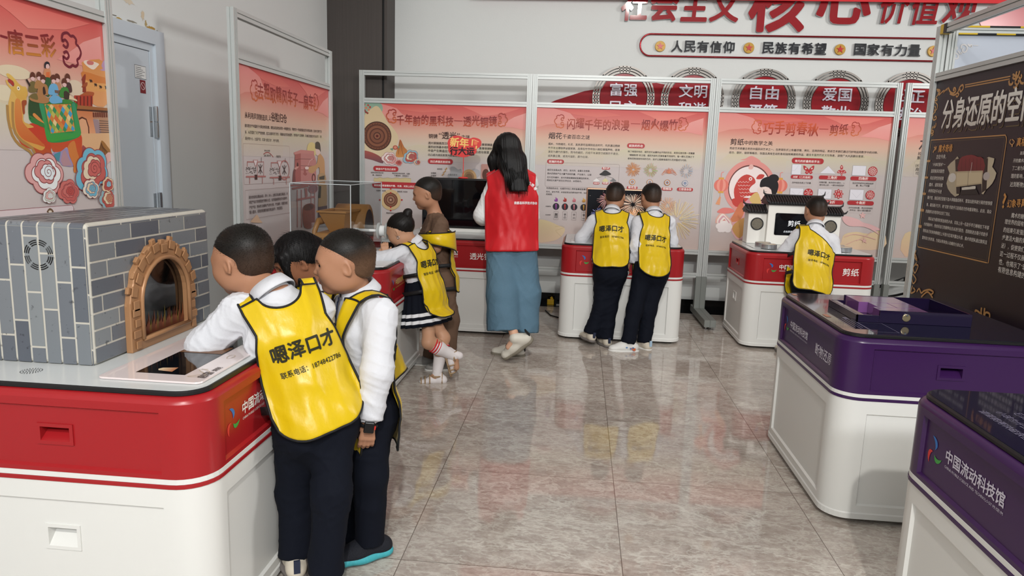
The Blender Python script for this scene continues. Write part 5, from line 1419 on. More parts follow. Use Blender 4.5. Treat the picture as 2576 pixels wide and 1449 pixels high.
p.line('1439 1640 1435 1603',0.006,'#5a2018')
p.line('1460 1642 1456 1604',0.006,'#5a2018')
p.line('1482 1644 1478 1606',0.006,'#5a2018')
p.line('1504 1646 1500 1608',0.006,'#5a2018')
p.line('1527 1648 1523 1609',0.006,'#5a2018')
p.poly('1426 1605 1639 1608 1638 1592 1426 1585','#9a6236')
p.line('1425 1586 1638 1593',0.008,'#4a2a1a')
p.poly('1426 1583 1528 1586 1542 1482 1439 1480','#c4764a','#dca078')
p.poly('1528 1586 1641 1588 1639 1501 1575 1500 1565 1557 1530 1555','#b08468')
p.poly('1527 1555 1563 1555 1579 1485 1543 1484','#9a8488')
p.sp('1441 1496 1445 1544 1461 1557 1485 1552 1497 1521 1496 1482 1444 1486','#d8a27c')
p.line('1441 1550 1461 1558 1485 1552 1497 1521 1496 1482',0.007,'#5a3020')
p.rect(1.528,1.563,1.539,1.583,'#6a3222',0.0)
p.rect(1.542,1.564,1.553,1.584,'#6a3222',0.0)
p.rect(1.555,1.565,1.567,1.585,'#6a3222',0.0)
p.rect(1.569,1.566,1.581,1.586,'#6a3222',0.0)
p.rect(1.583,1.566,1.595,1.587,'#6a3222',0.0)
p.rect(1.597,1.567,1.609,1.588,'#6a3222',0.0)
p.rect(1.612,1.568,1.623,1.589,'#6a3222',0.0)
p.rect(1.626,1.569,1.638,1.59,'#6a3222',0.0)
p.line('1567 1551 1643 1553',0.003,'#5f4a40')
p.line('1566 1541 1642 1544',0.003,'#5f4a40')
p.line('1565 1532 1641 1534',0.003,'#5f4a40')
p.line('1564 1523 1640 1525',0.003,'#5f4a40')
p.line('1564 1514 1639 1515',0.003,'#5f4a40')
p.line('1563 1504 1638 1506',0.003,'#5f4a40')
p.poly('1450 1493 1644 1503 1642 1426 1635 1382 1443 1381','#d6ab80')
p.sp('1533 1411 1564 1445 1572 1468 1587 1465 1607 1449 1633 1419 1581 1405 1559 1391','#9a6a35')
p.line('1571 1462 1548 1410',0.004,'#5f3a1e')
p.line('1573 1458 1562 1410',0.004,'#5f3a1e')
p.line('1575 1454 1577 1410',0.004,'#5f3a1e')
p.line('1576 1450 1592 1410',0.004,'#5f3a1e')
p.line('1578 1446 1607 1410',0.004,'#5f3a1e')
p.line('1580 1442 1622 1411',0.004,'#5f3a1e')
p.sp('1449 1442 1464 1442 1491 1417 1459 1394 1442 1390','#9a4a4a')
p.sp('1580 1392 1609 1419 1633 1416 1633 1392 1599 1371','#d6aaa4')
p.sp('1268 1398 1296 1420 1360 1433 1375 1403 1387 1362 1326 1365 1314 1377','#9a8ab0')
p.poly('1286 1408 1323 1420 1310 1380 1278 1392','#4a8a9a')
p.poly('1319 1383 1336 1421 1347 1424 1380 1365 1330 1362','#b08a92')
p.sp('1275 1462 1391 1472 1447 1487 1448 1442 1438 1381 1411 1374 1403 1339 1387 1343 1389 1365 1370 1402 1360 1437 1322 1419 1279 1420','#c4452a','#b5602f')
p.sp('1154 1512 1215 1524 1246 1502 1266 1461 1270 1419 1264 1395 1235 1401 1195 1418 1134 1434 1110 1456 1106 1490','#c23a28','#b84a2a')
p.sp('1365 1440 1404 1463 1416 1422 1429 1384 1409 1376 1401 1338 1388 1339 1391 1362 1374 1399','#c9793c')
p.sp('1181 1435 1222 1433 1270 1419 1265 1392 1218 1398 1185 1394 1183 1418','#b5502a')
p.sp('1090 1617 1104 1638 1166 1621 1143 1549 1144 1523 1166 1516 1189 1505 1141 1494 1208 1459 1239 1437 1220 1421 1185 1430 1147 1446 1107 1465 1089 1489 1068 1519 1072 1569','#d6b061','#cf9a4a')
p.sp('1110 1597 1133 1599 1137 1548 1138 1520 1179 1485 1239 1437 1202 1442 1137 1457 1106 1487 1100 1535','#d28a48','#c4602f')
p.sl('1071 1577 1069 1527 1082 1472 1112 1439 1159 1417 1180 1388 1187 1397 1173 1429 1128 1451 1097 1481 1090 1528 1097 1590',0.012,'#a8824a',n=2)
p.sp('1140 1596 1162 1601 1162 1587 1152 1578 1151 1555 1141 1550 1139 1574','#9a4a2a')
p.sp('1073 1663 1082 1661 1087 1648 1102 1643 1111 1651 1107 1662 1087 1671 1078 1683 1087 1687 1104 1680 1122 1666 1132 1657 1149 1649 1165 1649 1172 1634 1170 1618 1151 1601 1121 1604 1109 1620 1098 1629 1079 1646','#d8b45c','#cfa04a')
p.ell(1.129,1.64,0.0070,0.0070,'#efe6d4',24)
p.ell(1.129,1.64,0.0030,0.0030,'#4a3a20',24)
p.sp('1082 1661 1093 1654 1104 1646 1109 1647 1107 1660 1090 1669','#a8382f')
p.sp('1177 1608 1201 1616 1420 1617 1430 1580 1443 1524 1444 1486 1391 1466 1326 1454 1257 1455 1248 1491 1238 1508 1210 1515 1169 1533','#2f7a3a','#2a8a4a')
p.sp('1178 1605 1227 1598 1236 1528 1192 1537 1171 1539','#2a4a2a')
p.sp('1225 1598 1248 1597 1256 1538 1270 1491 1348 1492 1413 1504 1405 1606 1424 1608 1439 1524 1439 1483 1336 1464 1258 1458 1240 1529','#2f8a6a','#3a9a3a')
p.poly('1253 1594 1398 1606 1413 1502 1275 1486','#cf8a45')
p.poly('1255 1587 1265 1595 1278 1588 1269 1573','#2f8a5a')
p.poly('1279 1589 1288 1597 1301 1590 1292 1575','#e0c890')
p.poly('1302 1590 1312 1599 1325 1592 1316 1577','#cf7a3a')
p.poly('1326 1592 1336 1601 1349 1594 1340 1579','#c9653a')
p.poly('1350 1594 1361 1603 1374 1596 1364 1581','#d9b46a')
p.poly('1375 1597 1386 1605 1399 1598 1389 1583','#2f8a5a')
p.poly('1270 1572 1278 1588 1292 1574 1284 1559','#8aa84a')
p.poly('1293 1574 1302 1590 1316 1576 1307 1561','#2f8a5a')
p.poly('1317 1576 1325 1592 1339 1578 1331 1563','#d0863c')
p.poly('1340 1579 1350 1594 1364 1581 1354 1565','#3f9ac4')
p.poly('1365 1581 1374 1596 1388 1583 1379 1567','#b9b45a')
p.poly('1262 1556 1270 1572 1284 1558 1275 1542','#3f9ac4')
p.poly('1284 1558 1293 1574 1307 1560 1298 1544','#b9b45a')
p.poly('1308 1560 1316 1576 1330 1562 1321 1547','#8aa84a')
p.poly('1331 1562 1340 1578 1354 1565 1345 1549','#2f8a5a')
p.poly('1355 1565 1364 1580 1378 1567 1369 1551','#d0863c')
p.poly('1379 1567 1389 1582 1403 1569 1393 1554','#3f9ac4')
p.poly('1276 1542 1284 1557 1298 1544 1290 1528','#cf7a3a')
p.poly('1299 1544 1307 1560 1321 1546 1313 1530','#c9653a')
p.poly('1322 1546 1331 1562 1345 1548 1336 1533','#d9b46a')
p.poly('1346 1548 1355 1564 1368 1551 1359 1535','#2f8a5a')
p.poly('1369 1551 1379 1566 1393 1553 1383 1538','#e0c890')
p.poly('1268 1525 1276 1541 1289 1527 1282 1511','#2f8a5a')
p.poly('1290 1527 1298 1543 1312 1530 1304 1514','#e0c890')
p.poly('1313 1530 1322 1545 1335 1532 1327 1516','#cf7a3a')
p.poly('1336 1532 1345 1548 1359 1535 1350 1519','#c9653a')
p.poly('1360 1535 1369 1550 1383 1537 1374 1521','#d9b46a')
p.poly('1384 1537 1393 1553 1407 1540 1398 1524','#2f8a5a')
p.poly('1282 1511 1290 1527 1304 1513 1296 1497','#8aa84a')
p.poly('1305 1513 1313 1529 1327 1516 1318 1499','#2f8a5a')
p.poly('1327 1516 1336 1531 1350 1518 1341 1502','#d0863c')
p.poly('1351 1518 1360 1534 1373 1521 1364 1505','#3f9ac4')
p.poly('1374 1521 1383 1536 1397 1523 1388 1508','#b9b45a')
p.poly('1274 1494 1282 1510 1295 1496 1286 1487','#3f9ac4')
p.poly('1296 1496 1304 1512 1318 1499 1309 1490','#b9b45a')
p.poly('1319 1499 1327 1515 1341 1502 1331 1493','#8aa84a')
p.poly('1342 1502 1350 1518 1364 1504 1354 1495','#2f8a5a')
p.poly('1365 1504 1374 1520 1387 1507 1377 1498','#d0863c')
p.poly('1388 1507 1398 1523 1411 1510 1401 1501','#3f9ac4')
p.sp('1188 1549 1199 1557 1236 1531 1242 1523 1212 1533','#d28a48')
p.sp('1171 1542 1185 1544 1241 1518 1240 1508 1210 1515','#3a7a3a')
p.sp('1261 1696 1261 1710 1268 1724 1281 1729 1294 1727 1299 1715 1296 1700','#c98a62')
p.ell(1.282,1.738,0.0120,0.0100,'#d9b4b0',24)
p.sp('1267 1729 1268 1744 1281 1754 1295 1751 1296 1737 1294 1738 1289 1745 1277 1742 1273 1729','#23242c')
p.poly('1274 1714 1293 1717 1291 1693 1272 1693','#cf6a3a')
p.sp('1268 1690 1291 1695 1297 1686 1284 1629 1265 1630','#2f5a34')
p.sp('1307 1651 1307 1665 1315 1680 1330 1685 1344 1683 1349 1670 1346 1655','#b58462')
p.ell(1.331,1.693,0.0120,0.0110,'#d9b4b0',24)
p.sp('1316 1693 1318 1707 1329 1716 1343 1713 1347 1702 1344 1695 1331 1698','#5d3224')
p.sp('1361 1648 1361 1666 1371 1683 1388 1689 1404 1687 1410 1671 1406 1652','#4a3230')
p.ell(1.389,1.7,0.0120,0.0110,'#d9b4b0',24)
p.sp('1374 1699 1376 1713 1387 1723 1401 1720 1405 1709 1402 1702 1389 1705','#5d3224')
p.sp('1178 1632 1178 1650 1187 1667 1201 1673 1214 1670 1219 1654 1215 1635','#6f6238')
p.ell(1.202,1.684,0.0110,0.0100,'#d9b4b0',24)
p.sp('1188 1684 1191 1697 1201 1706 1213 1703 1216 1692 1213 1686 1202 1689','#5d3224')
p.sp('1210 1648 1210 1662 1219 1676 1234 1681 1248 1679 1254 1666 1251 1652','#a87a4a')
p.ell(1.235,1.689,0.0110,0.0100,'#d9b4b0',24)
p.sp('1221 1689 1223 1702 1233 1711 1246 1708 1249 1697 1247 1691 1235 1694','#5d3224')
p.sp('1223 1625 1223 1644 1234 1663 1253 1669 1271 1667 1278 1650 1274 1630','#a8784c')
p.ell(1.254,1.681,0.0110,0.0100,'#d9b4b0',24)
p.sp('1240 1681 1242 1694 1253 1703 1265 1700 1269 1689 1266 1683 1254 1686','#5d3224')
p.sp('1280 1632 1279 1651 1290 1669 1309 1676 1326 1673 1333 1656 1329 1637','#6aa8cf')
p.ell(1.31,1.687,0.0110,0.0110,'#d9b4b0',24)
p.sp('1295 1687 1297 1700 1308 1709 1321 1707 1325 1695 1322 1689 1310 1692','#5d3224')
p.sp('1339 1628 1339 1646 1350 1663 1368 1669 1385 1667 1392 1651 1388 1633','#3a8038')
p.ell(1.369,1.68,0.0120,0.0110,'#d9b4b0',24)
p.sp('1354 1680 1356 1693 1367 1703 1381 1700 1385 1688 1382 1682 1369 1685','#5d3224')
p.sp('1179 1604 1185 1622 1221 1631 1250 1626 1282 1613 1262 1598 1217 1597','#a8784c')
p.sp('1181 1612 1188 1624 1214 1630 1219 1607','#6f6238')
p.sp('1278 1612 1303 1633 1338 1628 1356 1611 1323 1603 1292 1600','#6aa8cf')
p.sp('1352 1619 1377 1623 1409 1618 1404 1609 1355 1605','#3a8038')
p.poly('1166 1674 1174 1678 1188 1658 1182 1651','#33241f')
p.sp('1249 1652 1255 1659 1260 1655 1263 1635 1250 1629','#33241f')
p.poly('1311 1652 1340 1653 1335 1639 1312 1642','#6d5a50')
p.sp('1362 1649 1376 1655 1395 1644 1387 1624 1363 1625','#3a3128')
p.poly('1393 1641 1407 1634 1435 1626 1436 1620 1401 1624 1389 1624','#d9c9a4')
cloud(p,1.228,1.335,0.1050,['#d9a4a2', '#e8ecec', '#d08a88', '#dfe8ec'],1)
cloud(p,1.494,1.348,0.1160,['#6fb4cc', '#c0605a', '#e0d0b4', '#c4655f'],2)
cloud(p,1.346,1.26,0.0650,['#c9706a', '#c0605c', '#c9706a', '#b8524e'],3)
cloud(p,1.587,1.222,0.0650,['#8fb4bc', '#b5544c', '#e0cfae', '#c4886a'],4)
cloud(p,1.235,1.248,0.0380,['#dfe6e4', '#c9cfc4', '#dcb0ac', '#dfe6e4'],5)
cloud(p,1.588,1.283,0.0430,['#e0c8a4', '#b5544c', '#b5544c', '#8fc4d4'],6)
cloud(p,1.476,1.268,0.0550,['#e3dccd', '#6fb4cc', '#e0d0b4', '#6fb4cc'],7)
p.rect(0.888,1.146,1.361,1.208,'#d6c9cc',0.012)
p.line(rrect(0.888,1.146,1.361,1.208,0.012),0.002,'#8a4a50',True)
p.sp('1213 1187 1217 1196 1230 1203 1245 1195 1246 1184','#6d5540')
p.ell(1.23,1.189,0.0090,0.0050,'#d9cfc0',24)
p.build('poster_print', PART['L1'])
# R1
p = Print((0, -0.0035, 0), (1, 0, 0), (0, 0, 1), (0, -1, 0))
p.sl('55 1915 95 1906 92 1889 77 1882 85 1899 62 1907',0.0085,'#b98a54',n=9)
p.sl('90 1879 130 1897 145 1899 140 1888 161 1901 182 1908 174 1896',0.007649999999999999,'#b98a54',n=9)
p.sl('189 1912 211 1889 245 1876 274 1883 265 1900 250 1902 248 1893 261 1888',0.0102,'#b98a54',n=9)
p.sl('214 1877 263 1865 298 1877 313 1901 340 1909 349 1890 327 1877 315 1893',0.0102,'#b98a54',n=9)
p.sl('291 1874 312 1864 297 1853 284 1860',0.009349999999999999,'#b98a54',n=9)
p.sl('74 1879 60 1868 80 1855 56 1853 48 1865',0.007649999999999999,'#b98a54',n=9)
p.sl('54 1845 88 1827 86 1804 58 1798 71 1813 56 1822',0.007649999999999999,'#b98a54',n=9)
p.sl('77 1793 49 1775 64 1746 96 1752 84 1765 69 1758',0.0085,'#b98a54',n=9)
p.sl('98 1729 99 1709 76 1702 89 1717',0.007649999999999999,'#b98a54',n=9)
p.sl('67 1711 58 1691 59 1671 83 1678 67 1689',0.0102,'#b98a54',n=9)
p.sl('63 1657 86 1666',0.0068,'#b98a54',n=9)
p.line('364 1906 772 1903',0.006,'#b98a54')
p.line('367 1895 769 1891',0.006,'#b98a54')
p.sl('819 1919 816 1907 826 1890 818 1878',0.011899999999999999,'#b98a54',n=9)
p.sl('840 1919 836 1904 829 1889',0.011899999999999999,'#b98a54',n=9)
p.sl('798 1902 794 1893 810 1887 817 1894 800 1905 787 1910',0.009349999999999999,'#b98a54',n=9)
p.sl('856 1902 862 1889 849 1885 842 1893',0.009349999999999999,'#b98a54',n=9)
p.sl('765 1885 773 1867 793 1865 799 1875',0.011049999999999999,'#b98a54',n=9)
p.sl('817 1883 818 1868 832 1857 818 1846 810 1853',0.0085,'#b98a54',n=9)
p.sl('840 1880 846 1865 834 1857 846 1843 839 1849',0.0085,'#b98a54',n=9)
p.sl('851 1879 866 1863 886 1859',0.011049999999999999,'#b98a54',n=9)
p.text('分身还原的空间',0.182,1.681,1.019,1.681,'#5f5132',0.035,hs=1.35)
p.text('分身还原的空间',0.178,1.686,1.016,1.686,'#2a1f24',0.035,hs=1.35)
p.text('分身还原的空间',0.164,1.706,1.007,1.706,'#d8d5cd',0.035,hs=1.35,col2='#c9c5bd')
p.text('分身还原的空间',0.168,1.708,1.009,1.708,'#e6e4dd',0.01,hs=1.35,col2='#cfcac0')
p.line('68 1634 800 1633 810 1623 816 1611 813 1029 795 1029 73 1025 64 1035',0.006,'#b98a54',True)
p.line('91 1621 792 1623 799 1610 796 1039 90 1036',0.002,'#6d5a44',True)
p.rect(0.049,1.511,0.091,1.523,'#b98a54',0.004)
p.rect(0.047,1.418,0.089,1.43,'#b98a54',0.004)
p.rect(0.047,1.325,0.089,1.338,'#b98a54',0.004)
p.rect(0.047,1.23,0.09,1.245,'#b98a54',0.004)
p.rect(0.044,1.136,0.087,1.152,'#b98a54',0.004)
p.text('魔术奇缘',0.169,1.568,0.322,1.568,'#c98f4a',0.03,hs=1.15)
p.sl('109 1564 129 1584 147 1597',0.0085,'#b98a54',n=9)
p.sl('113 1594 146 1582',0.0068,'#b98a54',n=9)
p.sl('126 1602 136 1574',0.0051,'#b98a54',n=9)
p.text('古往今来，',0.155,1.53,0.267,1.53,'#d9d4cc',0.012)
p.text('“人体切割术”一',0.123,1.489,0.269,1.489,'#d9d4cc',0.012)
p.text('直是极具戏剧性',0.115,1.453,0.269,1.453,'#d9d4cc',0.012)
p.text('和反转性的经典',0.116,1.414,0.271,1.414,'#d9d4cc',0.012)
p.text('魔术，通常是魔',0.114,1.377,0.269,1.377,'#d9d4cc',0.012)
p.text('术师将助手关进',0.114,1.342,0.268,1.342,'#d9d4cc',0.012)
p.text('箱子里，随后用巨型锯子连人带箱锯成两半，营造出肢体被分离的惊悚假',0.114,1.305,0.776,1.305,'#d9d4cc',0.012)
p.text('象，最后箱子打开，被“切割”的助手又能毫发无伤地重现舞台。此刻，观众',0.115,1.265,0.779,1.265,'#d9d4cc',0.012)
p.text('的震撼与好奇同时达到了顶点。',0.115,1.227,0.394,1.227,'#d9d4cc',0.012)
p.text('观众以为看到的是连续的人体，实际上另一名助手早已蜷缩在下半部',0.156,1.188,0.778,1.188,'#d9d4cc',0.012)
p.text('分的箱体中，他会将自己的脚伸出去以进行配合，而刚刚进去箱子的助手',0.112,1.154,0.777,1.154,'#d9d4cc',0.012)
p.text('则将自己的身体蜷缩在上半部分区域并露出头部。魔术师团队通过默契且',0.112,1.117,0.78,1.117,'#d9d4cc',0.012)
p.text('富有张力的表演，为观众带来惊心动魄的分身幻术。',0.113,1.077,0.574,1.077,'#d9d4cc',0.012)
p.sp('309 1396 328 1452 296 1485 364 1523 406 1528 456 1340 367 1348','#b3a890',n=2)
p.sp('639 1516 738 1526 730 1486 773 1457 751 1407 704 1376 672 1354','#c2b69c',n=2)
p.poly('368 1523 416 1530 465 1346 429 1345','#2a1c18')
p.poly('637 1526 683 1528 708 1376 671 1359','#2a1c18')
p.sp('411 1507 435 1537 529 1546 587 1535 640 1526 659 1455 426 1453','#7d2228','#6a1a20',n=2)
p.line('437 1528 450 1464',0.004,'#5a141a')
p.line('475 1528 488 1464',0.004,'#5a141a')
p.line('511 1527 524 1464',0.004,'#5a141a')
p.line('548 1527 560 1465',0.004,'#5a141a')
p.line('583 1527 595 1465',0.004,'#5a141a')
p.line('618 1527 630 1465',0.004,'#5a141a')
p.poly('385 1461 654 1468 660 1403 403 1379','#b9a98a')
p.poly('404 1453 645 1459 650 1409 418 1388','#cdbd9c')
p.line('518 1464 531 1385',0.003,'#4a3a28')
p.line('541 1508 541 1454',0.003,'#d9d9d4')
p.sp('477 1379 547 1385 605 1391 601 1370 554 1360 492 1362','#d6d2c6',n=2)
p.poly('470 1366 613 1377 645 1351 466 1341','#1a1416')
p.ell(0.363,1.428,0.0390,0.0240,'#d6d2cc',24)
p.ell(0.691,1.441,0.0290,0.0200,'#b9b0ac',24)
p.sl('852 1612 846 1599 867 1587 882 1600 861 1612',0.0051,'#b98a54',n=9)
p.rect(0.865,1.577,0.875,1.587,'#b98a54',0.0)
p.text('真相探索',0.902,1.582,1.046,1.582,'#c98f4a',0.03,hs=1.15)
p.text('?',0.859,1.298,0.886,1.298,'#c98f4a',0.06)
p.text('幻象寻真',0.901,1.302,1.039,1.315,'#c98f4a',0.03,hs=1.15)
p.text('其实这是一种利用空间错觉',0.941,1.541,1.143,1.541,'#d9d4cc',0.012)
p.text('开的魔术箱，表演者巧妙掩盖',0.897,1.507,1.152,1.507,'#d9d4cc',0.012)
p.text('了二者为同一人的事实，视觉',0.898,1.473,1.161,1.473,'#d9d4cc',0.012)
p.text('理的影响，让观众产生错觉，',0.897,1.437,1.17,1.437,'#d9d4cc',0.012)
p.text('达到断物还原的效果。',0.899,1.398,1.138,1.398,'#d9d4cc',0.012)
p.text('魔术的魅力在于它挑战物',0.945,1.259,1.213,1.259,'#d9d4cc',0.012)
p.text('理世界的固有预期，令人惊讶',0.902,1.227,1.221,1.227,'#d9d4cc',0.012)
p.text('的结果引发强烈的好奇，进一',0.901,1.189,1.231,1.189,'#d9d4cc',0.012)
p.text('步激活大脑的奖赏机制（多巴',0.9,1.153,1.24,1.153,'#d9d4cc',0.012)
p.text('泌），促使我们在矛盾中思考，',0.902,1.115,1.249,1.115,'#d9d4cc',0.012)
p.text('这一过程不仅展现了认知的弹',0.901,1.077,1.258,1.077,'#d9d4cc',0.012)
p.text('性，也揭示了“现实”本质是由',0.903,1.038,1.267,1.038,'#d9d4cc',0.012)
p.text('有限信息构建的产物。',0.904,1.001,1.192,1.001,'#d9d4cc',0.012)
p.sl('60 1004 52 966 89 946 59 979',0.009349999999999999,'#b98a54',n=9)
p.sl('87 934 54 898 83 872 110 918 75 920',0.0085,'#b98a54',n=9)
p.sl('59 862 106 838 79 809 54 830',0.0085,'#b98a54',n=9)
p.sl('72 796 63 751 112 771 86 786',0.0102,'#b98a54',n=9)
p.sl('133 769 159 792 190 773 223 791 281 807 327 801 301 781',0.0102,'#b98a54',n=9)
p.sl('196 750 261 791 328 770',0.0102,'#b98a54',n=9)
p.sl('777 757 765 786 804 783 828 762',0.0102,'#b98a54',n=9)
p.sl('894 773 888 795 856 794 849 767',0.0102,'#b98a54',n=9)
p.sl('815 811 818 786 838 759',0.011899999999999999,'#b98a54',n=9)
p.sl('842 814 843 789 841 760',0.011899999999999999,'#b98a54',n=9)
p.line('899 767 1164 765',0.005,'#b98a54')
p.build('poster_print', PART['R1'])
# R2, gold scrolls paled by the glare put into their colour
p = Print((0, -0.0035, 0), (1, 0, 0), (0, 0, 1), (0, -1, 0))
p.sl('28 2090 37 2076 49 2069 41 2061 34 2072',0.008,'#c4c2c2',n=9)
p.sl('39 2036 40 2054',0.008,'#c4c2c2',n=9)
p.sl('35 2093 34 2111 49 2118 68 2108 70 2090 57 2087 48 2101 56 2104',0.008,'#c4c2c2',n=9)
p.sl('35 2157 42 2147 36 2136 48 2154 46 2143',0.008,'#c4c2c2',n=9)
p.sl('51 2157 60 2140 44 2132',0.008,'#c4c2c2',n=9)
p.sl('81 2140 81 2158 96 2162 111 2151 111 2130 98 2121 89 2133 95 2144',0.008,'#c4c2c2',n=9)
p.sl('65 2129 82 2112 87 2123',0.008,'#c4c2c2',n=9)
p.sl('113 2166 125 2155 135 2159 133 2148',0.008,'#c4c2c2',n=9)
p.sl('121 2159 138 2162',0.008,'#c4c2c2',n=9)
p.line('144 2159 170 2159',0.004,'#c4c2c2')
p.build('poster_print', PART['R2'])
# ------------------------------------------------------------------ exhibits on the counters
# ---- grey brick oven with an arched window
def brick_mat():
    m = bpy.data.materials.new('grey_brick_print'); m.use_nodes = True; nt = m.node_tree; b = nt.nodes['Principled BSDF']; L = nt.links.new
    a = nt.nodes.new('ShaderNodeVertexColor'); a.layer_name = 'Col'
    tc = nt.nodes.new('ShaderNodeTexCoord'); n = nt.nodes.new('ShaderNodeTexNoise'); n.inputs['Scale'].default_value = 55; n.inputs['Detail'].default_value = 3
    L(tc.outputs['Object'], n.inputs['Vector']); r = nt.nodes.new('ShaderNodeValToRGB'); L(n.outputs['Fac'], r.inputs[0]); e = r.color_ramp.elements
    e[0].position = 0.26; e[0].color = (0.25, 0.25, 0.27, 1); e[1].position = 0.34; e[1].color = (1, 1, 1, 1); q = e.new(0.73); q.color = (1, 1, 1, 1); q = e.new(0.78); q.color = (1.6, 1.6, 1.6, 1)
    x = nt.nodes.new('ShaderNodeMix'); x.data_type = 'RGBA'; x.blend_type = 'MULTIPLY'; x.inputs[0].default_value = 0.75; L(a.outputs['Color'], x.inputs[6]); L(r.outputs[0], x.inputs[7]); L(x.outputs[2], b.inputs['Base Color'])
    b.inputs['Roughness'].default_value = 0.35; return m
OX0, OX1, OY0, OY1, OZ0, OZ1 = -1.158, -0.815, -0.435, 0.245, 0.801, 1.222
ov = thing('brick_oven', 'grey printed brick oven model with a copper arched window on the near left counter', 'oven model', ((OX0+OX1)/2, (OY0+OY1)/2, OZ0))
w, d, h = OX1-OX0, OY1-OY0, OZ1-OZ0
body = MB().box(-w/2, -d/2, 0, w/2, d/2, h); body.c = lin('#c9c4b8')
body = MB(); body.c = lin('#bdb9ae'); body.box(-w/2, -d/2, 0, w/2, d/2, h)
o = body.build('oven_body', brick_mat(), ov, cols=True); bv = bevel(o, 0.014, 3)
BM_ = o.data.materials[0]; rg = random.Random(4); GR = ['#5b6068', '#666b72', '#72777c', '#7d8285', '#686d74', '#555a63']
def bricks(name, U, V, N, O, L, H, run, course, gap=0.006, horizontal=True, skip=None):
    """tiles 0.6 mm proud; run = brick length, course = brick height"""
    mb = MB(); U, V, N, O = map(Vector, (U, V, N, O)); nrow = int(math.ceil(H/course))
    for j in range(nrow):
        v0, v1 = j*course, min(H, (j+1)*course); off = [0, 0.5, 0.22, 0.7][j % 4]*run; x = -off
        while x < L:
            a, b_ = max(0, x), min(L, x+run)
            if b_-a > 0.012:
                mb.c = lin(rg.choice(GR)); g = gap/2
                P = [O+U*(a+g)+V*(v0+g), O+U*(b_-g)+V*(v0+g), O+U*(b_-g)+V*(v1-g), O+U*(a+g)+V*(v1-g)]
                mb.add([p_+N*0.0008 for p_ in P], [[0, 1, 2, 3]])
            x += run
    return mb.build(name, BM_, ov, cols=True)
rad = 0.012
bricks('brick_print', (0,1,0), (0,0,1), (1,0,0), (w/2, -d/2+0.004, 0.004), d-0.008, h-rad-0.004, 0.155, 0.0505)
bricks('brick_print', (0,0,1), (1,0,0), (0,-1,0), (-w/2+0.004, -d/2, 0.0), h-rad, w-0.008, 0.165, 0.0475)
bricks('brick_print', (0,1,0), (1,0,0), (0,0,1), (-w/2+rad, -d/2+rad, h), d-2*rad, w-2*rad, 0.165, 0.0475)
# rounded front upper edge bricks follow the bend
mb = MB()
for j in range(7):
    x0 = -w/2+0.004+j*0.0475+0.003; x1 = min(w/2-0.006, x0+0.0415)
    if x1 <= x0: continue
    mb.c = lin(rg.choice(GR)); rows = []
    for k in range(6):
        a = R(90*k/5); y = -d/2+0.014-(0.0148)*math.cos(a); z = h-0.014+0.0148*math.sin(a); rows.append([(x0, y, z), (x1, y, z)])
    mb.grid(rows)
mb.build('brick_print', BM_, ov, cols=True)
COPR = mat('copper_bronze_plastic', '#a87d58', rough=0.36, metal=0.15)
cy = -0.09-(OY0+OY1)/2
def arch(r_, hw, zb, zs, n=16):
    """half-arch outline: straight jambs to zs, then a round head"""
    return [(-hw, zb)]+[(hw*math.cos(PI-PI*k/n), zs+r_*math.sin(PI-PI*k/n)) for k in range(n+1)]+[(hw, zb)]
ar = thing('x', '', '') if False else None
inn = arch(0.135, 0.136, 0.035, 0.148); n = len(inn)
fr = MB(); out = []
tot = len(inn)
for i, (a, z) in enumerate(inn):      # crenellated outer edge
    t = i/(tot-1); k = 0.048+0.010*((i*5) % 3)/2
    cxx, czz = 0.0, 0.145; vx, vz = (a, z-czz if z > czz else 0.0); L_ = math.hypot(vx, vz) or 1
    out.append((a+vx/L_*k, z+vz/L_*k))
out[0] = (-0.195, 0.0); out[-1] = (0.195, 0.0); inn2 = [(-0.136, 0.035)]+inn[1:-1]+[(0.136, 0.035)]
x0, x1 = w/2+0.001, w/2+0.024
V = []; 
for a, z in inn2: V += [(x0, cy+a, z), (x1, cy+a, z)]
m_ = len(inn2)
for a, z in out: V += [(x0, cy+a, z), (x1-0.004, cy+a, z)]
F = []
for i in range(m_-1):
    F += [[2*i+1, 2*m_+2*i+1, 2*m_+2*i+3, 2*i+3], [2*i, 2*i+1, 2*i+3, 2*i+2], [2*m_+2*i, 2*m_+2*i+2, 2*m_+2*i+3, 2*m_+2*i+1]]
F += [[1, 2*m_-1, 4*m_-1, 2*m_+1], [0, 2*m_-2, 2*m_-1, 1], [2*m_, 2*m_+1, 4*m_-1, 4*m_-2]]
fr.add(V, F); frame = bevel(fr.build('arch_frame', COPR, ov), 0.003, 2)
rim = MB(); rim.tube([(x1+0.001, cy+a*1.03, z) for a, z in inn2], 0.0075, 8); rim.tube([(x1+0.001, cy-0.14, 0.034), (x1+0.001, cy+0.14, 0.034)], 0.007, 8); rim.build('arch_rim', COPR, frame, True)
st = MB()                              # stepped stone blocks round the arch
for i in range(-6, 7):
    t = (i+6)/12; a = PI*(1-t)
    r1_ = 0.168+0.012*(i % 2); ca_, sa_ = math.cos(a), math.sin(a)
    zc = 0.148+r1_*sa_*0.98; yc = cy+r1_*ca_
    st.obox((x1+0.001, yc, zc), (0.0022, 0, 0), (0, -sa_*0.017, ca_*0.017), (0, ca_*0.015, sa_*0.015))
    st.obox((x1-0.010, cy+(r1_+0.016)*ca_, 0.148+(r1_+0.016)*sa_), (0.006, 0, 0), (0, -sa_*0.011, ca_*0.011), (0, ca_*0.010, sa_*0.010))
for sg in (-1, 1):
    for k in range(4):
        zc = 0.022+k*0.035; hw_ = 0.013+0.006*(k % 2)
        st.obox((x1+0.001, cy+sg*(0.166+0.004*(k % 2)), zc), (0.0022, 0, 0), (0, hw_, 0), (0, 0, 0.013))
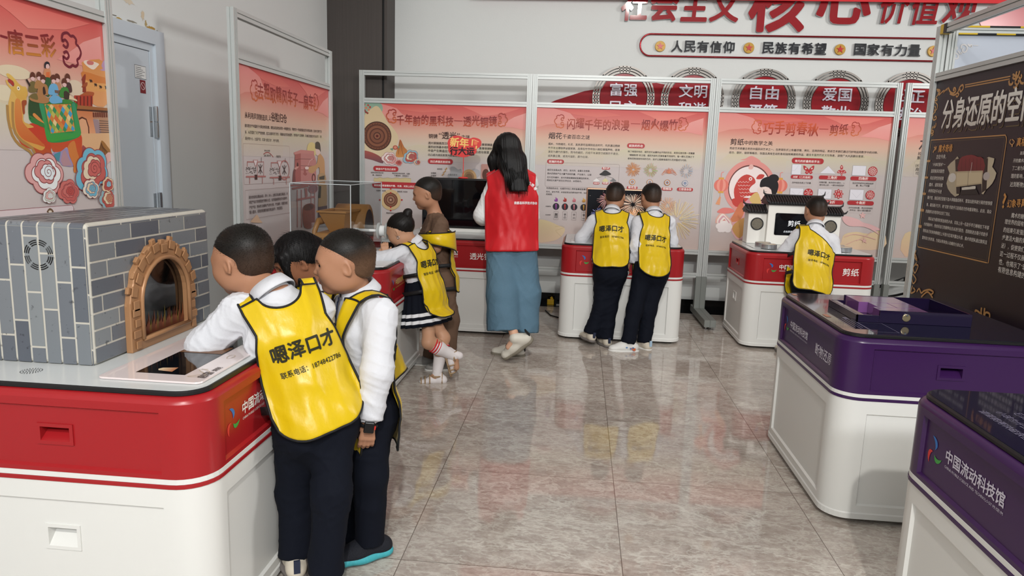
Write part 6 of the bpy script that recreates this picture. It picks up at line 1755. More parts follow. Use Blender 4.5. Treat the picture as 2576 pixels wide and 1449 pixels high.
bevel(st.build('arch_stone', COPR, frame), 0.002, 1)
g = MB(); g.add([(x0+0.003, cy+a, z) for a, z in inn2], [list(range(len(inn2)))]); g.build('oven_window', mat('dark_window_glass', '#060606', rough=0.03, spec=0.7, coat=0.6), ov)
p = Print((x0+0.0035, cy, 0), (0, 1, 0), (0, 0, 1), (1, 0, 0))
for i in range(26):
    u = -0.128+i*0.0102; hh = 0.03+0.032*abs(math.sin(i*1.7))+0.01*((i*7) % 3); c = ['#8a4a2c', '#a8603a', '#8f8432', '#74402a'][i % 4]
    p.poly([(u-0.006, 0.036), (u-0.007, 0.036+hh*0.4), (u-0.001, 0.036+hh*0.6), (u+0.002, 0.036+hh), (u+0.004, 0.036+hh*0.5), (u+0.008, 0.036+hh*0.25), (u+0.006, 0.036)], c, '#5a2f22')
p.build('flame_print', ov)
gv = MB()                              # round speaker slots on the near face
for rr_k in (0.031, 0.037, 0.043):
    for q in range(8):
        a0 = R(45*q+6); pts = [(-0.245+w/2-0.0+0.0*q, 0, 0)]
        gv.tube([(gx, -d/2-0.0006, gz) for gx, gz in [(-0.965-(OX0+OX1)/2+rr_k*math.cos(a0+R(33)*k/5), 0.325+rr_k*math.sin(a0+R(33)*k/5)) for k in range(6)]], 0.0018, 6)
gv.build('speaker_slots', mat('black_plastic', '#0c0c0d', rough=0.5), ov)
# round grille in the counter top
gr = MB()
for rr_k in (0.006, 0.013, 0.020, 0.027):
    for q in range(max(6, int(rr_k*900))):
        a = 2*PI*q/max(6, int(rr_k*900)); gr.lathe([(0, 0), (0.0016, 0), (0.0016, 0.0006), (0, 0.0006)], (-0.955+rr_k*math.cos(a), -0.512+rr_k*math.sin(a), 0.8011), 6)
tag(gr.build('speaker_grille', MATS['black_plastic']), 'small round black speaker grille in the counter top before the brick oven', 'grille')
# ---- touch panel in front of the oven
tp = thing('touch_screen', 'pale glass touch panel with a dark display lying on the counter beside the oven', 'touch screen', (-0.585, -0.16, 0.8015))
bevel(MB().prism([(a, b_, 0) for a, b_ in rrect(-0.152, -0.385, 0.152, 0.385, 0.02)], (0, 0, 0.006)).build('glass_panel', mat('pale_pink_glass', '#ddd0cf', rough=0.06, spec=0.6, coat=0.4), tp), 0.002, 2)
MB().box(-0.072, -0.325, 0.006, 0.075, 0.16, 0.0066).build('display', mat('black_display', '#0d0f14', rough=0.05, spec=0.6), tp)
p = Print((0, 0, 0.0066), (0, 1, 0), (-1, 0, 0), (0, 0, 1))
p.poly([(-0.305, -0.025), (-0.298, 0.02), (-0.285, 0.028), (-0.272, 0.022), (-0.262, -0.02)], '#d8c6a4', '#a8653f'); p.poly([(-0.10, 0.07), (-0.02, 0.07), (-0.02, -0.07), (-0.10, -0.07)], '#6d4a30')
p.line([(-0.12+0.02*math.cos(k*0.5), -0.11+0.01*math.sin(k*0.5)) for k in range(12)], 0.002, '#b9a890', True); p.line([(-0.30+0.04*math.cos(k*0.4), -0.11+0.022*math.sin(k*0.9)) for k in range(16)], 0.002, '#b5a385')
p.text('启窑', -0.345, -0.142, -0.285, -0.142, '#4a3a34', 0.03); p.text('烧制', -0.275, -0.142, -0.235, -0.142, '#4a3a34', 0.03); p.build('display_print', tp)

# ---- winnowing fan model in a clear box on the middle counter
ACR = mat('clear_acrylic', '#ffffff', rough=0.0, trans=1.0, ior=1.12, spec=0.5)
ACE = mat('acrylic_edge', '#c9d0d2', rough=0.15, spec=0.6)
BX = (-1.18, 1.93, 0.802, -0.80, 2.62, 1.268)
ab = thing('clear_display_box', 'clear acrylic box covering the tan fan model on the middle counter', 'display case', ((BX[0]+BX[3])/2, (BX[1]+BX[4])/2, 0.802))
bx, by, bz = (BX[3]-BX[0])/2, (BX[4]-BX[1])/2, BX[5]-BX[2]; tk = 0.004
THIN = bpy.data.materials.new('acrylic_sheet'); THIN.use_nodes = True; nt = THIN.node_tree; b_ = nt.nodes['Principled BSDF']
nt.nodes.remove(b_); tr = nt.nodes.new('ShaderNodeBsdfTransparent'); gl = nt.nodes.new('ShaderNodeBsdfGlossy'); gl.inputs['Roughness'].default_value = 0.02
tr.inputs['Color'].default_value = (0.93, 0.945, 0.95, 1); fl_ = nt.nodes.new('ShaderNodeLayerWeight'); pw = nt.nodes.new('ShaderNodeMath'); pw.operation = 'POWER'; pw.inputs[1].default_value = 4.0; nt.links.new(fl_.outputs['Facing'], pw.inputs[0]); fz = nt.nodes.new('ShaderNodeMapRange'); fz.inputs[3].default_value = 0.025; fz.inputs[4].default_value = 0.6; nt.links.new(pw.outputs[0], fz.inputs[0]); ms = nt.nodes.new('ShaderNodeMixShader')
nt.links.new(fz.outputs[0], ms.inputs[0]); nt.links.new(tr.outputs[0], ms.inputs[1]); nt.links.new(gl.outputs[0], ms.inputs[2]); nt.links.new(ms.outputs[0], nt.nodes['Material Output'].inputs[0])
for nm, a in (('side_sheet', (-bx, -by, 0, bx, -by+tk, bz)), ('side_sheet', (-bx, by-tk, 0, bx, by, bz)), ('side_sheet', (-bx, -by+tk, 0, -bx+tk, by-tk, bz)), ('side_sheet', (bx-tk, -by+tk, 0, bx, by-tk, bz)), ('top_sheet', (-bx, -by, bz-tk, bx, by, bz))):
    MB().box(*a).build(nm, THIN, ab)
e = MB(); q = 0.0022
for sx in (-1, 1):
    for sy in (-1, 1): e.box(sx*bx-q, sy*by-q, 0, sx*bx+q, sy*by+q, bz+q)
for sy in (-1, 1): e.box(-bx, sy*by-q, bz-q, bx, sy*by+q, bz+q)
for sx in (-1, 1): e.box(sx*bx-q, -by, bz-q, sx*bx+q, by, bz+q)
e.build('polished_edge', ACE, ab)
TAN = mat('tan_moulded_plastic', '#a0703c', rough=0.45)
fan = thing('winnowing_fan_model', 'tan winnowing fan model with hopper and round drum inside the clear box', 'fan model', (-0.965, 2.28, 0.8035))
hp = MB(); zz0, zz1 = 0.115, 0.215
hp.add([(-0.05,-0.14,zz0),(0.06,-0.14,zz0),(0.06,0.04,zz0),(-0.05,0.04,zz0),(-0.115,-0.20,zz1),(0.10,-0.20,zz1),(0.10,0.10,zz1),(-0.115,0.10,zz1)], [(0,1,5,4),(1,2,6,5),(2,3,7,6),(3,0,4,7),(3,2,1,0)])
hp.build('hopper', TAN, fan); hr = MB(); hr.box(-0.125,-0.21,0.212,0.11,-0.19,0.22); hr.box(-0.125,0.09,0.212,0.11,0.11,0.22); hr.box(-0.125,-0.19,0.212,-0.105,0.09,0.22); hr.box(0.09,-0.19,0.212,0.11,0.09,0.22); hr.build('hopper_rim', TAN, fan); fan.scale = (0.82, 1, 1.32)
dm = MB(); dm.lathe([(0, -0.13), (0.125, -0.13), (0.125, 0.13), (0, 0.13)], (0.015, 0.19, 0.115), 32, 'x'); dm.build('drum', TAN, fan, True); dm = MB(); dm.lathe([(0, 0), (0.10, 0), (0.10, 0.002), (0, 0.002)], (0.146, 0.19, 0.115), 32, 'x'); dm.build('drum_side', mat('dark_drum_side', '#3a2f30', rough=0.3), fan)
bevel(MB().box(-0.13, -0.26, 0.0, 0.10, 0.06, 0.118).build('chute', TAN, fan), 0.02, 3)
sl = MB()
for k in range(8): sl.obox((-0.10+k*0.026, -0.2605, 0.06), (0.004, 0, 0.002), (0, 0.001, 0), (0.006, 0, 0.035))
sl.build('chute_slots', mat('dark_slot', '#241a12', rough=0.6), fan)
ha = MB(); ha.tube([(-0.14, -0.2, 0.02), (-0.15, -0.19, 0.12), (-0.135, -0.16, 0.165), (-0.10, -0.10, 0.172), (-0.06, -0.05, 0.17)], 0.019, 10); ha.build('side_pipe', TAN, fan, True)
cr = thing('crank_handle', 'white crank shaft with clear round discs beside the leaning girl', 'crank', (-0.81, 2.335, 0.957))
MB().tube([(-0.10, 0, 0), (0.12, 0, 0)], 0.010, 12).build('shaft', mat('white_enamel', '#e6e8e8', rough=0.3), cr, True)
for x in (0.065, 0.120):
    MB().lathe([(0, 0), (0.052, 0), (0.055, 0.003), (0.055, 0.013), (0.052, 0.016), (0, 0.016)], (x, 0, 0), 28, 'x').build('disc', mat('crank_glass', '#dfe5e4', rough=0.08, trans=0.55, ior=1.45), cr)
MB().lathe([(0, 0), (0.036, 0), (0.036, 0.035), (0, 0.035)], (0.082, 0, 0), 28, 'x').build('hub', MATS['white_enamel'], cr)
MB().box(-0.10, -0.02, -0.15, -0.07, 0.02, 0.012).build('bearing', MATS['white_enamel'], cr)
# small white instruction plate on the middle counter
tag(bevel(MB().box(-0.68, 1.74, 0.8015, -0.545, 1.98, 0.806).build('instruction_plate', mat('plate_white', '#dcdcdc', rough=0.3)), 0.002), 'thin white instruction plate lying on the middle counter corner', 'plate')
# clear parts tray behind the children's heads
ct = MB()
for k in range(5): ct.lathe([(0, 0), (0.012, 0), (0.012, 0.05), (0, 0.05)], (-1.10+k*0.024, 1.86, 0.8015), 10)
for k in range(5):
    pass
ctt = thing('clear_gear_set', 'row of small clear plastic pegs beside the acrylic box', 'pegs', (-1.05, 1.85, 0.8015))
for k in range(5): MB().lathe([(0, 0), (0.014, 0), (0.014, 0.055), (0.010, 0.07), (0, 0.07)], (-0.055+k*0.030, 0, 0), 12).build('peg', mat('peg_acrylic', '#dfe6e8', rough=0.05, trans=0.6, ior=1.3), ctt)

# ---- black monitor with the greeting sign
mo = thing('display_monitor', 'large black switched off monitor on a white base behind the woman', 'monitor', (-0.335, 4.12, 0.801))
bevel(MB().box(-0.50, -0.02, 0.03, 0.50, 0.03, 0.478).build('housing', mat('monitor_black', '#101012', rough=0.35), mo), 0.012, 3)
MB().box(-0.485, -0.0215, 0.045, 0.485, -0.0195, 0.463).build('screen', mat('screen_glass', '#07070a', rough=0.03, spec=0.6, coat=0.3), mo)
bevel(MB().box(-0.50, -0.07, 0.0, 0.50, 0.06, 0.03).build('base', WH, mo), 0.004, 2)
sg = thing('greeting_sign', 'red new year cut-out sign on a red stick above the black monitor', 'sign', (-0.468, 4.125, 1.2795))
SR = mat('sign_red', '#d63a38', rough=0.4)
MB().lathe([(0, 0), (0.045, 0), (0.045, 0.006), (0.03, 0.012), (0, 0.012)], n=20).build('base', SR, sg)
MB().tube([(0, 0, 0.01), (0, 0, 0.20)], 0.0035, 8).build('stick', SR, sg)
ol = [(-0.135,.235),(-0.11,.205),(-0.06,.195),(0.0,.185),(0.05,.198),(0.085,.205),(0.115,.232),(0.118,.262),(0.15,.285),(0.158,.325),(0.135,.352),(0.085,.362),(0.055,.352),(0.0,.358),(-0.04,.372),(-0.085,.372),(-0.125,.350),(-0.145,.315),(-0.14,.275)]
sgp = []
for i in range(len(ol)):
    q4 = [ol[(i+k) % len(ol)] for k in (-1, 0, 1, 2)]
    for j in range(3):
        t = j/3; sgp.append(tuple(0.5*(2*q4[1][a]+(q4[2][a]-q4[0][a])*t+(2*q4[0][a]-5*q4[1][a]+4*q4[2][a]-q4[3][a])*t*t+(3*q4[1][a]-q4[0][a]-3*q4[2][a]+q4[3][a])*t**3) for a in (0, 1)))
MB().prism([(a, -0.004, b_) for a, b_ in sgp], (0, 0.008, 0)).build('sign_board', SR, sg)
p = Print((0, -0.0042, 0), (1, 0, 0), (0, 0, 1), (0, -1, 0))
p.text('新年', -0.125, .285, 0.045, .278, '#f2c470', 0.05); p.line([(0.075,.29),(0.080,.345)], .012, '#f2c470'); p.line([(0.088,.343),(0.135,.325)], .008, '#f2a070'); p.poly([(0.092,.300),(0.095,.332),(0.125,.322),(0.120,.297)], '#e87850'); p.line([(0.112,.262),(0.116,.29)], .012, '#f2c470')
p.text('行大运', -0.125, .212, 0.10, .212, '#1c1416', 0.06); p.build('sign_print', sg)

# ---- screen with fireworks
sc_ = thing('fireworks_screen', 'upright screen with gold frame showing fireworks between two boys', 'screen', (0.955, 4.12, 0.801))
bevel(MB().box(-0.315, 0, 0.02, 0.315, 0.035, 0.435).build('frame', mat('rose_gold', '#c49a82', rough=0.3, metal=0.5), sc_), 0.012, 3)
MB().box(-0.302, -0.001, 0.033, 0.302, 0.001, 0.422).build('picture', mat('night_screen', '#05060c', rough=0.08), sc_)
MB().box(-0.2, -0.05, 0, 0.2, 0.08, 0.02).build('base', WH, sc_)
p = Print((0, -0.0012, 0), (1, 0, 0), (0, 0, 1), (0, -1, 0)); rg = random.Random(9); p.rect(-.301, .034, .301, .421, '#05060c')
def fw_(u, v, r_, n_, cols, wd=0.0022):
    for k in range(n_):
        a = 2*PI*k/n_+rg.uniform(-.1, .1); r1_ = r_*rg.uniform(.1, .3); r2_ = r_*rg.uniform(.7, 1.05)
        P = [(u+rho*math.cos(a), v+rho*math.sin(a)-0.25*rho*rho/r_) for rho in (r1_, (r1_+r2_)/2, r2_)]
        P = [(min(.30, max(-.30, a_)), min(.42, max(.035, b_))) for a_, b_ in P]; p.line(P, [wd*.4, wd, wd*.6], rg.choice(cols))
fw_(0.10, 0.30, 0.13, 90, ['#e8c8b0', '#f0dcc8', '#d9a58a']); fw_(0.04, 0.14, 0.13, 60, ['#b5703a', '#c98a4a', '#8f4a22'], .003); fw_(-0.13, 0.34, 0.09, 46, ['#c98a8a', '#b07078', '#e0b8b0']); fw_(-0.20, 0.20, 0.08, 50, ['#6a6fae', '#8f94c8', '#4a4f8a']); fw_(0.12, 0.20, 0.10, 60, ['#d9965a', '#e8c090']); fw_(-0.05, 0.26, 0.05, 26, ['#cf9a70'])
for k in range(40): p.ell(rg.uniform(-.29, .29), rg.uniform(.05, .41), .002, .002, '#c9c2b8', 6)
p.build('fireworks_picture', sc_, mat('screen_ink', rough=0.2, attr=True, emit=0.5))
tag(bevel(MB().box(0.53, 3.60, 0.8015, 0.66, 3.80, 0.806).build('instruction_plate', MATS['plate_white']), 0.002), 'thin white instruction plate at the left of the fireworks counter', 'plate')

# ---- white paper cutting house
HW = mat('house_white', '#e6e4de', rough=0.5); RT = mat('roof_charcoal', '#222224', rough=0.5)
hs = thing('paper_cutting_house', 'white model house with dark tiled roofs and a small screen reading 剪纸', 'model house', (2.448, 4.12, 0.802))
bevel(MB().box(-0.235, -0.04, 0, 0.225, 0.16, 0.345).build('centre_block', HW, hs), 0.004)
bevel(MB().box(-0.39, 0.0, 0, -0.235, 0.16, 0.265).build('wing', HW, hs), 0.004); bevel(MB().box(0.225, 0.0, 0, 0.39, 0.16, 0.265).build('wing', HW, hs), 0.004)
def roof(x0, x1, y0, y1, z, hgt, ends):
    mb = MB(); ym = (y0+y1)/2; ov_ = 0.03
    mb.box(x0-0.012, y0-0.018, z, x1+0.012, y1+0.018, z+0.018)
    mb.prism([(x0-0.02, y0-ov_, z+0.018), (x0-0.02, ym, z+hgt), (x0-0.02, y1+ov_, z+0.018)], (x1-x0+0.04, 0, 0))
    n_ = max(4, int((x1-x0)/0.021))
    for k in range(n_+1):
        x = x0+(x1-x0)*k/n_; mb.tube([(x, y0-ov_-0.002, z+0.022), (x, ym, z+hgt+0.004)], 0.0065, 6); mb.lathe([(0, 0), (0.0085, 0), (0.0085, 0.004), (0, 0.004)], (x, y0-ov_-0.006, z+0.020), 8, 'y')
    mb.tube([(x0-0.02, ym, z+hgt+0.004), (x1+0.02, ym, z+hgt+0.004)], 0.009, 8)
    for e_, s_ in ends:
        mb.tube([(e_-s_*0.03, ym, z+hgt+0.004), (e_, ym, z+hgt+0.006), (e_+s_*0.022, ym, z+hgt+0.02), (e_+s_*0.026, ym, z+hgt+0.05)], [0.009, 0.009, 0.007, 0.002], 8)
        mb.tube([(e_-s_*0.01, y0-ov_+0.005, z+0.02), (e_+s_*0.015, y0-ov_, z+0.028), (e_+s_*0.03, y0-ov_-0.005, z+0.05)], [0.009, 0.008, 0.002], 8)
    return mb.build('tiled_roof', RT, hs)
roof(-0.235, 0.225, -0.04, 0.16, 0.345, 0.075, ((-0.24, -1), (0.23, 1)))
roof(-0.39, -0.245, 0.0, 0.16, 0.265, 0.065, ((-0.40, -1),)); roof(0.235, 0.39, 0.0, 0.16, 0.265, 0.065, ((0.40, 1),))
for x in (-0.3125, 0.3075):
    MB().lathe([(0.055, -0.006), (0.047, -0.006), (0.045, 0.004), (0.056, 0.002), (0.055, -0.006)], (x, 0, 0.172), 32, 'y').build('round_window', RT, hs)
    lt = MB()
    for k in range(-5, 6):
        o_ = k*0.0095; L_ = math.sqrt(max(0, 0.046**2-o_**2))
        for dx_, dz_ in ((1, 1), (1, -1)):
            cx_, cz_ = x-dz_*o_*0.707, 0.172+dx_*o_*0.707
            lt.obox((cx_, -0.0032, cz_), (0.707*dx_*L_, 0, 0.707*dz_*L_), (0, 0.0015, 0), (-0.0011*dz_*0.707, 0, 0.0011*dx_*0.707))
    lt.build('window_lattice', mat('lattice_tan', '#a8a08e', rough=0.5), hs); MB().lathe([(0, 0.0), (0.046, 0.0), (0.046, 0.001), (0, 0.001)], (x, -0.0012, 0.172), 24, 'y').build('window_backing', mat('window_dark', '#3a3632', rough=0.5), hs)
MB().prism([(a, -0.041, b_) for a, b_ in rrect(-0.172, 0.085, 0.165, 0.275, 0.012)], (0, -0.003, 0)).build('screen', MATS['black_display'], hs)
p = Print((0, -0.0443, 0), (1, 0, 0), (0, 0, 1), (0, -1, 0)); p.text('剪纸', -0.062, 0.168, 0.042, 0.168, '#eef0f2', 0.0); p.text('点击屏幕开始', -0.095, 0.110, 0.02, 0.110, '#c9cdd2', 0.0); p.build('screen_text', hs, mat('lit_text', rough=0.3, attr=True, emit=0.6))
bevel(MB().box(-0.42, -0.40, -0.0005, 0.32, -0.10, 0.003).build('base_plate', TOPW, hs), 0.001)
TIN = mat('brushed_aluminium_tin', '#b9bcbf', rough=0.28, metal=0.85)
for k, (x, y, lb) in enumerate(((2.135, 3.855, 'round silver tin on the paper cutting counter, rear one left of the boy'), (2.150, 3.715, 'round silver tin on the paper cutting counter, front one left of the boy'), (2.745, 3.72, 'round silver tin on the paper cutting counter, front one right of the boy'), (2.735, 3.865, 'round silver tin on the paper cutting counter, rear one right of the boy'))):
    t = thing('round_tin', lb, 'tin', (x, y, 0.8052), 0, 'round silver tins')
    MB().lathe([(0, 0), (0.062, 0), (0.0635, 0.003), (0.0635, 0.034), (0.061, 0.036), (0.056, 0.033), (0, 0.033)], n=36).build('can', TIN, t, False); MB().lathe([(0.0640, 0.014), (0.0640, 0.018), (0.0632, 0.018), (0.0632, 0.014), (0.0640, 0.014)], n=36).build('seam', TIN, t); MB().lathe([(0, 0.0331), (0.054, 0.0331), (0.054, 0.0345), (0, 0.0345)], n=32).build('lid', mat('cream_lid', '#d9cfb4', rough=0.4), t)

# ---- open tray on the purple counter
DV = mat('deep_violet_acrylic', '#1d1430', rough=0.12, spec=0.6, coat=0.3); LV = mat('lilac_gloss', '#7a4f86', rough=0.12, spec=0.6, coat=0.4)
tr_ = thing('puzzle_tray', 'dark violet open tray with lilac sliding blocks on the purple counter', 'tray', (2.035, 1.005, 0.8012))
X0, X1, Y0, Y1, ht = -0.235, 0.24, -0.19, 0.19, 0.055; wl_ = 0.008
mb = MB(); mb.box(X0+0.095, Y0, 0, X1, Y0+wl_, ht); mb.box(X0+0.075, Y1-wl_, 0, X1, Y1, ht); mb.box(X1-wl_, Y0+wl_, 0, X1, Y1-wl_, ht); mb.box(X0, Y0, 0, X0+wl_, Y1-0.02, 0.032); mb.box(X0, Y0, 0, X0+0.095, Y0+wl_, 0.032); mb.box(X0+wl_, Y1-0.028, 0, X0+0.075, Y1-0.02, 0.032); mb.box(X0+wl_, Y0+wl_, 0, X1-wl_, Y1-0.028, 0.004)
mb.box(X0+0.012, Y0+wl_, 0.026, X0+0.035, Y1-0.03, 0.031)
bevel(mb.build('tray_wall', DV, tr_), 0.0012, 1)
for (a0, b0, a1, b1) in ((X0+0.098, Y0+0.010, X0+0.30, Y0+0.085), (X0+0.12, Y0+0.088, X0+0.20, Y0+0.20), (X0+0.203, Y0+0.088, X0+0.30, Y0+0.20), (X0+0.08, Y0+0.203, X0+0.30, Y1-0.010)):
    bevel(MB().box(a0, b0, 0.004, a1, b1, 0.054).build('sliding_block', LV, tr_), 0.001, 1)
kn = MB().lathe([(0, 0), (0.014, 0), (0.0165, 0.001), (0.0165, 0.004), (0, 0.004)], (-0.03, Y0-0.0045, 0.028), 28, 'y').build('lock_plate', mat('dull_brass', '#8f8266', rough=0.35, metal=0.5), tr_)
tag(MB().lathe([(0, 0), (0.004, 0), (0.004, 0.006), (0, 0.006)], (-0.03, Y0-0.0105, 0.040), 12, 'y').build('pin', CHR, kn), '', '') if False else MB().lathe([(0, 0), (0.004, 0), (0.004, 0.006), (0, 0.006)], (-0.03, Y0-0.0105, 0.040), 12, 'y').build('pin', CHR, kn)
p = Print((0, 0, 0.8014), (0, -1, 0), (1, 0, 0), (0, 0, 1))   # printed notes under the glass
for k, (u, v, w_, h_, c) in enumerate(((-0.95, 1.70, 0.06, 0.022, '#b9836a'), (-1.48, 1.71, 0.05, 0.022, '#b9836a'))): p.rect(-(-u)-0.0+0.0, v, u+w_, v+h_, c)
for k in range(5): p.line([(-0.86, 1.74+k*0.014), (-0.66-0.03*(k % 2), 1.74+k*0.014)], 0.0022, '#8f8aa2')
p.line(rrect(-0.80, 1.80, -0.62, 1.90, 0.004), 0.0018, '#8f8aa2', True); p.text('错觉', -0.90, 1.77, -0.86, 1.77, '#a8a2ba', 0.02)
p.build('glass_print', None); glp = bpy.data.objects['glass_print']; glp.parent = CT['PA']; glp.matrix_parent_inverse = (Matrix.Translation((2.085, 1.045, 0)) @ Matrix.Rotation(R(-90), 4, 'Z')).inverted()
p = Print((0, 0, 0.8014), (0, -1, 0), (1, 0, 0), (0, 0, 1))
for i, tx in enumerate(('请观察两块磁铁在桌面上的运动轨迹', '小球为什么能沿着斜面向上滚动呢', '它的重心其实一直在不断地降低', '看一看生活中还有哪些类似的现象')): p.text(tx, 0.36, 1.70+i*0.045, 0.80-0.03*(i % 2), 1.70+i*0.045, '#6f6a80', 0.0)
p.build('panel_text', None); glp = bpy.data.objects['panel_text']; glp.parent = CT['PB']; glp.matrix_parent_inverse = (Matrix.Translation((2.035, -0.64, 0)) @ Matrix.Rotation(R(-90), 4, 'Z')).inverted()
pd = thing('magenta_pad', 'dark magenta round pad on the nearest purple counter at the frame edge', 'pad', (1.945, -0.49, 0.8012))
bevel(MB().lathe([(0, 0), (0.10, 0), (0.11, 0.006), (0.11, 0.018), (0.105, 0.022), (0, 0.022)], n=40).build('pad_body', mat('dark_magenta', '#4a1a2e', rough=0.2), pd), 0.002); MB().lathe([(0.07, 0.022), (0.08, 0.022), (0.08, 0.0235), (0.07, 0.0235), (0.07, 0.022)], n=40).build('pad_ring', mat('pale_gold_line', '#c9a07a', rough=0.4), pd)

# ---- cables and small things on the floor
CB = mat('black_cable', '#0c0c0d', rough=0.5)
tag(MB().tube([(0.30, 4.62, 0.006), (0.36, 4.40, 0.006), (0.48, 4.28, 0.006), (0.62, 4.37, 0.006)], 0.006, 8).build('floor_cable', CB, None, True), 'black cable on the floor left of the fireworks counter', 'cable')
for k, (a, b_, lb) in enumerate((((3.05, 5.0, 0.34), (4.1, 4.95, 0.52), 'black cable hanging behind the far right partition, upper one'), ((3.0, 5.0, 0.20), (4.15, 4.95, 0.43), 'black cable hanging behind the far right partition, middle one'), ((3.0, 5.0, 0.30), (3.75, 4.95, 0.46), 'black cable hanging behind the far right partition, short one'))):
    A, B = Vector(a)-Vector((0, 0.04*k, 0)), Vector(b_)-Vector((0, 0.04*k, 0)); pts = [A.lerp(B, t/8)-Vector((0, 0, 0.08*math.sin(PI*t/8))) for t in range(9)]
    pts = [(A.x, A.y, 0.006), (A.x-0.02, A.y, A.z*0.5)]+[tuple(q) for q in pts]+[(B.x+0.05, B.y, B.z*0.5), (B.x+0.06, B.y, 0.006)]
    tag(MB().tube(pts, 0.012, 8).build('hanging_cable', CB, None, True), lb, 'cable', 'loose black cables')
yt = MB(); yt.obox((0.335, 4.955, 0.030), (0.035, 0, 0), (0, 0.012, 0), (0, 0, 0.028)); yt.obox((0.345, 4.955, 0.070), (0.010, 0, 0.008), (0, 0.010, 0), (-0.008, 0, 0.012))
tag(bevel(yt.build('yellow_block', mat('yellow_plastic', '#c9a012', rough=0.3)), 0.004), 'small yellow plastic block on the floor by the black skirting', 'block')
tag(MB().box(0.395, 4.93, 0.0022, 0.43, 4.95, 0.012).build('paper_scrap', mat('paper_white', '#e8e8e4', rough=0.7)), 'tiny white scrap on the floor beside the yellow block', 'scrap')
# ------------------------------------------------------------------ people: continuous bodies grown from distance fields, clothes as their own parts
def nv(a): a = np.array(a, float); return a/np.linalg.norm(a)
SKIN = mat('skin', rough=0.48, attr=True, sss=0.12, spec=0.35)
HAIR = mat('hair', rough=0.5, attr=True, spec=0.3)
SHIRT = mat('white_cotton', '#d0d1d6', rough=0.75, sheen=0.1, bump=0.4, bscale=20)
NAVY = mat('navy_trousers', '#0b0f1a', rough=0.85, spec=0.2, bump=0.10, bscale=24)
VESTM = mat('yellow_satin', '#d3b20a', rough=0.34, spec=0.5, sheen=0.1, bump=0.5, bscale=11, bstretch=(1, 1, 0.6))
BIND = mat('black_binding', '#0e0e10', rough=0.65)
INKB = mat('vest_ink', '#25240f', rough=0.6)
SK1, SK2, SK3 = '#a87a5f', '#b98d70', '#d2a58a'
def frame(f, up=(0, 0, 1)):
    f = nv(f); u = np.array(up, float); r = nv(np.cross(f, u)); u = np.cross(r, f); return r, f, u
def head_prims(S, c, f, up, H, ears=True):
    r, f, u = frame(f, up); Mx = np.array([r, f, u]); W = lambda x, y, z: c+H*(x*r+y*f+z*u)
    E = lambda p, q, k=0.03, op='add', m=Mx: S.ell(W(*p), np.array(q)*H, m, k*H*5, op)
    E((0, -0.06, 0.13), (0.355, 0.435, 0.385)); E((0, 0.10, -0.10), (0.295, 0.30, 0.37), 0.05); E((0, 0.272, -0.385), (0.12, 0.105, 0.095), 0.03)
    for s in (-1, 1):
        E((0.155*s, 0.245, -0.145), (0.13, 0.13, 0.13), 0.03); E((0.21*s, 0.05, -0.28), (0.10, 0.17, 0.13), 0.03)
    E((0, 0.335, 0.075), (0.22, 0.07, 0.05), 0.02)
    for s in (-1, 1): E((0.135*s, 0.405, 0.005), (0.075, 0.05, 0.038), 0.014, 'sub')
    S.cone(W(0, 0.375, 0.01), W(0, 0.442, -0.112), 0.028*H, 0.046*H, 0.05*H); E((0, 0.440, -0.122), (0.050, 0.050, 0.040), 0.005)
    for s in (-1, 1): E((0.05*s, 0.40, -0.135), (0.034, 0.044, 0.032), 0.008)
    E((0, 0.392, -0.238), (0.090, 0.050, 0.026), 0.004); E((0, 0.380, -0.286), (0.078, 0.050, 0.028), 0.004); S.ell(W(0, 0.435, -0.260), np.array((0.09, 0.022, 0.007))*H, Mx, 0.012*H, 'sub')
    for s in (-1, 1): S.ell(W(0.135*s, 0.338, 0.002), np.array((0.058, 0.048, 0.040))*H, Mx, 0.012*H)
    if ears:
        for s in (-1, 1):
            a = R(14); fr = f*math.cos(a)-r*s*math.sin(a)*1.6; rr_, fr, ur = frame(fr, up); fr2 = math.cos(0.25)*fr-math.sin(0.25)*ur; u2 = math.sin(0.25)*fr+math.cos(0.25)*ur
            Me = np.array([rr_, fr2, u2]); ce = W(0.368*s, -0.035, -0.055)
            S.ell(ce, np.array((0.030, 0.076, 0.128))*H, Me, 0.03*H); S.ell(ce+H*(0.03*s*r+0.012*fr2), np.array((0.022, 0.044, 0.082))*H, Me, 0.015*H, 'sub')
            S.ell(ce-H*0.055*u2+H*0.055*fr2+H*s*0.002*r, np.array((0.02, 0.022, 0.035))*H, Me, 0.012*H)
    return W, r, f, u
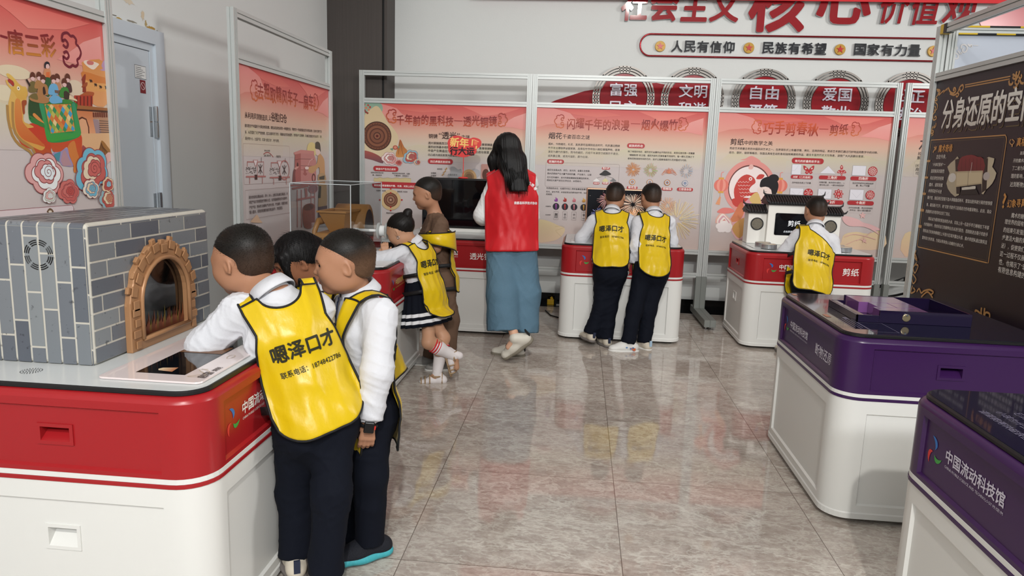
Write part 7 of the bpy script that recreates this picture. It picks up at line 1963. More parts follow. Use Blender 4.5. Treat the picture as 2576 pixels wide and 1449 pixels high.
def hand(S, w, d, n, side, sc=1.0, curl=0.35, thumb=1.0):
    """w wrist, d finger direction, n back-of-hand normal; palm plus four unequal fingers and a thumb from the side of the palm"""
    d = nv(d); n = nv(n-np.dot(n, d)*d); x = np.cross(d, n)*side     # x points to the thumb side
    L = 0.145*sc; S.cone(w-0.02*d, w+0.025*d*sc, 0.021*sc, 0.022*sc, 0.012, flat=n, sq=0.72)
    for k in range(4):
        b = w+d*L*0.50+x*(0.0225-0.015*k)*sc*1.05; S.cone(w+d*L*0.08+x*(0.010-0.007*k)*sc, b, 0.0125*sc, 0.0102*sc, 0.010*sc)
        ln = L*(0.44, 0.50, 0.46, 0.36)[k]; p = b; a = curl*0.6; rr_ = 0.0086*sc
        for q, fr in enumerate((0.45, 0.32, 0.23)):
            dd = d*math.cos(a)-n*math.sin(a)+x*(0.06-0.045*k)*0.6; e = p+nv(dd)*ln*fr; S.cone(p, e, rr_, rr_*0.92, 0.003); p = e; rr_ *= 0.92; a += curl*(0.9 if q == 0 else 0.7)
    t0 = w+d*L*0.12+x*0.017*sc; t1 = t0+(d*0.62+x*0.62*thumb-n*0.35)*L*0.27; t2 = t1+(d*0.85+x*0.25*thumb-n*0.4)*L*0.24
    S.cone(t0, t1, 0.0125*sc, 0.0100*sc, 0.008*sc); S.cone(t1, t2, 0.0098*sc, 0.0080*sc, 0.003)
def vcol(V, base, marks):
    C = np.tile(np.array((*lin(base), 1)), (len(V), 1))
    for c, rad, Mx, col, soft in marks:
        d = np.sqrt((((V-c)@Mx.T/rad)**2).sum(1)); t = np.clip((1-d)/soft, 0, 1)[:, None]
        C[:, :3] = C[:, :3]*(1-t)+np.array(lin(col))*t
    return C
def obj_sdf(name, S, h, m, par, fold=0.0, seed=0, along=None, freq=38, cols=None):
    V, F = S.mesh(h)
    if fold: V = folds(V, F, fold, freq, seed, along)
    return mesh_obj(name, V, F, m, par, True, cols=cols(V) if cols else None)
def limb(S, pts, rads, k=0.02, flat_end=True):
    for i in range(len(pts)-1): S.cone(pts[i], pts[i+1], rads[i], rads[i+1], k, fl=2 if (flat_end and i == len(pts)-2) else 0)
def torso_prims(S, J, sc, w=1.0, pad=0.0, seat=True):
    """flattened trunk from hips to shoulders"""
    f = J['F']; P, N = J['pelvis'], J['neck']; U = nv(N-P); fl = nv(f-np.dot(f, U)*U); L = np.linalg.norm(N-P); r = J['Rv']
    wa = P+U*L*0.32+J.get('belly', 0)*fl; ch = P+U*L*0.68
    S.cone(P-U*0.03*sc, wa, 0.118*sc*w+pad, 0.108*sc*w+pad, 0.03, flat=fl, sq=0.78); S.cone(wa, ch, 0.108*sc*w+pad, 0.124*sc*w+pad, 0.03, flat=fl, sq=0.74)
    S.cone(ch, N-U*0.055*sc, 0.124*sc*w+pad, 0.075*sc*w+pad, 0.04, flat=fl, sq=0.74)
    for s, sh in ((-1, J['shL']), (1, J['shR'])): S.cone(N-U*0.035*sc, sh, 0.040*sc+pad, 0.044*sc+pad, 0.04)
    if seat:
        for s in (-1, 1): S.ell(P-U*0.03*sc-fl*0.035*sc+s*r*0.05*sc, np.array((0.075, 0.08, 0.085))*sc+pad, k=0.04)
    return U, fl
class Vest:
    """bib of two panels hung over the torso"""
    def __init__(s, par, J, T, sc, length, wt, wm, wb, top=0.0, scoop=0.055, scoop_w=0.55, sides=(-1, 1), shift=0.0, seed=0, m=None, out=0.011, text=None, corner=0.09, slope=0.012, slip=0.0, fs=None, hang=0.35, name='vest', skew=0.0, kick=0.0):
        s.par, s.J = par, J; U = nv(J['neck']-J['pelvis']); f = J['F']; s.U = U; s.F = nv(f-np.dot(f, U)*U); s.R = np.cross(s.F, U); s.O = J['neck']+U*top+s.R*shift; s.m = m or VESTM
        s.len, s.wt, s.wm, s.wb, s.sc, s.sw, s.co, s.skew, s.kick, s.slope, s.slip = length, wt, wm, wb, scoop, scoop_w, corner, skew, kick, slope, slip; s.grids = {}
        for sd in sides: s.panel(sd, T, out, seed, hang, name, fs)
        if text: s.text(-1, *text)
        if len(sides) == 2: s.shoulders()
    def w(s, b):  # half-width by drop below the neck
        t = np.clip(-b/s.len, 0, 1); a = np.interp(t, (0, .08, .24, .34, .55, 1), (s.wt, s.wt*.98, s.wm*.88, s.wm, (s.wm+s.wb)/2, s.wb)); return a
    def ztop(s, u, sd):
        if s.slip and sd < 0: return np.where(u < -0.55, -0.004, -(0.03+s.slip*np.clip((u+0.55)/1.55, 0, 1)**0.8))
        d = s.sc*(2.1 if sd > 0 else 1.0); a = np.abs(u)/s.sw
        return np.where(a < 1, -d*np.sqrt(np.clip(1-a*a, 0, 1)), -s.slope*(np.abs(u)-s.sw)/(1-s.sw))
    def zbot(s, u, sd):
        c = s.co/s.wb; a = np.clip((np.abs(u)-(1-c))/c, 0, 1); return -s.len+s.co*(1-np.sqrt(np.clip(1-a*a, 0, 1)))
    def panel(s, sd, T, out, seed, hang, name, fs):
        nu, nvv = 29, 41; u = np.linspace(-1, 1, nu); v = np.linspace(0, 1, nvv); zt, zb = s.ztop(u, sd), s.zbot(u, sd)
        b = zt[None, :]+(zb-zt)[None, :]*v[:, None]; a = u[None, :]*s.w(b)+s.skew*b
        P0 = s.O+a[..., None]*s.R+b[..., None]*s.U; o = np.full(b.shape, 0.30); live = np.ones(b.shape, bool)
        for it in range(60):
            P = P0+(sd*o)[..., None]*s.F; d = T.eval(P.reshape(-1, 3)).reshape(b.shape)-out; o = np.where(live, o-np.clip(d, -0.01, 0.05)*0.85, o); live &= o > 0.012
            o = np.maximum(o, 0.012)
        dv = np.abs(np.diff(b, axis=0))
        for j in range(1, nvv): o[j] = np.maximum(o[j], o[j-1]-hang*dv[j-1])
        for it in range(5):
            q = o.copy(); q[1:-1] = (o[:-2]+2*o[1:-1]+o[2:])/4; q[:, 1:-1] = (q[:, :-2]+2*q[:, 1:-1]+q[:, 2:])/4; q[:, 0] = (q[:, 0]+q[:, 1])/2; q[:, -1] = (q[:, -1]+q[:, -2])/2; o = np.maximum(q, o-0.006)
        rng = np.random.RandomState(seed+sd+5); wr = np.zeros_like(o)
        for i in range(5):
            k1, k2 = rng.randn(2)*np.array((26, 12)); x = a*k1+b*k2+1.2*np.sin(a*17*rng.rand()+b*13*rng.rand()+rng.rand()*6); wr += (1-np.abs(np.sin(x)))**2
        t = np.clip(-b/s.len, 0, 1); o = o+0.0042*(wr-wr.mean())*np.clip(t*3, 0.15, 1)+0.010*np.sin(u[None, :]*6+seed)*np.clip(t-0.5, 0, 1)+s.kick*np.clip(t-0.45, 0, 1)**1.5
        s.grids[sd] = (u, o); P = P0+(sd*o)[..., None]*s.F; mb = MB().grid([[tuple(p) for p in row] for row in P]); ob = mb.build(name+('_back_panel' if sd < 0 else '_front_panel'), s.m, s.par, True)
        so = ob.modifiers.new('solid', 'SOLIDIFY'); so.thickness = 0.003; so.offset = 0
        loop = [P[0, i] for i in range(nu)]+[P[j, -1] for j in range(1, nvv)]+[P[-1, i] for i in range(nu-2, -1, -1)]+[P[j, 0] for j in range(nvv-2, 0, -1)]
        if s.m is VESTM: MB().tube(loop, 0.0042, 6, closed=True).build('binding', BIND, ob, True)
        s.P = getattr(s, 'P', {}); s.P[sd] = P; s.ob = getattr(s, 'ob', {}); s.ob[sd] = ob
    def shoulders(s):
        A, B = s.P[-1], s.P[1]
        for lo, hi in ((0, 6), (23, 29))[:1 if s.slip else 2]:
            rows = []
            for t in np.linspace(0, 1, 6):
                lift = math.sin(PI*t)*0.022; rows.append([tuple(A[0, i]*(1-t)+B[0, i]*t+s.U*lift) for i in range(lo, hi)])
            o = MB().grid(rows).build('shoulder_band', s.m, s.par, True); so = o.modifiers.new('solid', 'SOLIDIFY'); so.thickness = 0.003; so.offset = 0
            if s.m is VESTM:
                for e in (0, -1): MB().tube([r_[e] for r_ in rows], 0.0042, 6).build('binding', BIND, o, True)
    def at(s, sd, a, b, lift=0.003):
        a_ = a-s.skew*b; u = np.clip(a_/s.w(b), -1, 1); zt, zb = s.ztop(u, sd), s.zbot(u, sd); v = np.clip((zt-b)/(zt-zb), 0, 1); o = s.grids[sd][1]; fu = (u+1)/2*(o.shape[1]-1); fv = v*(o.shape[0]-1)
        i = np.clip(fu.astype(int), 0, o.shape[1]-2); j = np.clip(fv.astype(int), 0, o.shape[0]-2); x, y = fu-i, fv-j
        oo = o[j, i]*(1-x)*(1-y)+o[j, i+1]*x*(1-y)+o[j+1, i]*(1-x)*y+o[j+1, i+1]*x*y+lift
        return s.O+a[:, None]*s.R+b[:, None]*s.U+(sd*oo)[:, None]*s.F
    def text(s, sd, lines, m=None):
        for k, (tx, a0, a1, b0, bold, hs) in enumerate(lines):
            V, F = text_mesh(tx, bold, 2, True); x0, x1 = V[:, 0].min(), V[:, 0].max(); scl = (a1-a0)/(x1-x0); a = a0+(V[:, 0]-x0)*scl; b = b0+V[:, 1]*scl*hs
            mesh_obj('lettering', s.at(sd, a, b, 0.0035+V[:, 2]*0.0002), F, m or INKB, s.ob[sd])
    def strap(s, side, b, wd=0.022, sag=0.012):
        ends = []
        for sd in (-1, 1):
            bb = np.array([b]); a = np.array([side*s.w(b)*0.99+s.skew*b]); ends.append(s.at(sd, a, bb, 0.0)[0] if sd in s.grids else s.O+a[0]*s.R+b*s.U+sd*0.06*s.F)
        rows = []
        for t in np.linspace(0, 1, 9):
            c = ends[0]*(1-t)+ends[1]*t+side*s.R*sag*math.sin(PI*t); rows.append([tuple(c+s.U*wd/2), tuple(c-s.U*wd/2)])
        o = MB().grid(rows).build('side_strap', BIND, s.par, True); so = o.modifiers.new('solid', 'SOLIDIFY'); so.thickness = 0.003; so.offset = 0
VT = lambda k=1.0, dy=0.0, sh=0.0: [[('嗯泽口才', (-0.098+sh)*k, (0.098+sh)*k, -0.215+dy, 0.05, 1.12), ('联系电话：18748422786', (-0.090+sh)*k, (0.098+sh)*k, -0.268+dy, 0.02, 1.15)]]
def collar(par, J, rn, m=SHIRT, h=0.030, open_=14):
    n = nv(J['head']-0.42*J['H']*J['hu']-J['neck']); n = nv(0.55*n+nv(J['neck']-J['pelvis'])); f = nv(J['F']-np.dot(J['F'], n)*n); r = np.cross(f, n); rows = []
    for rad, z, dr in ((1.02, -0.012, 0), (1.03, h*0.9, 0.15), (1.10, h*0.96, 0.15), (1.34, -0.008, 1), (1.33, -0.013, 1)):
        row = []
        for k in range(33):
            a = PI/2+R(open_)+(2*PI-R(2*open_))*k/32; fr = max(0.0, math.sin(a))
            row.append(tuple(J['neck']+n*(z+0.006-0.030*dr*fr**2)+rad*rn*(math.cos(a)*r+1.06*math.sin(a)*f)))
        rows.append(row)
    o = MB().grid(rows).build('collar', m, par, True); so = o.modifiers.new('solid', 'SOLIDIFY'); so.thickness = 0.003
def shoe(par, ank, d, up, L, cu, cs, name='shoe', sole_h=0.022, accent=None, pitch=0.0, ztoe=None):
    """ank: ankle joint; d: toe direction; upper, sole and a heel tab"""
    d = nv(d); up = nv(up-np.dot(up, d)*d); x = np.cross(d, up); base = ank-up*0.072*(L/0.2)
    o = thing_part = bpy.data.objects.new('shoe', None)
    S = SDF(); he, to = base-d*L*0.24, base+d*L*0.68; k = L/0.2
    S.cone(he+up*0.034*k, base+d*L*0.22+up*0.036*k, 0.031*k, 0.034*k, 0.02, flat=up, sq=0.95); S.cone(base+d*L*0.2+up*0.030*k, to-d*0.036*k+up*0.024*k, 0.036*k, 0.034*k, 0.02, flat=up, sq=0.72)
    S.cone(he+up*0.04*k+d*0.012, ank+up*0.004, 0.030*k, 0.032*k, 0.015); S.cone(base+d*L*0.12+up*0.05*k, base+d*L*0.36+up*0.034*k, 0.026*k, 0.024*k, 0.015); S.cut(base+up*sole_h*0.7, -up, 0.003)
    V, F = S.mesh(0.0045); me = mesh_obj(name, V, F, cu, par, True)
    Q = SDF(); Q.cone(he+up*sole_h*0.5, base+d*L*0.15+up*sole_h*0.5, 0.034*k, 0.036*k, 0.02, flat=up, sq=0.4*sole_h/0.022); Q.cone(base+d*L*0.15+up*sole_h*0.5, to-d*0.036*k+up*sole_h*0.55, 0.036*k, 0.0385*k, 0.02, flat=up, sq=0.36*sole_h/0.022); Q.cut(base, -up, 0.003); Q.cut(base+up*sole_h, up, 0.003)
    V, F = Q.mesh(0.0045); mesh_obj('sole', V, F, cs, me, True)
    if accent is not None:
        A = MB(); A.obox(he-d*0.030*k+up*0.062*k, d*0.004, x*0.010*k, up*0.022*k); A.build('heel_tab', accent, me)
        B = MB()
        for q in range(4): c = base+d*L*(0.20+0.07*q)+up*(0.072-0.009*q)*k; B.tube([c-x*0.022*k-up*0.008, c+up*0.003, c+x*0.022*k-up*0.008], 0.003*k, 6)
        B.build('laces', accent, me)
    return me
def buzz(par, c, f, up, H, dark='#14110e', fade='#3a2a20', h=0.004, n=9000, L=0.0048, fz=0.0):
    r, f, u = frame(f, up); Mx = np.array([r, f, u]); W = lambda x, y, z: c+H*(x*r+y*f+z*u); S = SDF()
    S.ell(W(0, -0.065, 0.145), np.array((0.372, 0.452, 0.395))*H, Mx, 0.01); S.ell(W(0, -0.20, -0.12), np.array((0.27, 0.255, 0.25))*H, Mx, 0.03)
    S.ell(W(0, 0.57, -0.24), np.array((0.42, 0.385, 0.545))*H, Mx, 0.02*H, 'sub'); S.cut(W(0, -0.13, -0.20), nv(-u*1.0+f*0.40), 0.012)
    for s in (-1, 1): S.ell(W(0.40*s, -0.01, -0.10), np.array((0.085, 0.10, 0.165))*H, Mx, 0.01, 'sub')
    V, F = S.mesh(h); z = ((V-c)@u)/H; y = ((V-c)@f)/H; t = np.clip((0.16+fz-z-0.25*y)/0.32, 0, 1)[:, None]**1.2
    C = np.ones((len(V), 4)); C[:, :3] = np.array(lin(dark))*(1-t)+np.array(lin(fade))*t; top = W(0, -0.2, 0.5)
    V, F, C = blades(V, F, C, n, L, 0.0010, f*0.45-u*0.25, 0.5)
    return mesh_obj('hair', V, F, HAIR, par, True, cols=C)
def make_person(label, J, o):
    J = {k: (np.array(v, float) if isinstance(v, (tuple, list)) and not k.startswith('hand') else v) for k, v in J.items()}
    sc = o.get('sc', 1.0); H = J['H']; J['F'] = nv(J['F']); U = nv(J['neck']-J['pelvis']); J['Rv'] = np.cross(J['F'], U)
    base = (J['ankL']+J['ankR'])/2; p = thing('person', label, 'person', (float(base[0]), float(base[1]), 0.0)); inv = Matrix.Translation((-base[0], -base[1], 0))
    kids0 = set(bpy.data.objects)
    r_ = J['Rv']; hl = J.get('hipL', J['pelvis']-r_*0.062*sc); hr = J.get('hipR', J['pelvis']+r_*0.062*sc); hu = J.get('hu', np.array((0, 0, 1.0))); J['hu'] = hu
    # ---- skin: one continuous surface
    S = SDF(); W, hr_, hf_, hu_ = head_prims(S, J['head'], J['hf'], hu, H, o.get('ears', True))
    nb = J['head']+H*(-0.10*hf_-0.30*hu_); S.cone(nb, J['neck'], 0.20*H, 0.235*H, 0.03); torso_prims(S, J, sc, 0.80, -0.004, False)
    for a, b, c_ in (('shL', 'elL', 'wrL'), ('shR', 'elR', 'wrR')): limb(S, [J[a], J[b], J[c_]], [0.036*sc, 0.029*sc, 0.020*sc], 0.02, False)
    hs = 0.86*sc if o.get('child', True) else 1.05
    for sd, k in ((-1, 'L'), (1, 'R')):
        q = J.get('hand'+k); d = nv(J['wr'+k]-J['el'+k]) if q is None else np.array(q[0], float); n = (J['Rv']*sd) if q is None else q[1]; hand(S, J['wr'+k]+0.01*d, d, np.array(n, float), -sd if q is None or len(q) < 4 else q[3], hs, 0.35 if q is None else q[2])
    for a, b, c_ in ((hl, 'kneeL', 'ankL'), (hr, 'kneeR', 'ankR')):
        limb(S, [a, J[b], J[c_]], [0.060*sc, 0.042*sc, 0.028*sc], 0.03, False)
        if o.get('calf'): S.ell(J[b]*0.65+J[c_]*0.35, np.array((0.038, 0.038, 0.06))*sc, k=0.03)
    S.cone(J['ankL'], J['ankL']+nv(J['toeL'])*0.05*sc-np.array((0, 0, 0.03)), 0.025*sc, 0.022*sc, 0.02); S.cone(J['ankR'], J['ankR']+nv(J['toeR'])*0.05*sc-np.array((0, 0, 0.03)), 0.025*sc, 0.022*sc, 0.02)
    Mh = np.array([hr_, hf_, hu_]); sk = o.get('skin', SK1)
    lip = '#8f4a3f' if sk != SK3 else '#b0584f'
    marks = [(W(0, 0.41, -0.261), np.array((0.105, 0.085, 0.055))*H, Mh, lip, 0.45), (W(0.17, 0.28, -0.13), np.array((0.14, 0.15, 0.12))*H, Mh, '#b0704f' if sk == SK1 else '#c98a70', 1.6), (W(-0.17, 0.28, -0.13), np.array((0.14, 0.15, 0.12))*H, Mh, '#b0704f' if sk == SK1 else '#c98a70', 1.6)]
    for s in (-1, 1):
        marks += [(W(0.14*s, 0.36, 0.088), np.array((0.095, 0.13, 0.022))*H, Mh, '#2a1c14', 0.5), (W(0.138*s, 0.38, 0.026), np.array((0.062, 0.08, 0.010))*H, Mh, '#1f1510', 0.6)]
    obj_sdf('body', S, o.get('res', 0.005), SKIN, p, cols=lambda V: vcol(V, sk, marks))
    for s in (-1, 1):
        e = MB(); c_ = W(0.142*s, 0.355, 0.004); EM = mat('eye', rough=0.12, attr=True); rad = 0.042*H; Vv = []; Ff = []; Cc = []
        for i in range(9):
            for k in range(12):
                a, b = PI*i/8, 2*PI*k/12; q = np.array((math.sin(a)*math.cos(b), math.cos(a), math.sin(a)*math.sin(b))); Vv.append(tuple(c_+rad*(q[0]*hr_*1.15+q[1]*hf_+q[2]*hu_*0.62))); Cc.append((*lin('#120c0a' if i < 5 else '#d9d2cc'), 1))
        for i in range(8):
            for k in range(12): Ff.append([i*12+k, i*12+(k+1) % 12, (i+1)*12+(k+1) % 12, (i+1)*12+k])
        mesh_obj('eye', Vv, Ff, EM, p, True, cols=Cc)
    # ---- trousers or skirt
    T = SDF(); torso_prims(T, J, sc, 1.0*o.get('fat', 1.0), 0.004, True)
    if o.get('legs', 'trousers') in ('trousers', 'shorts', 'wide'):
        B = SDF(); lw = o.get('legw', (0.078, 0.056, 0.049)); fl_ = nv(J['F']-np.dot(J['F'], U)*U)
        B.cone(J['pelvis']+U*0.05*sc, J['pelvis']-U*0.03*sc, 0.112*sc*o.get('hipw', 1), 0.122*sc*o.get('hipw', 1), 0.03, flat=fl_, sq=0.82)
        for s in (-1, 1): B.ell(J['pelvis']-U*0.035*sc-fl_*0.035*sc+s*r_*0.052*sc, np.array((0.076, 0.078, 0.09))*sc*o.get('hipw', 1), k=0.04)
        for a, b, c_, hm in ((hl, J['kneeL'], J['ankL'], J.get('hemL')), (hr, J['kneeR'], J['ankR'], J.get('hemR'))):
            e = hm if hm is not None else c_+nv(b-c_)*0.005-np.array((0, 0, 0.022)); limb(B, [a, b, e], [x*sc for x in lw], 0.035)
        obj_sdf('trousers' if o.get('legs') != 'shorts' else 'shorts', B, o.get('cres', 0.007), o.get('pants', NAVY), p, o.get('pfold', 0.006), o.get('seed', 1), None, 34)
        for q in B.p: T.p.append(q)
    if o.get('legs') == 'skirt':
        wa = J['pelvis']+U*0.08*sc; rows = []; n = 120; dn = np.array(o['skirt_dn'], float); L = o['skirt_len']; r1_, f1_, u1_ = frame(J['F']-np.dot(J['F'], -nv(dn))*(-nv(dn)), -nv(dn)); cols = []
        for j in range(15):
            t = j/14; row = []
            for k in range(n):
                a = 2*PI*k/n; pl = 1+0.060*t*(abs(((k*18/n) % 1)-0.5)*2-0.5)*2; ra = (0.095+0.085*t**0.9)*sc*pl; row.append(tuple(wa+nv(dn)*L*t+ra*(math.cos(a)*r1_*1.12+math.sin(a)*f1_*0.92)))
            rows.append(row+[row[0]])
            band = 0.80 < t < 0.83 or 0.87 < t < 0.94
        mb = MB(); w_ = n+1; VV = [q for rw in rows for q in rw]; FF = []; mi = []
        for j in range(14):
            for k in range(n): FF.append([j*w_+k, j*w_+k+1, (j+1)*w_+k+1, (j+1)*w_+k]); mi.append(1 if j in (10, 12) else 0)
        ob = mesh_obj('skirt', VV, FF, None, p, True, mats=[NAVY, mat('white_braid', '#d9d9dc', rough=0.7)], midx=mi); so = ob.modifiers.new('s', 'SOLIDIFY'); so.thickness = 0.003
        T.cone(wa, wa+nv(dn)*L, 0.12*sc, 0.235*sc, 0.03)
    # ---- shirt
    Q = SDF(); torso_prims(Q, J, sc, 1.0*o.get('fat', 1.0), 0.0, False)
    if o.get('shirt_hem'):
        Q.cone(J['pelvis']+U*0.10*sc, J['pelvis']-U*o['shirt_hem'], 0.118*sc, 0.140*sc, 0.03, flat=nv(J['F']-np.dot(J['F'], U)*U), sq=0.8); Q.cut(J['pelvis']-U*o['shirt_hem'], -U, 0.003, 0.25)
    else: Q.cut(J['pelvis']+U*0.0*sc, -U, 0.003, 0.25)
    sw_ = o.get('sleeve', (0.055, 0.050, 0.040))
    for a, b, c_ in (('shL', 'elL', 'wrL'), ('shR', 'elR', 'wrR')):
        if o.get('short_sleeve'): e = J[a]*(1-o['short_sleeve'])+J[b]*o['short_sleeve']; limb(Q, [J[a], e], [0.052*sc, 0.060*sc], 0.03)
        else:
            limb(Q, [J[a], J[b], J[c_]], [x*sc for x in sw_], 0.03); d = nv(J[c_]-J[b]); Q.cone(J[c_]-d*0.035*sc, J[c_]+d*0.012*sc, 0.034*sc, 0.033*sc, 0.008, fl=2)
    Q.cone(J['neck']-U*0.05, J['neck']+U*(0.004 if o.get('collar', True) else -0.004), 0.30*H, 0.265*H, 0.02, fl=2)
    obj_sdf('shirt', Q, o.get('cres', 0.007), o.get('shirt', SHIRT), p, o.get('sfold', 0.0075), o.get('seed', 1)+7, None, 52)
    if o.get('collar', True): collar(p, J, 0.25*H, o.get('shirt', SHIRT))
    for q in Q.p[:6]: T.p.append(q)
    if o.get('shirt_hem'): T.cone(J['pelvis']+U*0.10*sc, J['pelvis']-U*o['shirt_hem'], 0.118*sc, 0.140*sc, 0.03, flat=nv(J['F']-np.dot(J['F'], U)*U), sq=0.8)
    v = None
    if o.get('vest'): v = Vest(p, J, T, sc, **o['vest'])
    # ---- hair
    hk = o.get('hair', 'buzz')
    if hk == 'buzz': buzz(p, J['head'], J['hf'], hu, H, h=o.get('hres', 0.005), **o.get('hairkw', {}))
    else: hk(p, J, W, hr_, hf_, hu_, H)
    if o.get('extra'): o['extra'](p, J, v, W, hr_, hf_, hu_)
    for ob in set(bpy.data.objects)-kids0:
        if ob.parent is p: ob.matrix_parent_inverse = inv
    return p
# ------------------------------------------------------------------ the nine visitors
CRM = mat('cream_sneaker', '#c9c0b0', rough=0.6); GRYS = mat('grey_sole', '#6d6764', rough=0.6); NVT = mat('navy_tab', '#232a40', rough=0.6); WHS = mat('white_sole', '#d9d8d4', rough=0.5)
TEAL = mat('teal_foam_sole', '#3fa6b0', rough=0.55, bump=0.5, bscale=60, bstretch=(1, 1, 0.2)); KNIT = mat('black_knit', '#12151f', rough=0.8, bump=0.4, bscale=220); BLT = mat('pale_blue_tab', '#a9c4d9', rough=0.6)
vA = dict(length=0.47, wt=0.128, wm=0.128, wb=0.158, scoop=0.05, seed=3, text=VT(1.08, 0.005, 0.012), corner=0.10, shift=0.012)
def exA(p, J, v, W, r, f, u):
    v.strap(-1, -0.24, 0.030, 0.02); v.strap(-1, -0.345, 0.028, 0.025)
    shoe(p, J['ankL'], J['toeL'], (0, 0, 1), 0.205, CRM, GRYS, accent=NVT); shoe(p, J['ankR'], J['toeR'], (0, 0, 1), 0.205, CRM, GRYS, accent=NVT)
make_person('boy in yellow bib, back to us, leaning over the counter by the brick oven', dict(
    head=(-0.521, -0.087, 1.084), hf=(-0.95, 0.25, -0.22), H=0.222, neck=(-0.397, -0.134, 0.987), F=(-0.55, 0.83, 0), pelvis=(-0.258, -0.149, 0.591),
    shL=(-0.500, -0.163, 0.929), shR=(-0.283, -0.053, 0.924), elL=(-0.610, -0.184, 0.809), elR=(-0.336, 0.099, 0.770), wrL=(-0.639, 0.070, 0.757), wrR=(-0.472, 0.213, 0.734),
    kneeL=(-0.329, -0.145, 0.302), kneeR=(-0.176, -0.224, 0.358), ankL=(-0.324, -0.179, 0.104), ankR=(-0.186, -0.268, 0.105), toeL=(-0.45, 0.9, 0), toeR=(-0.5, 0.86, 0)),
    dict(sc=1.0, vest=vA, res=0.005, hres=0.004, cres=0.006, shirt_hem=0.02, seed=2, skin=SK1, extra=exA, legw=(0.080, 0.060, 0.054), sleeve=(0.058, 0.058, 0.046), hairkw=dict(n=16000)))
vB = dict(length=0.56, wt=0.125, wm=0.120, wb=0.150, scoop=0.07, seed=8, text=VT(1.0, -0.02, 0.0), corner=0.05, hang=0.15)
def exB(p, J, v, W, r, f, u):
    for sd, q in ((0, 'L'), (0, 'R')): pass
    shoe(p, J['ankL'], J['toeL'], (0, 0, 1), 0.215, KNIT, TEAL, sole_h=0.034); shoe(p, J['ankR'], J['toeR'], (0, 0, 1), 0.215, KNIT, TEAL, sole_h=0.034)
    U, F = v.U, v.F; n0 = J['neck']+F*0.066-U*0.005; mb = MB()   # navy tie
    rows = []
    for t, w_ in ((0, .012), (0.07, .016), (0.12, .010), (0.25, .016), (0.8, .026), (1.0, .004)):
        c = n0-U*0.16*t+F*(0.014+0.040*t); rows.append([tuple(c-v.R*w_), tuple(c+v.R*w_)])
    o = MB().grid(rows).build('tie', mat('navy_satin', '#141a30', rough=0.3, sheen=0.3), p, False); so = o.modifiers.new('s', 'SOLIDIFY'); so.thickness = 0.006
    d = nv(J['wrL']-J['elL']); x = nv(np.cross(d, (0, 0, 1)) if abs(d[2]) < 0.9 else np.cross(d, (0.3, -0.95, 0))); y = np.cross(d, x); c = J['wrL']+d*0.022   # watch
    wt = thing('wristwatch', 'black smart watch with a red side button on the boy standing beside the leaning boy', 'watch', tuple(float(q) for q in c))
    inv = Matrix.Translation(-Vector(c)); k0 = set(bpy.data.objects)
    MB().tube([c+0.0275*(math.cos(2*PI*k/20)*x+math.sin(2*PI*k/20)*y) for k in range(20)], 0.006, 6, closed=True).build('watch_band', mat('watch_rubber', '#131315', rough=0.5), wt, True)
    od = nv(np.array((0.35, -0.92, 0))); od = nv(od-np.dot(od, d)*d); e = np.cross(d, od); q = c+od*0.032
    bevel(MB().obox(q, d*0.019, e*0.017, od*0.008).build('watch_case', mat('watch_black', '#0c0c0e', rough=0.15), wt), 0.004, 2)
    MB().obox(q-e*0.0185, d*0.006, e*0.003, od*0.004).build('watch_button', mat('watch_red', '#c0281c', rough=0.4), wt)
    for ob in set(bpy.data.objects)-k0: ob.matrix_parent_inverse = inv
make_person('boy in yellow bib and navy tie standing in profile with arm hanging, watch on wrist', dict(
    head=(-0.216, 0.040, 1.074), hf=(-0.94, -0.30, -0.10), H=0.216, neck=(-0.176, 0.085, 0.959), F=(-0.84, -0.54, 0), pelvis=(-0.160, 0.077, 0.555),
    shL=(-0.072, -0.017, 0.908), shR=(-0.263, 0.185, 0.877), elL=(-0.067, -0.079, 0.726), elR=(-0.292, 0.187, 0.666), wrL=(-0.088, -0.098, 0.567), wrR=(-0.284, 0.073, 0.594),
    handL=((-0.10, -0.05, -1), (0.35, -0.92, 0), 0.55), hipL=(-0.114, 0.020, 0.556), hipR=(-0.205, 0.127, 0.513),
    kneeL=(-0.107, -0.019, 0.327), kneeR=(-0.207, 0.104, 0.264), ankL=(-0.110, -0.020, 0.088), ankR=(-0.205, 0.084, 0.034), toeL=(-0.80, -0.58, 0), toeR=(-0.9, -0.35, 0)),
    dict(sc=0.98, vest=vB, res=0.0035, hres=0.004, cres=0.006, shirt_hem=0.0, seed=5, skin=SK1, extra=exB, sleeve=(0.056, 0.054, 0.046), legw=(0.080, 0.060, 0.054), hairkw=dict(n=16000, fade='#5c4433', fz=0.06, L=0.004)))
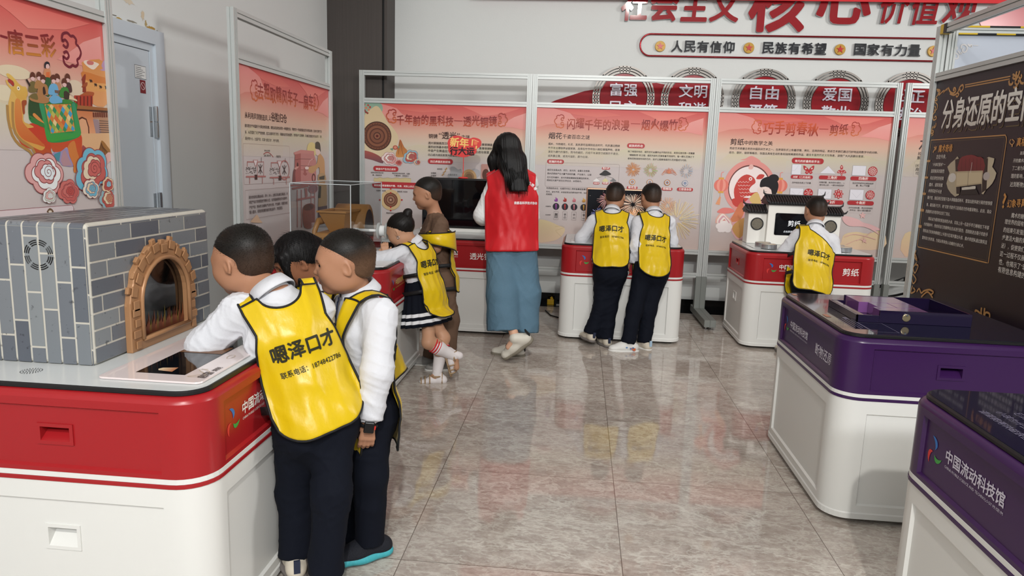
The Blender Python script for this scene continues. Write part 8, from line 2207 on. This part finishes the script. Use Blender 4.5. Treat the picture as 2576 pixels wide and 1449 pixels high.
# ---- girl half hidden behind them
def hairH(p, J, W, r, f, u, H):
    Mx = np.array([r, f, u]); S = SDF(); S.ell(W(0, -0.07, 0.15), np.array((0.395, 0.475, 0.415))*H, Mx, 0.01); S.ell(W(0, 0.62, -0.30), np.array((0.34, 0.42, 0.52))*H, Mx, 0.02, 'sub'); S.cut(W(0, -0.3, -0.28), -u, 0.012)
    for s in (-1, 1): S.cone(W(0.30*s, 0.26, 0.22), W(0.34*s, 0.30, -0.36), 0.085*H, 0.04*H, 0.02)
    S.cone(W(-0.1, 0.36, 0.34), W(0.12, 0.44, 0.10), 0.10*H, 0.06*H, 0.03); S.ell(W(0, -0.02, 0.60), np.array((0.012, 0.40, 0.06))*H, Mx, 0.006, 'sub')
    S.cone(W(0, -0.5, 0.12), W(0.05, -0.75, -0.25), 0.10*H, 0.06*H, 0.03)
    V, F = S.mesh(0.004); a = np.arctan2((V-J['head'])@r, (V-J['head'])@u); V = V+vnormals(V, F)*(0.0012*np.sin(a*85+((V-J['head'])@f)*20))[:, None]
    C = np.tile(np.array((*lin('#0b090a'), 1)), (len(V), 1)); V, F, C = blades(V, F, C, 5000, 0.045, 0.0012, lambda P: nv(f*0.5-u)+0.9*np.sign((P-J['head'])@r)[:, None]*r, 0.0, rnd=0.06); mesh_obj('hair', V, F, HAIR, p, True, cols=C)
vH = dict(length=0.46, wt=0.125, wm=0.115, wb=0.15, seed=12, corner=0.08)
make_person('dark haired girl in yellow bib mostly hidden between the two nearest boys', dict(
    head=(-0.551, 0.458, 1.011), hf=(-0.75, -0.42, -0.40), hu=(-0.30, -0.2, 0.93), H=0.208, neck=(-0.452, 0.475, 0.881), F=(-0.90, 0.10, 0), pelvis=(-0.262, 0.48, 0.60),
    shL=(-0.487, 0.377, 0.808), shR=(-0.36, 0.60, 0.89), elL=(-0.52, 0.33, 0.86), elR=(-0.56, 0.56, 0.85), wrL=(-0.64, 0.42, 0.86), wrR=(-0.66, 0.46, 0.86),
    kneeL=(-0.30, 0.42, 0.31), kneeR=(-0.29, 0.54, 0.31), ankL=(-0.325, 0.41, 0.085), ankR=(-0.32, 0.54, 0.085), toeL=(-1, -0.1, 0), toeR=(-1, 0.1, 0)),
    dict(sc=0.93, vest=vH, res=0.0055, cres=0.008, shirt_hem=0.0, seed=15, skin='#8f5f44', hair=hairH, extra=lambda p, J, v, W, r, f, u: (shoe(p, J['ankL'], J['toeL'], (0, 0, 1), 0.19, CRM, WHS), shoe(p, J['ankR'], J['toeR'], (0, 0, 1), 0.19, CRM, WHS))))
# ---- girl leaning on the middle counter
SOCK = mat('white_knee_sock', '#dcd6d6', rough=0.8); SRED = mat('sock_red', '#c8262c', rough=0.8); GLD = mat('gold_glitter_strap', '#b59a7a', rough=0.3, metal=0.6, bump=0.5, bscale=300)
def hairG(p, J, W, r, f, u, H):
    Mx = np.array([r, f, u]); S = SDF(); S.ell(W(0, -0.075, 0.145), np.array((0.375, 0.465, 0.405))*H, Mx, 0.01); S.ell(W(0, 0.57, -0.25), np.array((0.42, 0.33, 0.56))*H, Mx, 0.02, 'sub'); S.cut(W(0, -0.13, -0.20), nv(-u+f*0.25), 0.012)
    for s in (-1, 1): S.ell(W(0.40*s, -0.05, -0.08), np.array((0.08, 0.09, 0.14))*H, Mx, 0.01, 'sub')
    V, F = S.mesh(0.005); V = V+vnormals(V, F)*(0.0004*np.sin(((V-J['head'])@u)*330+((V-J['head'])@f)*160))[:, None]; b = W(0, -0.42, 0.34); V, F, C = blades(V, F, np.tile(np.array((*lin('#120e0c'), 1)), (len(V), 1)), 3500, 0.03, 0.0012, lambda P: (b-P)/np.linalg.norm(b-P, axis=1)[:, None], 0.0, rnd=0.06); ob = mesh_obj('hair', V, F, HAIR, p, True, cols=C)
    b = W(0, -0.42, 0.34); B = SDF(); B.ell(b, np.array((0.16, 0.15, 0.15))*H); B.ell(b+H*0.10*u-0.1*H*f, np.array((0.13, 0.11, 0.10))*H, k=0.02)
    for q in range(7): a = q*0.9; B.cone(b, b+H*(0.16*math.cos(a)*r-0.16*f+0.16*math.sin(a)*u)-0.10*H*np.array((0, 0, 1)), 0.03*H, 0.008*H, 0.01)
    V, F = B.mesh(0.005); mesh_obj('hair_bun', V, F, HAIR, ob, True, cols=np.tile(np.array((*lin('#15100e'), 1)), (len(V), 1)))
    d = nv(b-W(0, -0.2, 0.2)); x = nv(np.cross(d, (0, 0, 1))); y = np.cross(d, x); c = b-d*0.10*H
    MB().tube([c+0.135*H*(math.cos(2*PI*k/24)*x+math.sin(2*PI*k/24)*y) for k in range(24)], 0.004, 6, closed=True).build('hair_tie', mat('pink_band', '#d9b8bc', rough=0.5), ob, True)
def sandal(p, ank, d, up):
    d = nv(d); up = nv(np.array(up, float)-np.dot(up, d)*d); x = np.cross(d, up); b = ank-up*0.062; Q = SDF(); Q.cone(b-d*0.05+up*0.008, b+d*0.10+up*0.008, 0.030, 0.034, 0.02, flat=up, sq=0.3); V, F = Q.mesh(0.0045); o = mesh_obj('sandal', V, F, GLD, p, True)
    F_ = SDF(); F_.cone(b-d*0.045+up*0.032, b+d*0.03+up*0.034, 0.026, 0.028, 0.02); F_.cone(b+d*0.03+up*0.030, b+d*0.09+up*0.022, 0.026, 0.022, 0.02, flat=up, sq=0.7); F_.cone(b-d*0.035+up*0.035, ank+up*0.03, 0.026, 0.026, 0.02); V, F = F_.mesh(0.0045); mesh_obj('sock_foot', V, F, SOCK, o, True)
    s = MB()
    for t, w_, h_ in ((0.10, .034, .040), (0.075, .035, .050), (0.045, .034, .060), (-0.035, .030, .075)): s.tube([b+d*t+math.cos(a)*w_*x+max(0.0, math.sin(a))*h_*up+up*0.008 for a in [PI*k/10 for k in range(11)]], 0.0045, 6)
    s.tube([ank+up*0.0+0.031*(math.cos(2*PI*k/20)*x+math.sin(2*PI*k/20)*d) for k in range(20)], 0.006, 6, closed=True); s.build('sandal_strap', GLD, o, True)
def sock(p, kn, an, t0=0.12):
    a = kn*(1-t0)+an*t0; S = SDF(); m_ = kn*0.62+an*0.38; S.cone(a, m_, 0.041, 0.044, 0.02, fl=1); S.cone(m_, an, 0.044, 0.030, 0.02); V, F = S.mesh(0.005); o = mesh_obj('sock', V, F, SOCK, p, True); d = nv(an-kn); x = nv(np.cross(d, (0.3, 0.9, 0.1))); y = np.cross(d, x)
    for q in range(3): c = a+d*(0.012+0.017*q); MB().tube([c+0.0450*(math.cos(2*PI*k/24)*x+math.sin(2*PI*k/24)*y) for k in range(24)], 0.0050, 6, closed=True).build('sock_stripe', SRED, o, True)
def exG(p, J, v, W, r, f, u):
    v.strap(-1, -0.20, 0.024, 0.02); v.strap(-1, -0.31, 0.024, 0.03)
    sock(p, J['kneeL'], J['ankL']); sock(p, J['kneeR'], J['ankR']); sandal(p, J['ankL'], J['toeL'], (0, 0, 1)); sandal(p, J['ankR'], J['toeR'], (0.9, 0, 0.35))
    c = W(-0.385, -0.04, -0.20); MB().tube([c+0.008*(math.cos(2*PI*k/16)*f+math.sin(2*PI*k/16)*u) for k in range(16)], 0.0022, 6, closed=True).build('earring', CHR, p, True)
vG = dict(length=0.50, wt=0.115, wm=0.105, wb=0.13, seed=21, text=[[('嗯泽口才', -0.075, 0.105, -0.165, 0.05, 1.1), ('联系电话：18748422786', -0.07, 0.11, -0.215, 0.02, 1.15)]][0:1], corner=0.09, hang=0.1)
make_person('girl in yellow bib and striped knee socks leaning on the middle counter, one foot raised', dict(
    head=(-0.560, 2.214, 0.976), hf=(-0.84, 0.25, -0.42), hu=(-0.35, 0.05, 0.93), H=0.205, neck=(-0.488, 2.246, 0.893), F=(-0.80, 0.45, -0.35), pelvis=(-0.418, 2.231, 0.593),
    shL=(-0.533, 2.131, 0.837), shR=(-0.485, 2.378, 0.825), elL=(-0.685, 2.009, 0.803), elR=(-0.733, 2.386, 0.765), wrL=(-0.633, 2.117, 0.809), wrR=(-0.681, 2.216, 0.815), handL=((-0.15, 0.25, 1.0), (0.3, -0.95, 0), 0.7),
    kneeL=(-0.261, 2.181, 0.286), ankL=(-0.294, 2.126, 0.044), kneeR=(-0.338, 2.071, 0.277), ankR=(-0.179, 2.149, 0.173), toeL=(-0.97, -0.25, 0), toeR=(0.25, 0.1, -1)),
    dict(sc=0.92, vest=vG, res=0.0045, cres=0.006, legs='skirt', skirt_dn=(0.16, -0.06, -0.98), skirt_len=0.30, shirt_hem=0.0, seed=23, skin=SK2, hair=hairG, extra=exG, calf=True, sleeve=(0.052, 0.048, 0.040)))
# ---- boy in the brown top
BRN = mat('brown_jersey', '#5d4636', rough=0.8); GRS = mat('grey_sneaker', '#8a8885', rough=0.5)
vBr = dict(length=0.43, wt=0.15, wm=0.145, wb=0.15, seed=33, corner=0.05, skew=0.0, scoop=0.02, scoop_w=0.8, top=-0.12, hang=0.1)
def exBr(p, J, v, W, r, f, u):
    v.strap(-1, -0.24, 0.026, 0.02); v.strap(-1, -0.40, 0.026, 0.02); rows = []
    for k in range(15):          # bib slipped off the shoulder, hanging round the upper arm
        t = k/14; q = J['neck']-v.R*(0.065+0.165*math.sin(PI*min(t*1.05, 1)))+v.F*0.125*math.cos(PI*t); b0, b1 = -0.125-0.015*math.sin(PI*t), -0.175-0.105*t; rows.append([tuple(q+v.U*(b0+(b1-b0)*e/5)-v.R*0.012*math.sin(PI*e/5)) for e in range(6)])
    ob = MB().grid(rows).build('slipped_shoulder', VESTM, p, True); so = ob.modifiers.new('s', 'SOLIDIFY'); so.thickness = 0.003
    for e in (0, -1): MB().tube([q[e] for q in rows], 0.0042, 6).build('binding', BIND, ob, True)
    shoe(p, J['ankL'], J['toeL'], (0, 0, 1), 0.215, GRS, WHS, accent=NVT); shoe(p, J['ankR'], J['toeR'], (0, 0, 1), 0.215, GRS, WHS, accent=NVT)
make_person('boy in brown top and slipping yellow bib standing behind the leaning girl', dict(
    head=(-0.474, 2.607, 1.202), hf=(-0.96, -0.12, -0.18), H=0.212, neck=(-0.420, 2.627, 1.056), F=(-0.92, -0.30, 0), pelvis=(-0.369, 2.575, 0.610),
    shL=(-0.353, 2.491, 0.998), shR=(-0.468, 2.731, 0.974), elL=(-0.370, 2.452, 0.841), elR=(-0.533, 2.716, 0.803), wrL=(-0.476, 2.487, 0.749), wrR=(-0.577, 2.660, 0.737),
    kneeL=(-0.284, 2.474, 0.342), kneeR=(-0.361, 2.585, 0.314), ankL=(-0.287, 2.427, 0.069), ankR=(-0.411, 2.537, 0.061), toeL=(-0.9, -0.3, 0), toeR=(-0.95, -0.1, 0)),
    dict(sc=1.0, vest=vBr, res=0.0045, cres=0.007, short_sleeve=0.75, shirt=BRN, pants=BRN, collar=False, seed=31, skin=SK1, extra=exBr, legw=(0.085, 0.075, 0.066)))
# ---- woman in the red waistcoat
REDV = mat('red_polyester', '#c4141f', rough=0.5, sheen=0.2, bump=0.15, bscale=18); DEN = mat('washed_denim', '#5d7f95', rough=0.8, bump=0.25, bscale=160, vary=0.4, vscale=4.5)
def hairW(p, J, W, r, f, u, H):
    Mx = np.array([r, f, u]); S = SDF(); S.ell(W(0, -0.08, 0.14), np.array((0.405, 0.475, 0.42))*H, Mx, 0.01); S.ell(W(0, 0.66, -0.28), np.array((0.36, 0.42, 0.60))*H, Mx, 0.02, 'sub')
    for a, b, ra, rb in ((W(0, -0.34, 0.1), (0.073, 2.848, 1.429), .082, .078), ((0.073, 2.848, 1.429), (0.159, 2.781, 1.231), .080, .054), (W(-0.22, -0.1, 0.0), (-0.042, 2.942, 1.440), .055, .048), ((-0.042, 2.942, 1.440), (-0.056, 2.936, 1.357), .048, .020), (W(0.22, -0.15, 0.0), (0.127, 2.876, 1.445), .05, .055), ((0.127, 2.876, 1.445), (0.193, 2.825, 1.293), .055, .028), ((0.099, 2.825, 1.402), (0.136, 2.781, 1.242), .06, .04)):
        S.cone(a, b, ra, rb, 0.03, flat=nv((-0.1, 1, 0.05)), sq=0.62)
    S.cut((0.137, 2.779, 1.231), (0.05, 0, -1), 0.006, 0.3)
    V, F = S.mesh(0.006); q = V-J['head']; a = np.arctan2(q@r, -(q@f)+0.12); V = V+vnormals(V, F)*(0.0012*np.sin(a*38+q[:, 2]*6)+0.0012*np.sin(a*97+q[:, 2]*9+2))[:, None]
    ob = mesh_obj('hair', V, F, mat('long_hair', '#060506', rough=0.42, spec=0.35, bump=0.3, bscale=90, bstretch=(6, 6, 0.25)), p, True)
    rg = np.random.RandomState(2); mb = MB(); c = (0.133, 2.778, 1.348)
    for k in range(46):
        x = rg.uniform(-0.095, 0.085); y0 = J['head']+r*x*1.1-f*0.10+np.array((0, 0, 0.02)); e = c+r*(x+0.02)-np.array((0, 0, 0.125+rg.uniform(-0.03, 0.035))); mb.tube([y0, (y0+e)/2-f*0.035+r*rg.uniform(-.01, .01), c+r*x*1.05-f*0.02, e], [0.003, 0.004, 0.0035, 0.0008], 5)
    mb.build('hair_strands', MATS['long_hair'], ob, True)
SHC = mat('cream_leather', '#d0cbbf', rough=0.5); KHK = mat('khaki_sole', '#7d7668', rough=0.6); BLKT = mat('black_tab', '#17171a', rough=0.5)
def exW(p, J, v, W, r, f, u):
    shoe(p, J['ankL'], J['toeL'], (0.62, -0.2, 0.75), 0.255, SHC, KHK, accent=BLKT, sole_h=0.030); shoe(p, J['ankR'], J['toeR'], (0, 0, 1), 0.245, SHC, KHK, accent=BLKT, sole_h=0.030)
    WI = mat('white_ink', '#e6dfe0', rough=0.6)
    v.text(-1, [('商都县科学技术协会', 0.014, 0.186, -0.262, 0.05, 1.15)], WI)
    for ch, a0, b0, rot in (('志', 0.128, -0.108, -25), ('愿', 0.152, -0.122, -38), ('者', 0.172, -0.145, -52)):   # end of a curved line of lettering
        V, Fc = text_mesh(ch, 0.04, 2, True); ca, sa = math.cos(R(rot)), math.sin(R(rot)); q = (V-0.4)*0.026
        mesh_obj('lettering', v.at(-1, a0+q[:, 0]*ca-q[:, 1]*sa, b0+q[:, 0]*sa+q[:, 1]*ca, 0.004+V[:, 2]*0.0002), Fc, WI, v.ob[-1])
vW = dict(length=0.60, wt=0.185, wm=0.195, wb=0.195, scoop=0.03, scoop_w=0.42, seed=44, corner=0.01, m=REDV, slope=0.055, out=0.015, name='waistcoat', sides=(-1, 1), hang=0.05)
make_person('woman with long black hair, red waistcoat and blue jeans, back to us', dict(
    head=(0.034, 2.973, 1.520), hf=(-0.35, 0.92, -0.15), H=0.225, neck=(0.075, 2.954, 1.389), F=(-0.14, 0.99, 0), pelvis=(0.101, 2.907, 0.818),
    shL=(-0.030, 2.949, 1.297), shR=(0.207, 3.031, 1.297), elL=(-0.124, 2.936, 1.041), elR=(0.212, 3.188, 1.027), wrL=(-0.079, 3.179, 1.124), wrR=(0.171, 3.339, 1.094),
    hipL=(0.031, 2.892, 0.763), hipR=(0.176, 2.905, 0.768), kneeL=(0.061, 2.795, 0.484), kneeR=(0.206, 2.887, 0.474), ankL=(0.171, 2.652, 0.190), ankR=(0.134, 2.904, 0.078), hemL=(0.081, 2.731, 0.226), hemR=(0.201, 2.839, 0.201),
    toeL=(-0.80, 0.12, -0.62), toeR=(-0.96, 0.15, 0)),
    dict(sc=1.12, child=False, vest=vW, res=0.006, cres=0.008, legs='wide', legw=(0.104, 0.108, 0.112), hipw=1.0, pants=DEN, pfold=0.005, shirt=mat('white_sweatshirt', '#dfe0e0', rough=0.7, bump=0.15, bscale=25), sleeve=(0.056, 0.058, 0.045), collar=False, seed=41, skin=SK3, hair=hairW, extra=exW))
# ---- two boys at the fireworks counter
vC = dict(length=0.53, wt=0.138, wm=0.138, wb=0.150, seed=51, text=VT(1.0, 0.0), corner=0.10)
def exC1(p, J, v, W, r, f, u):
    v.strap(1, -0.36, 0.026, 0.02); shoe(p, J['ankL'], J['toeL'], (0.1, 0, 1), 0.20, CRM, GRYS, accent=NVT); shoe(p, J['ankR'], J['toeR'], (0, 0, 1), 0.20, CRM, GRYS, accent=NVT)
make_person('left boy of the pair in yellow bibs facing the fireworks screen', dict(
    head=(0.877, 3.723, 1.184), hf=(0.22, 0.93, -0.28), H=0.212, neck=(0.855, 3.648, 1.056), F=(0.05, 1, 0), pelvis=(0.857, 3.419, 0.619),
    shL=(0.709, 3.621, 0.980), shR=(0.997, 3.669, 0.988), elL=(0.611, 3.618, 0.832), elR=(1.039, 3.675, 0.828), wrL=(0.727, 3.765, 0.802), wrR=(0.976, 3.809, 0.808),
    kneeL=(0.797, 3.379, 0.302), kneeR=(0.864, 3.405, 0.300), ankL=(0.717, 3.348, 0.107), ankR=(0.846, 3.353, 0.070), toeL=(-0.45, 0.9, 0), toeR=(-0.35, 0.94, 0)),
    dict(sc=1.02, vest=vC, res=0.006, cres=0.008, shirt_hem=0.04, seed=53, skin=SK1, extra=exC1, legw=(0.080, 0.060, 0.058)))
vD = dict(length=0.56, wt=0.125, wm=0.120, wb=0.135, seed=61, text=VT(0.88, -0.04), corner=0.12, top=-0.01)
def exC2(p, J, v, W, r, f, u):
    v.strap(-1, -0.24, 0.026, 0.02); s = shoe(p, J['ankL'], J['toeL'], (0, 0, 1), 0.225, WHS, WHS, accent=None); shoe(p, J['ankR'], J['toeR'], (0, 0, 1), 0.21, CRM, WHS, accent=BLT)
    d = nv(J['toeL']); x = np.cross(d, (0, 0, 1)); b = J['ankL']-np.array((0, 0, 0.05)); mb = MB(); rg = np.random.RandomState(1)
    for k in range(16):
        mb.m = k % 2; c = b+d*rg.uniform(-0.05, 0.03)+x*-0.0395+np.array((0, 0, rg.uniform(-0.012, 0.014))); mb.obox(c, d*0.006, x*0.002, np.array((0.3*d[0]*0.004, 0, 0.004)))
    mb.build('painted_motif', None, s, mats=[mat('motif_blue', '#4f7fb5', rough=0.5), mat('motif_orange', '#c9622f', rough=0.5)])
make_person('right boy of the pair in yellow bibs facing the fireworks screen, white shoes', dict(
    head=(1.169, 3.709, 1.188), hf=(-0.30, 0.90, -0.28), H=0.210, neck=(1.189, 3.627, 1.057), F=(-0.15, 0.98, 0), pelvis=(1.179, 3.428, 0.626),
    shL=(1.068, 3.583, 0.984), shR=(1.320, 3.667, 0.988), elL=(1.052, 3.468, 0.801), elR=(1.361, 3.705, 0.835), wrL=(1.009, 3.485, 0.685), wrR=(1.319, 3.842, 0.825), handL=((-0.2, 0.3, -0.9), (-0.9, -0.3, -0.2), 0.6),
    kneeL=(1.058, 3.322, 0.310), kneeR=(1.177, 3.392, 0.302), ankL=(1.016, 3.226, 0.072), ankR=(1.151, 3.348, 0.062), toeL=(-0.97, -0.12, 0), toeR=(-0.55, 0.75, 0)),
    dict(sc=1.0, vest=vD, res=0.005, cres=0.008, shirt_hem=0.05, seed=63, skin=SK1, extra=exC2, legw=(0.082, 0.062, 0.056)))
# ---- boy at the paper cutting counter
vS = dict(length=0.56, wt=0.14, wm=0.165, wb=0.155, seed=71, text=VT(0.95, -0.05, 0.02), corner=0.06, top=-0.02, shift=0.0, hang=0.1, skew=0.0, slip=0.15)
def exS(p, J, v, W, r, f, u):
    v.strap(-1, -0.26, 0.028, 0.02); v.strap(-1, -0.42, 0.028, 0.03); shoe(p, J['ankL'], J['toeL'], (0, 0, 1), 0.20, CRM, GRYS); shoe(p, J['ankR'], J['toeR'], (0, 0, 1), 0.20, CRM, GRYS)
make_person('boy in sideways slipped yellow bib at the paper cutting counter', dict(
    head=(2.492, 3.714, 1.127), hf=(-0.18, 0.95, -0.25), H=0.212, neck=(2.473, 3.629, 0.998), F=(-0.05, 1, 0), pelvis=(2.404, 3.430, 0.593),
    shL=(2.336, 3.604, 0.924), shR=(2.618, 3.644, 0.894), elL=(2.252, 3.615, 0.797), elR=(2.665, 3.619, 0.725), wrL=(2.349, 3.787, 0.801), wrR=(2.711, 3.820, 0.806),
    kneeL=(2.362, 3.356, 0.306), kneeR=(2.499, 3.388, 0.307), ankL=(2.26, 3.36, 0.085), ankR=(2.43, 3.36, 0.085), toeL=(-0.2, 0.98, 0), toeR=(0.1, 0.98, 0)),
    dict(sc=1.0, vest=vS, res=0.006, cres=0.008, shirt_hem=0.03, seed=73, skin=SK1, extra=exS))
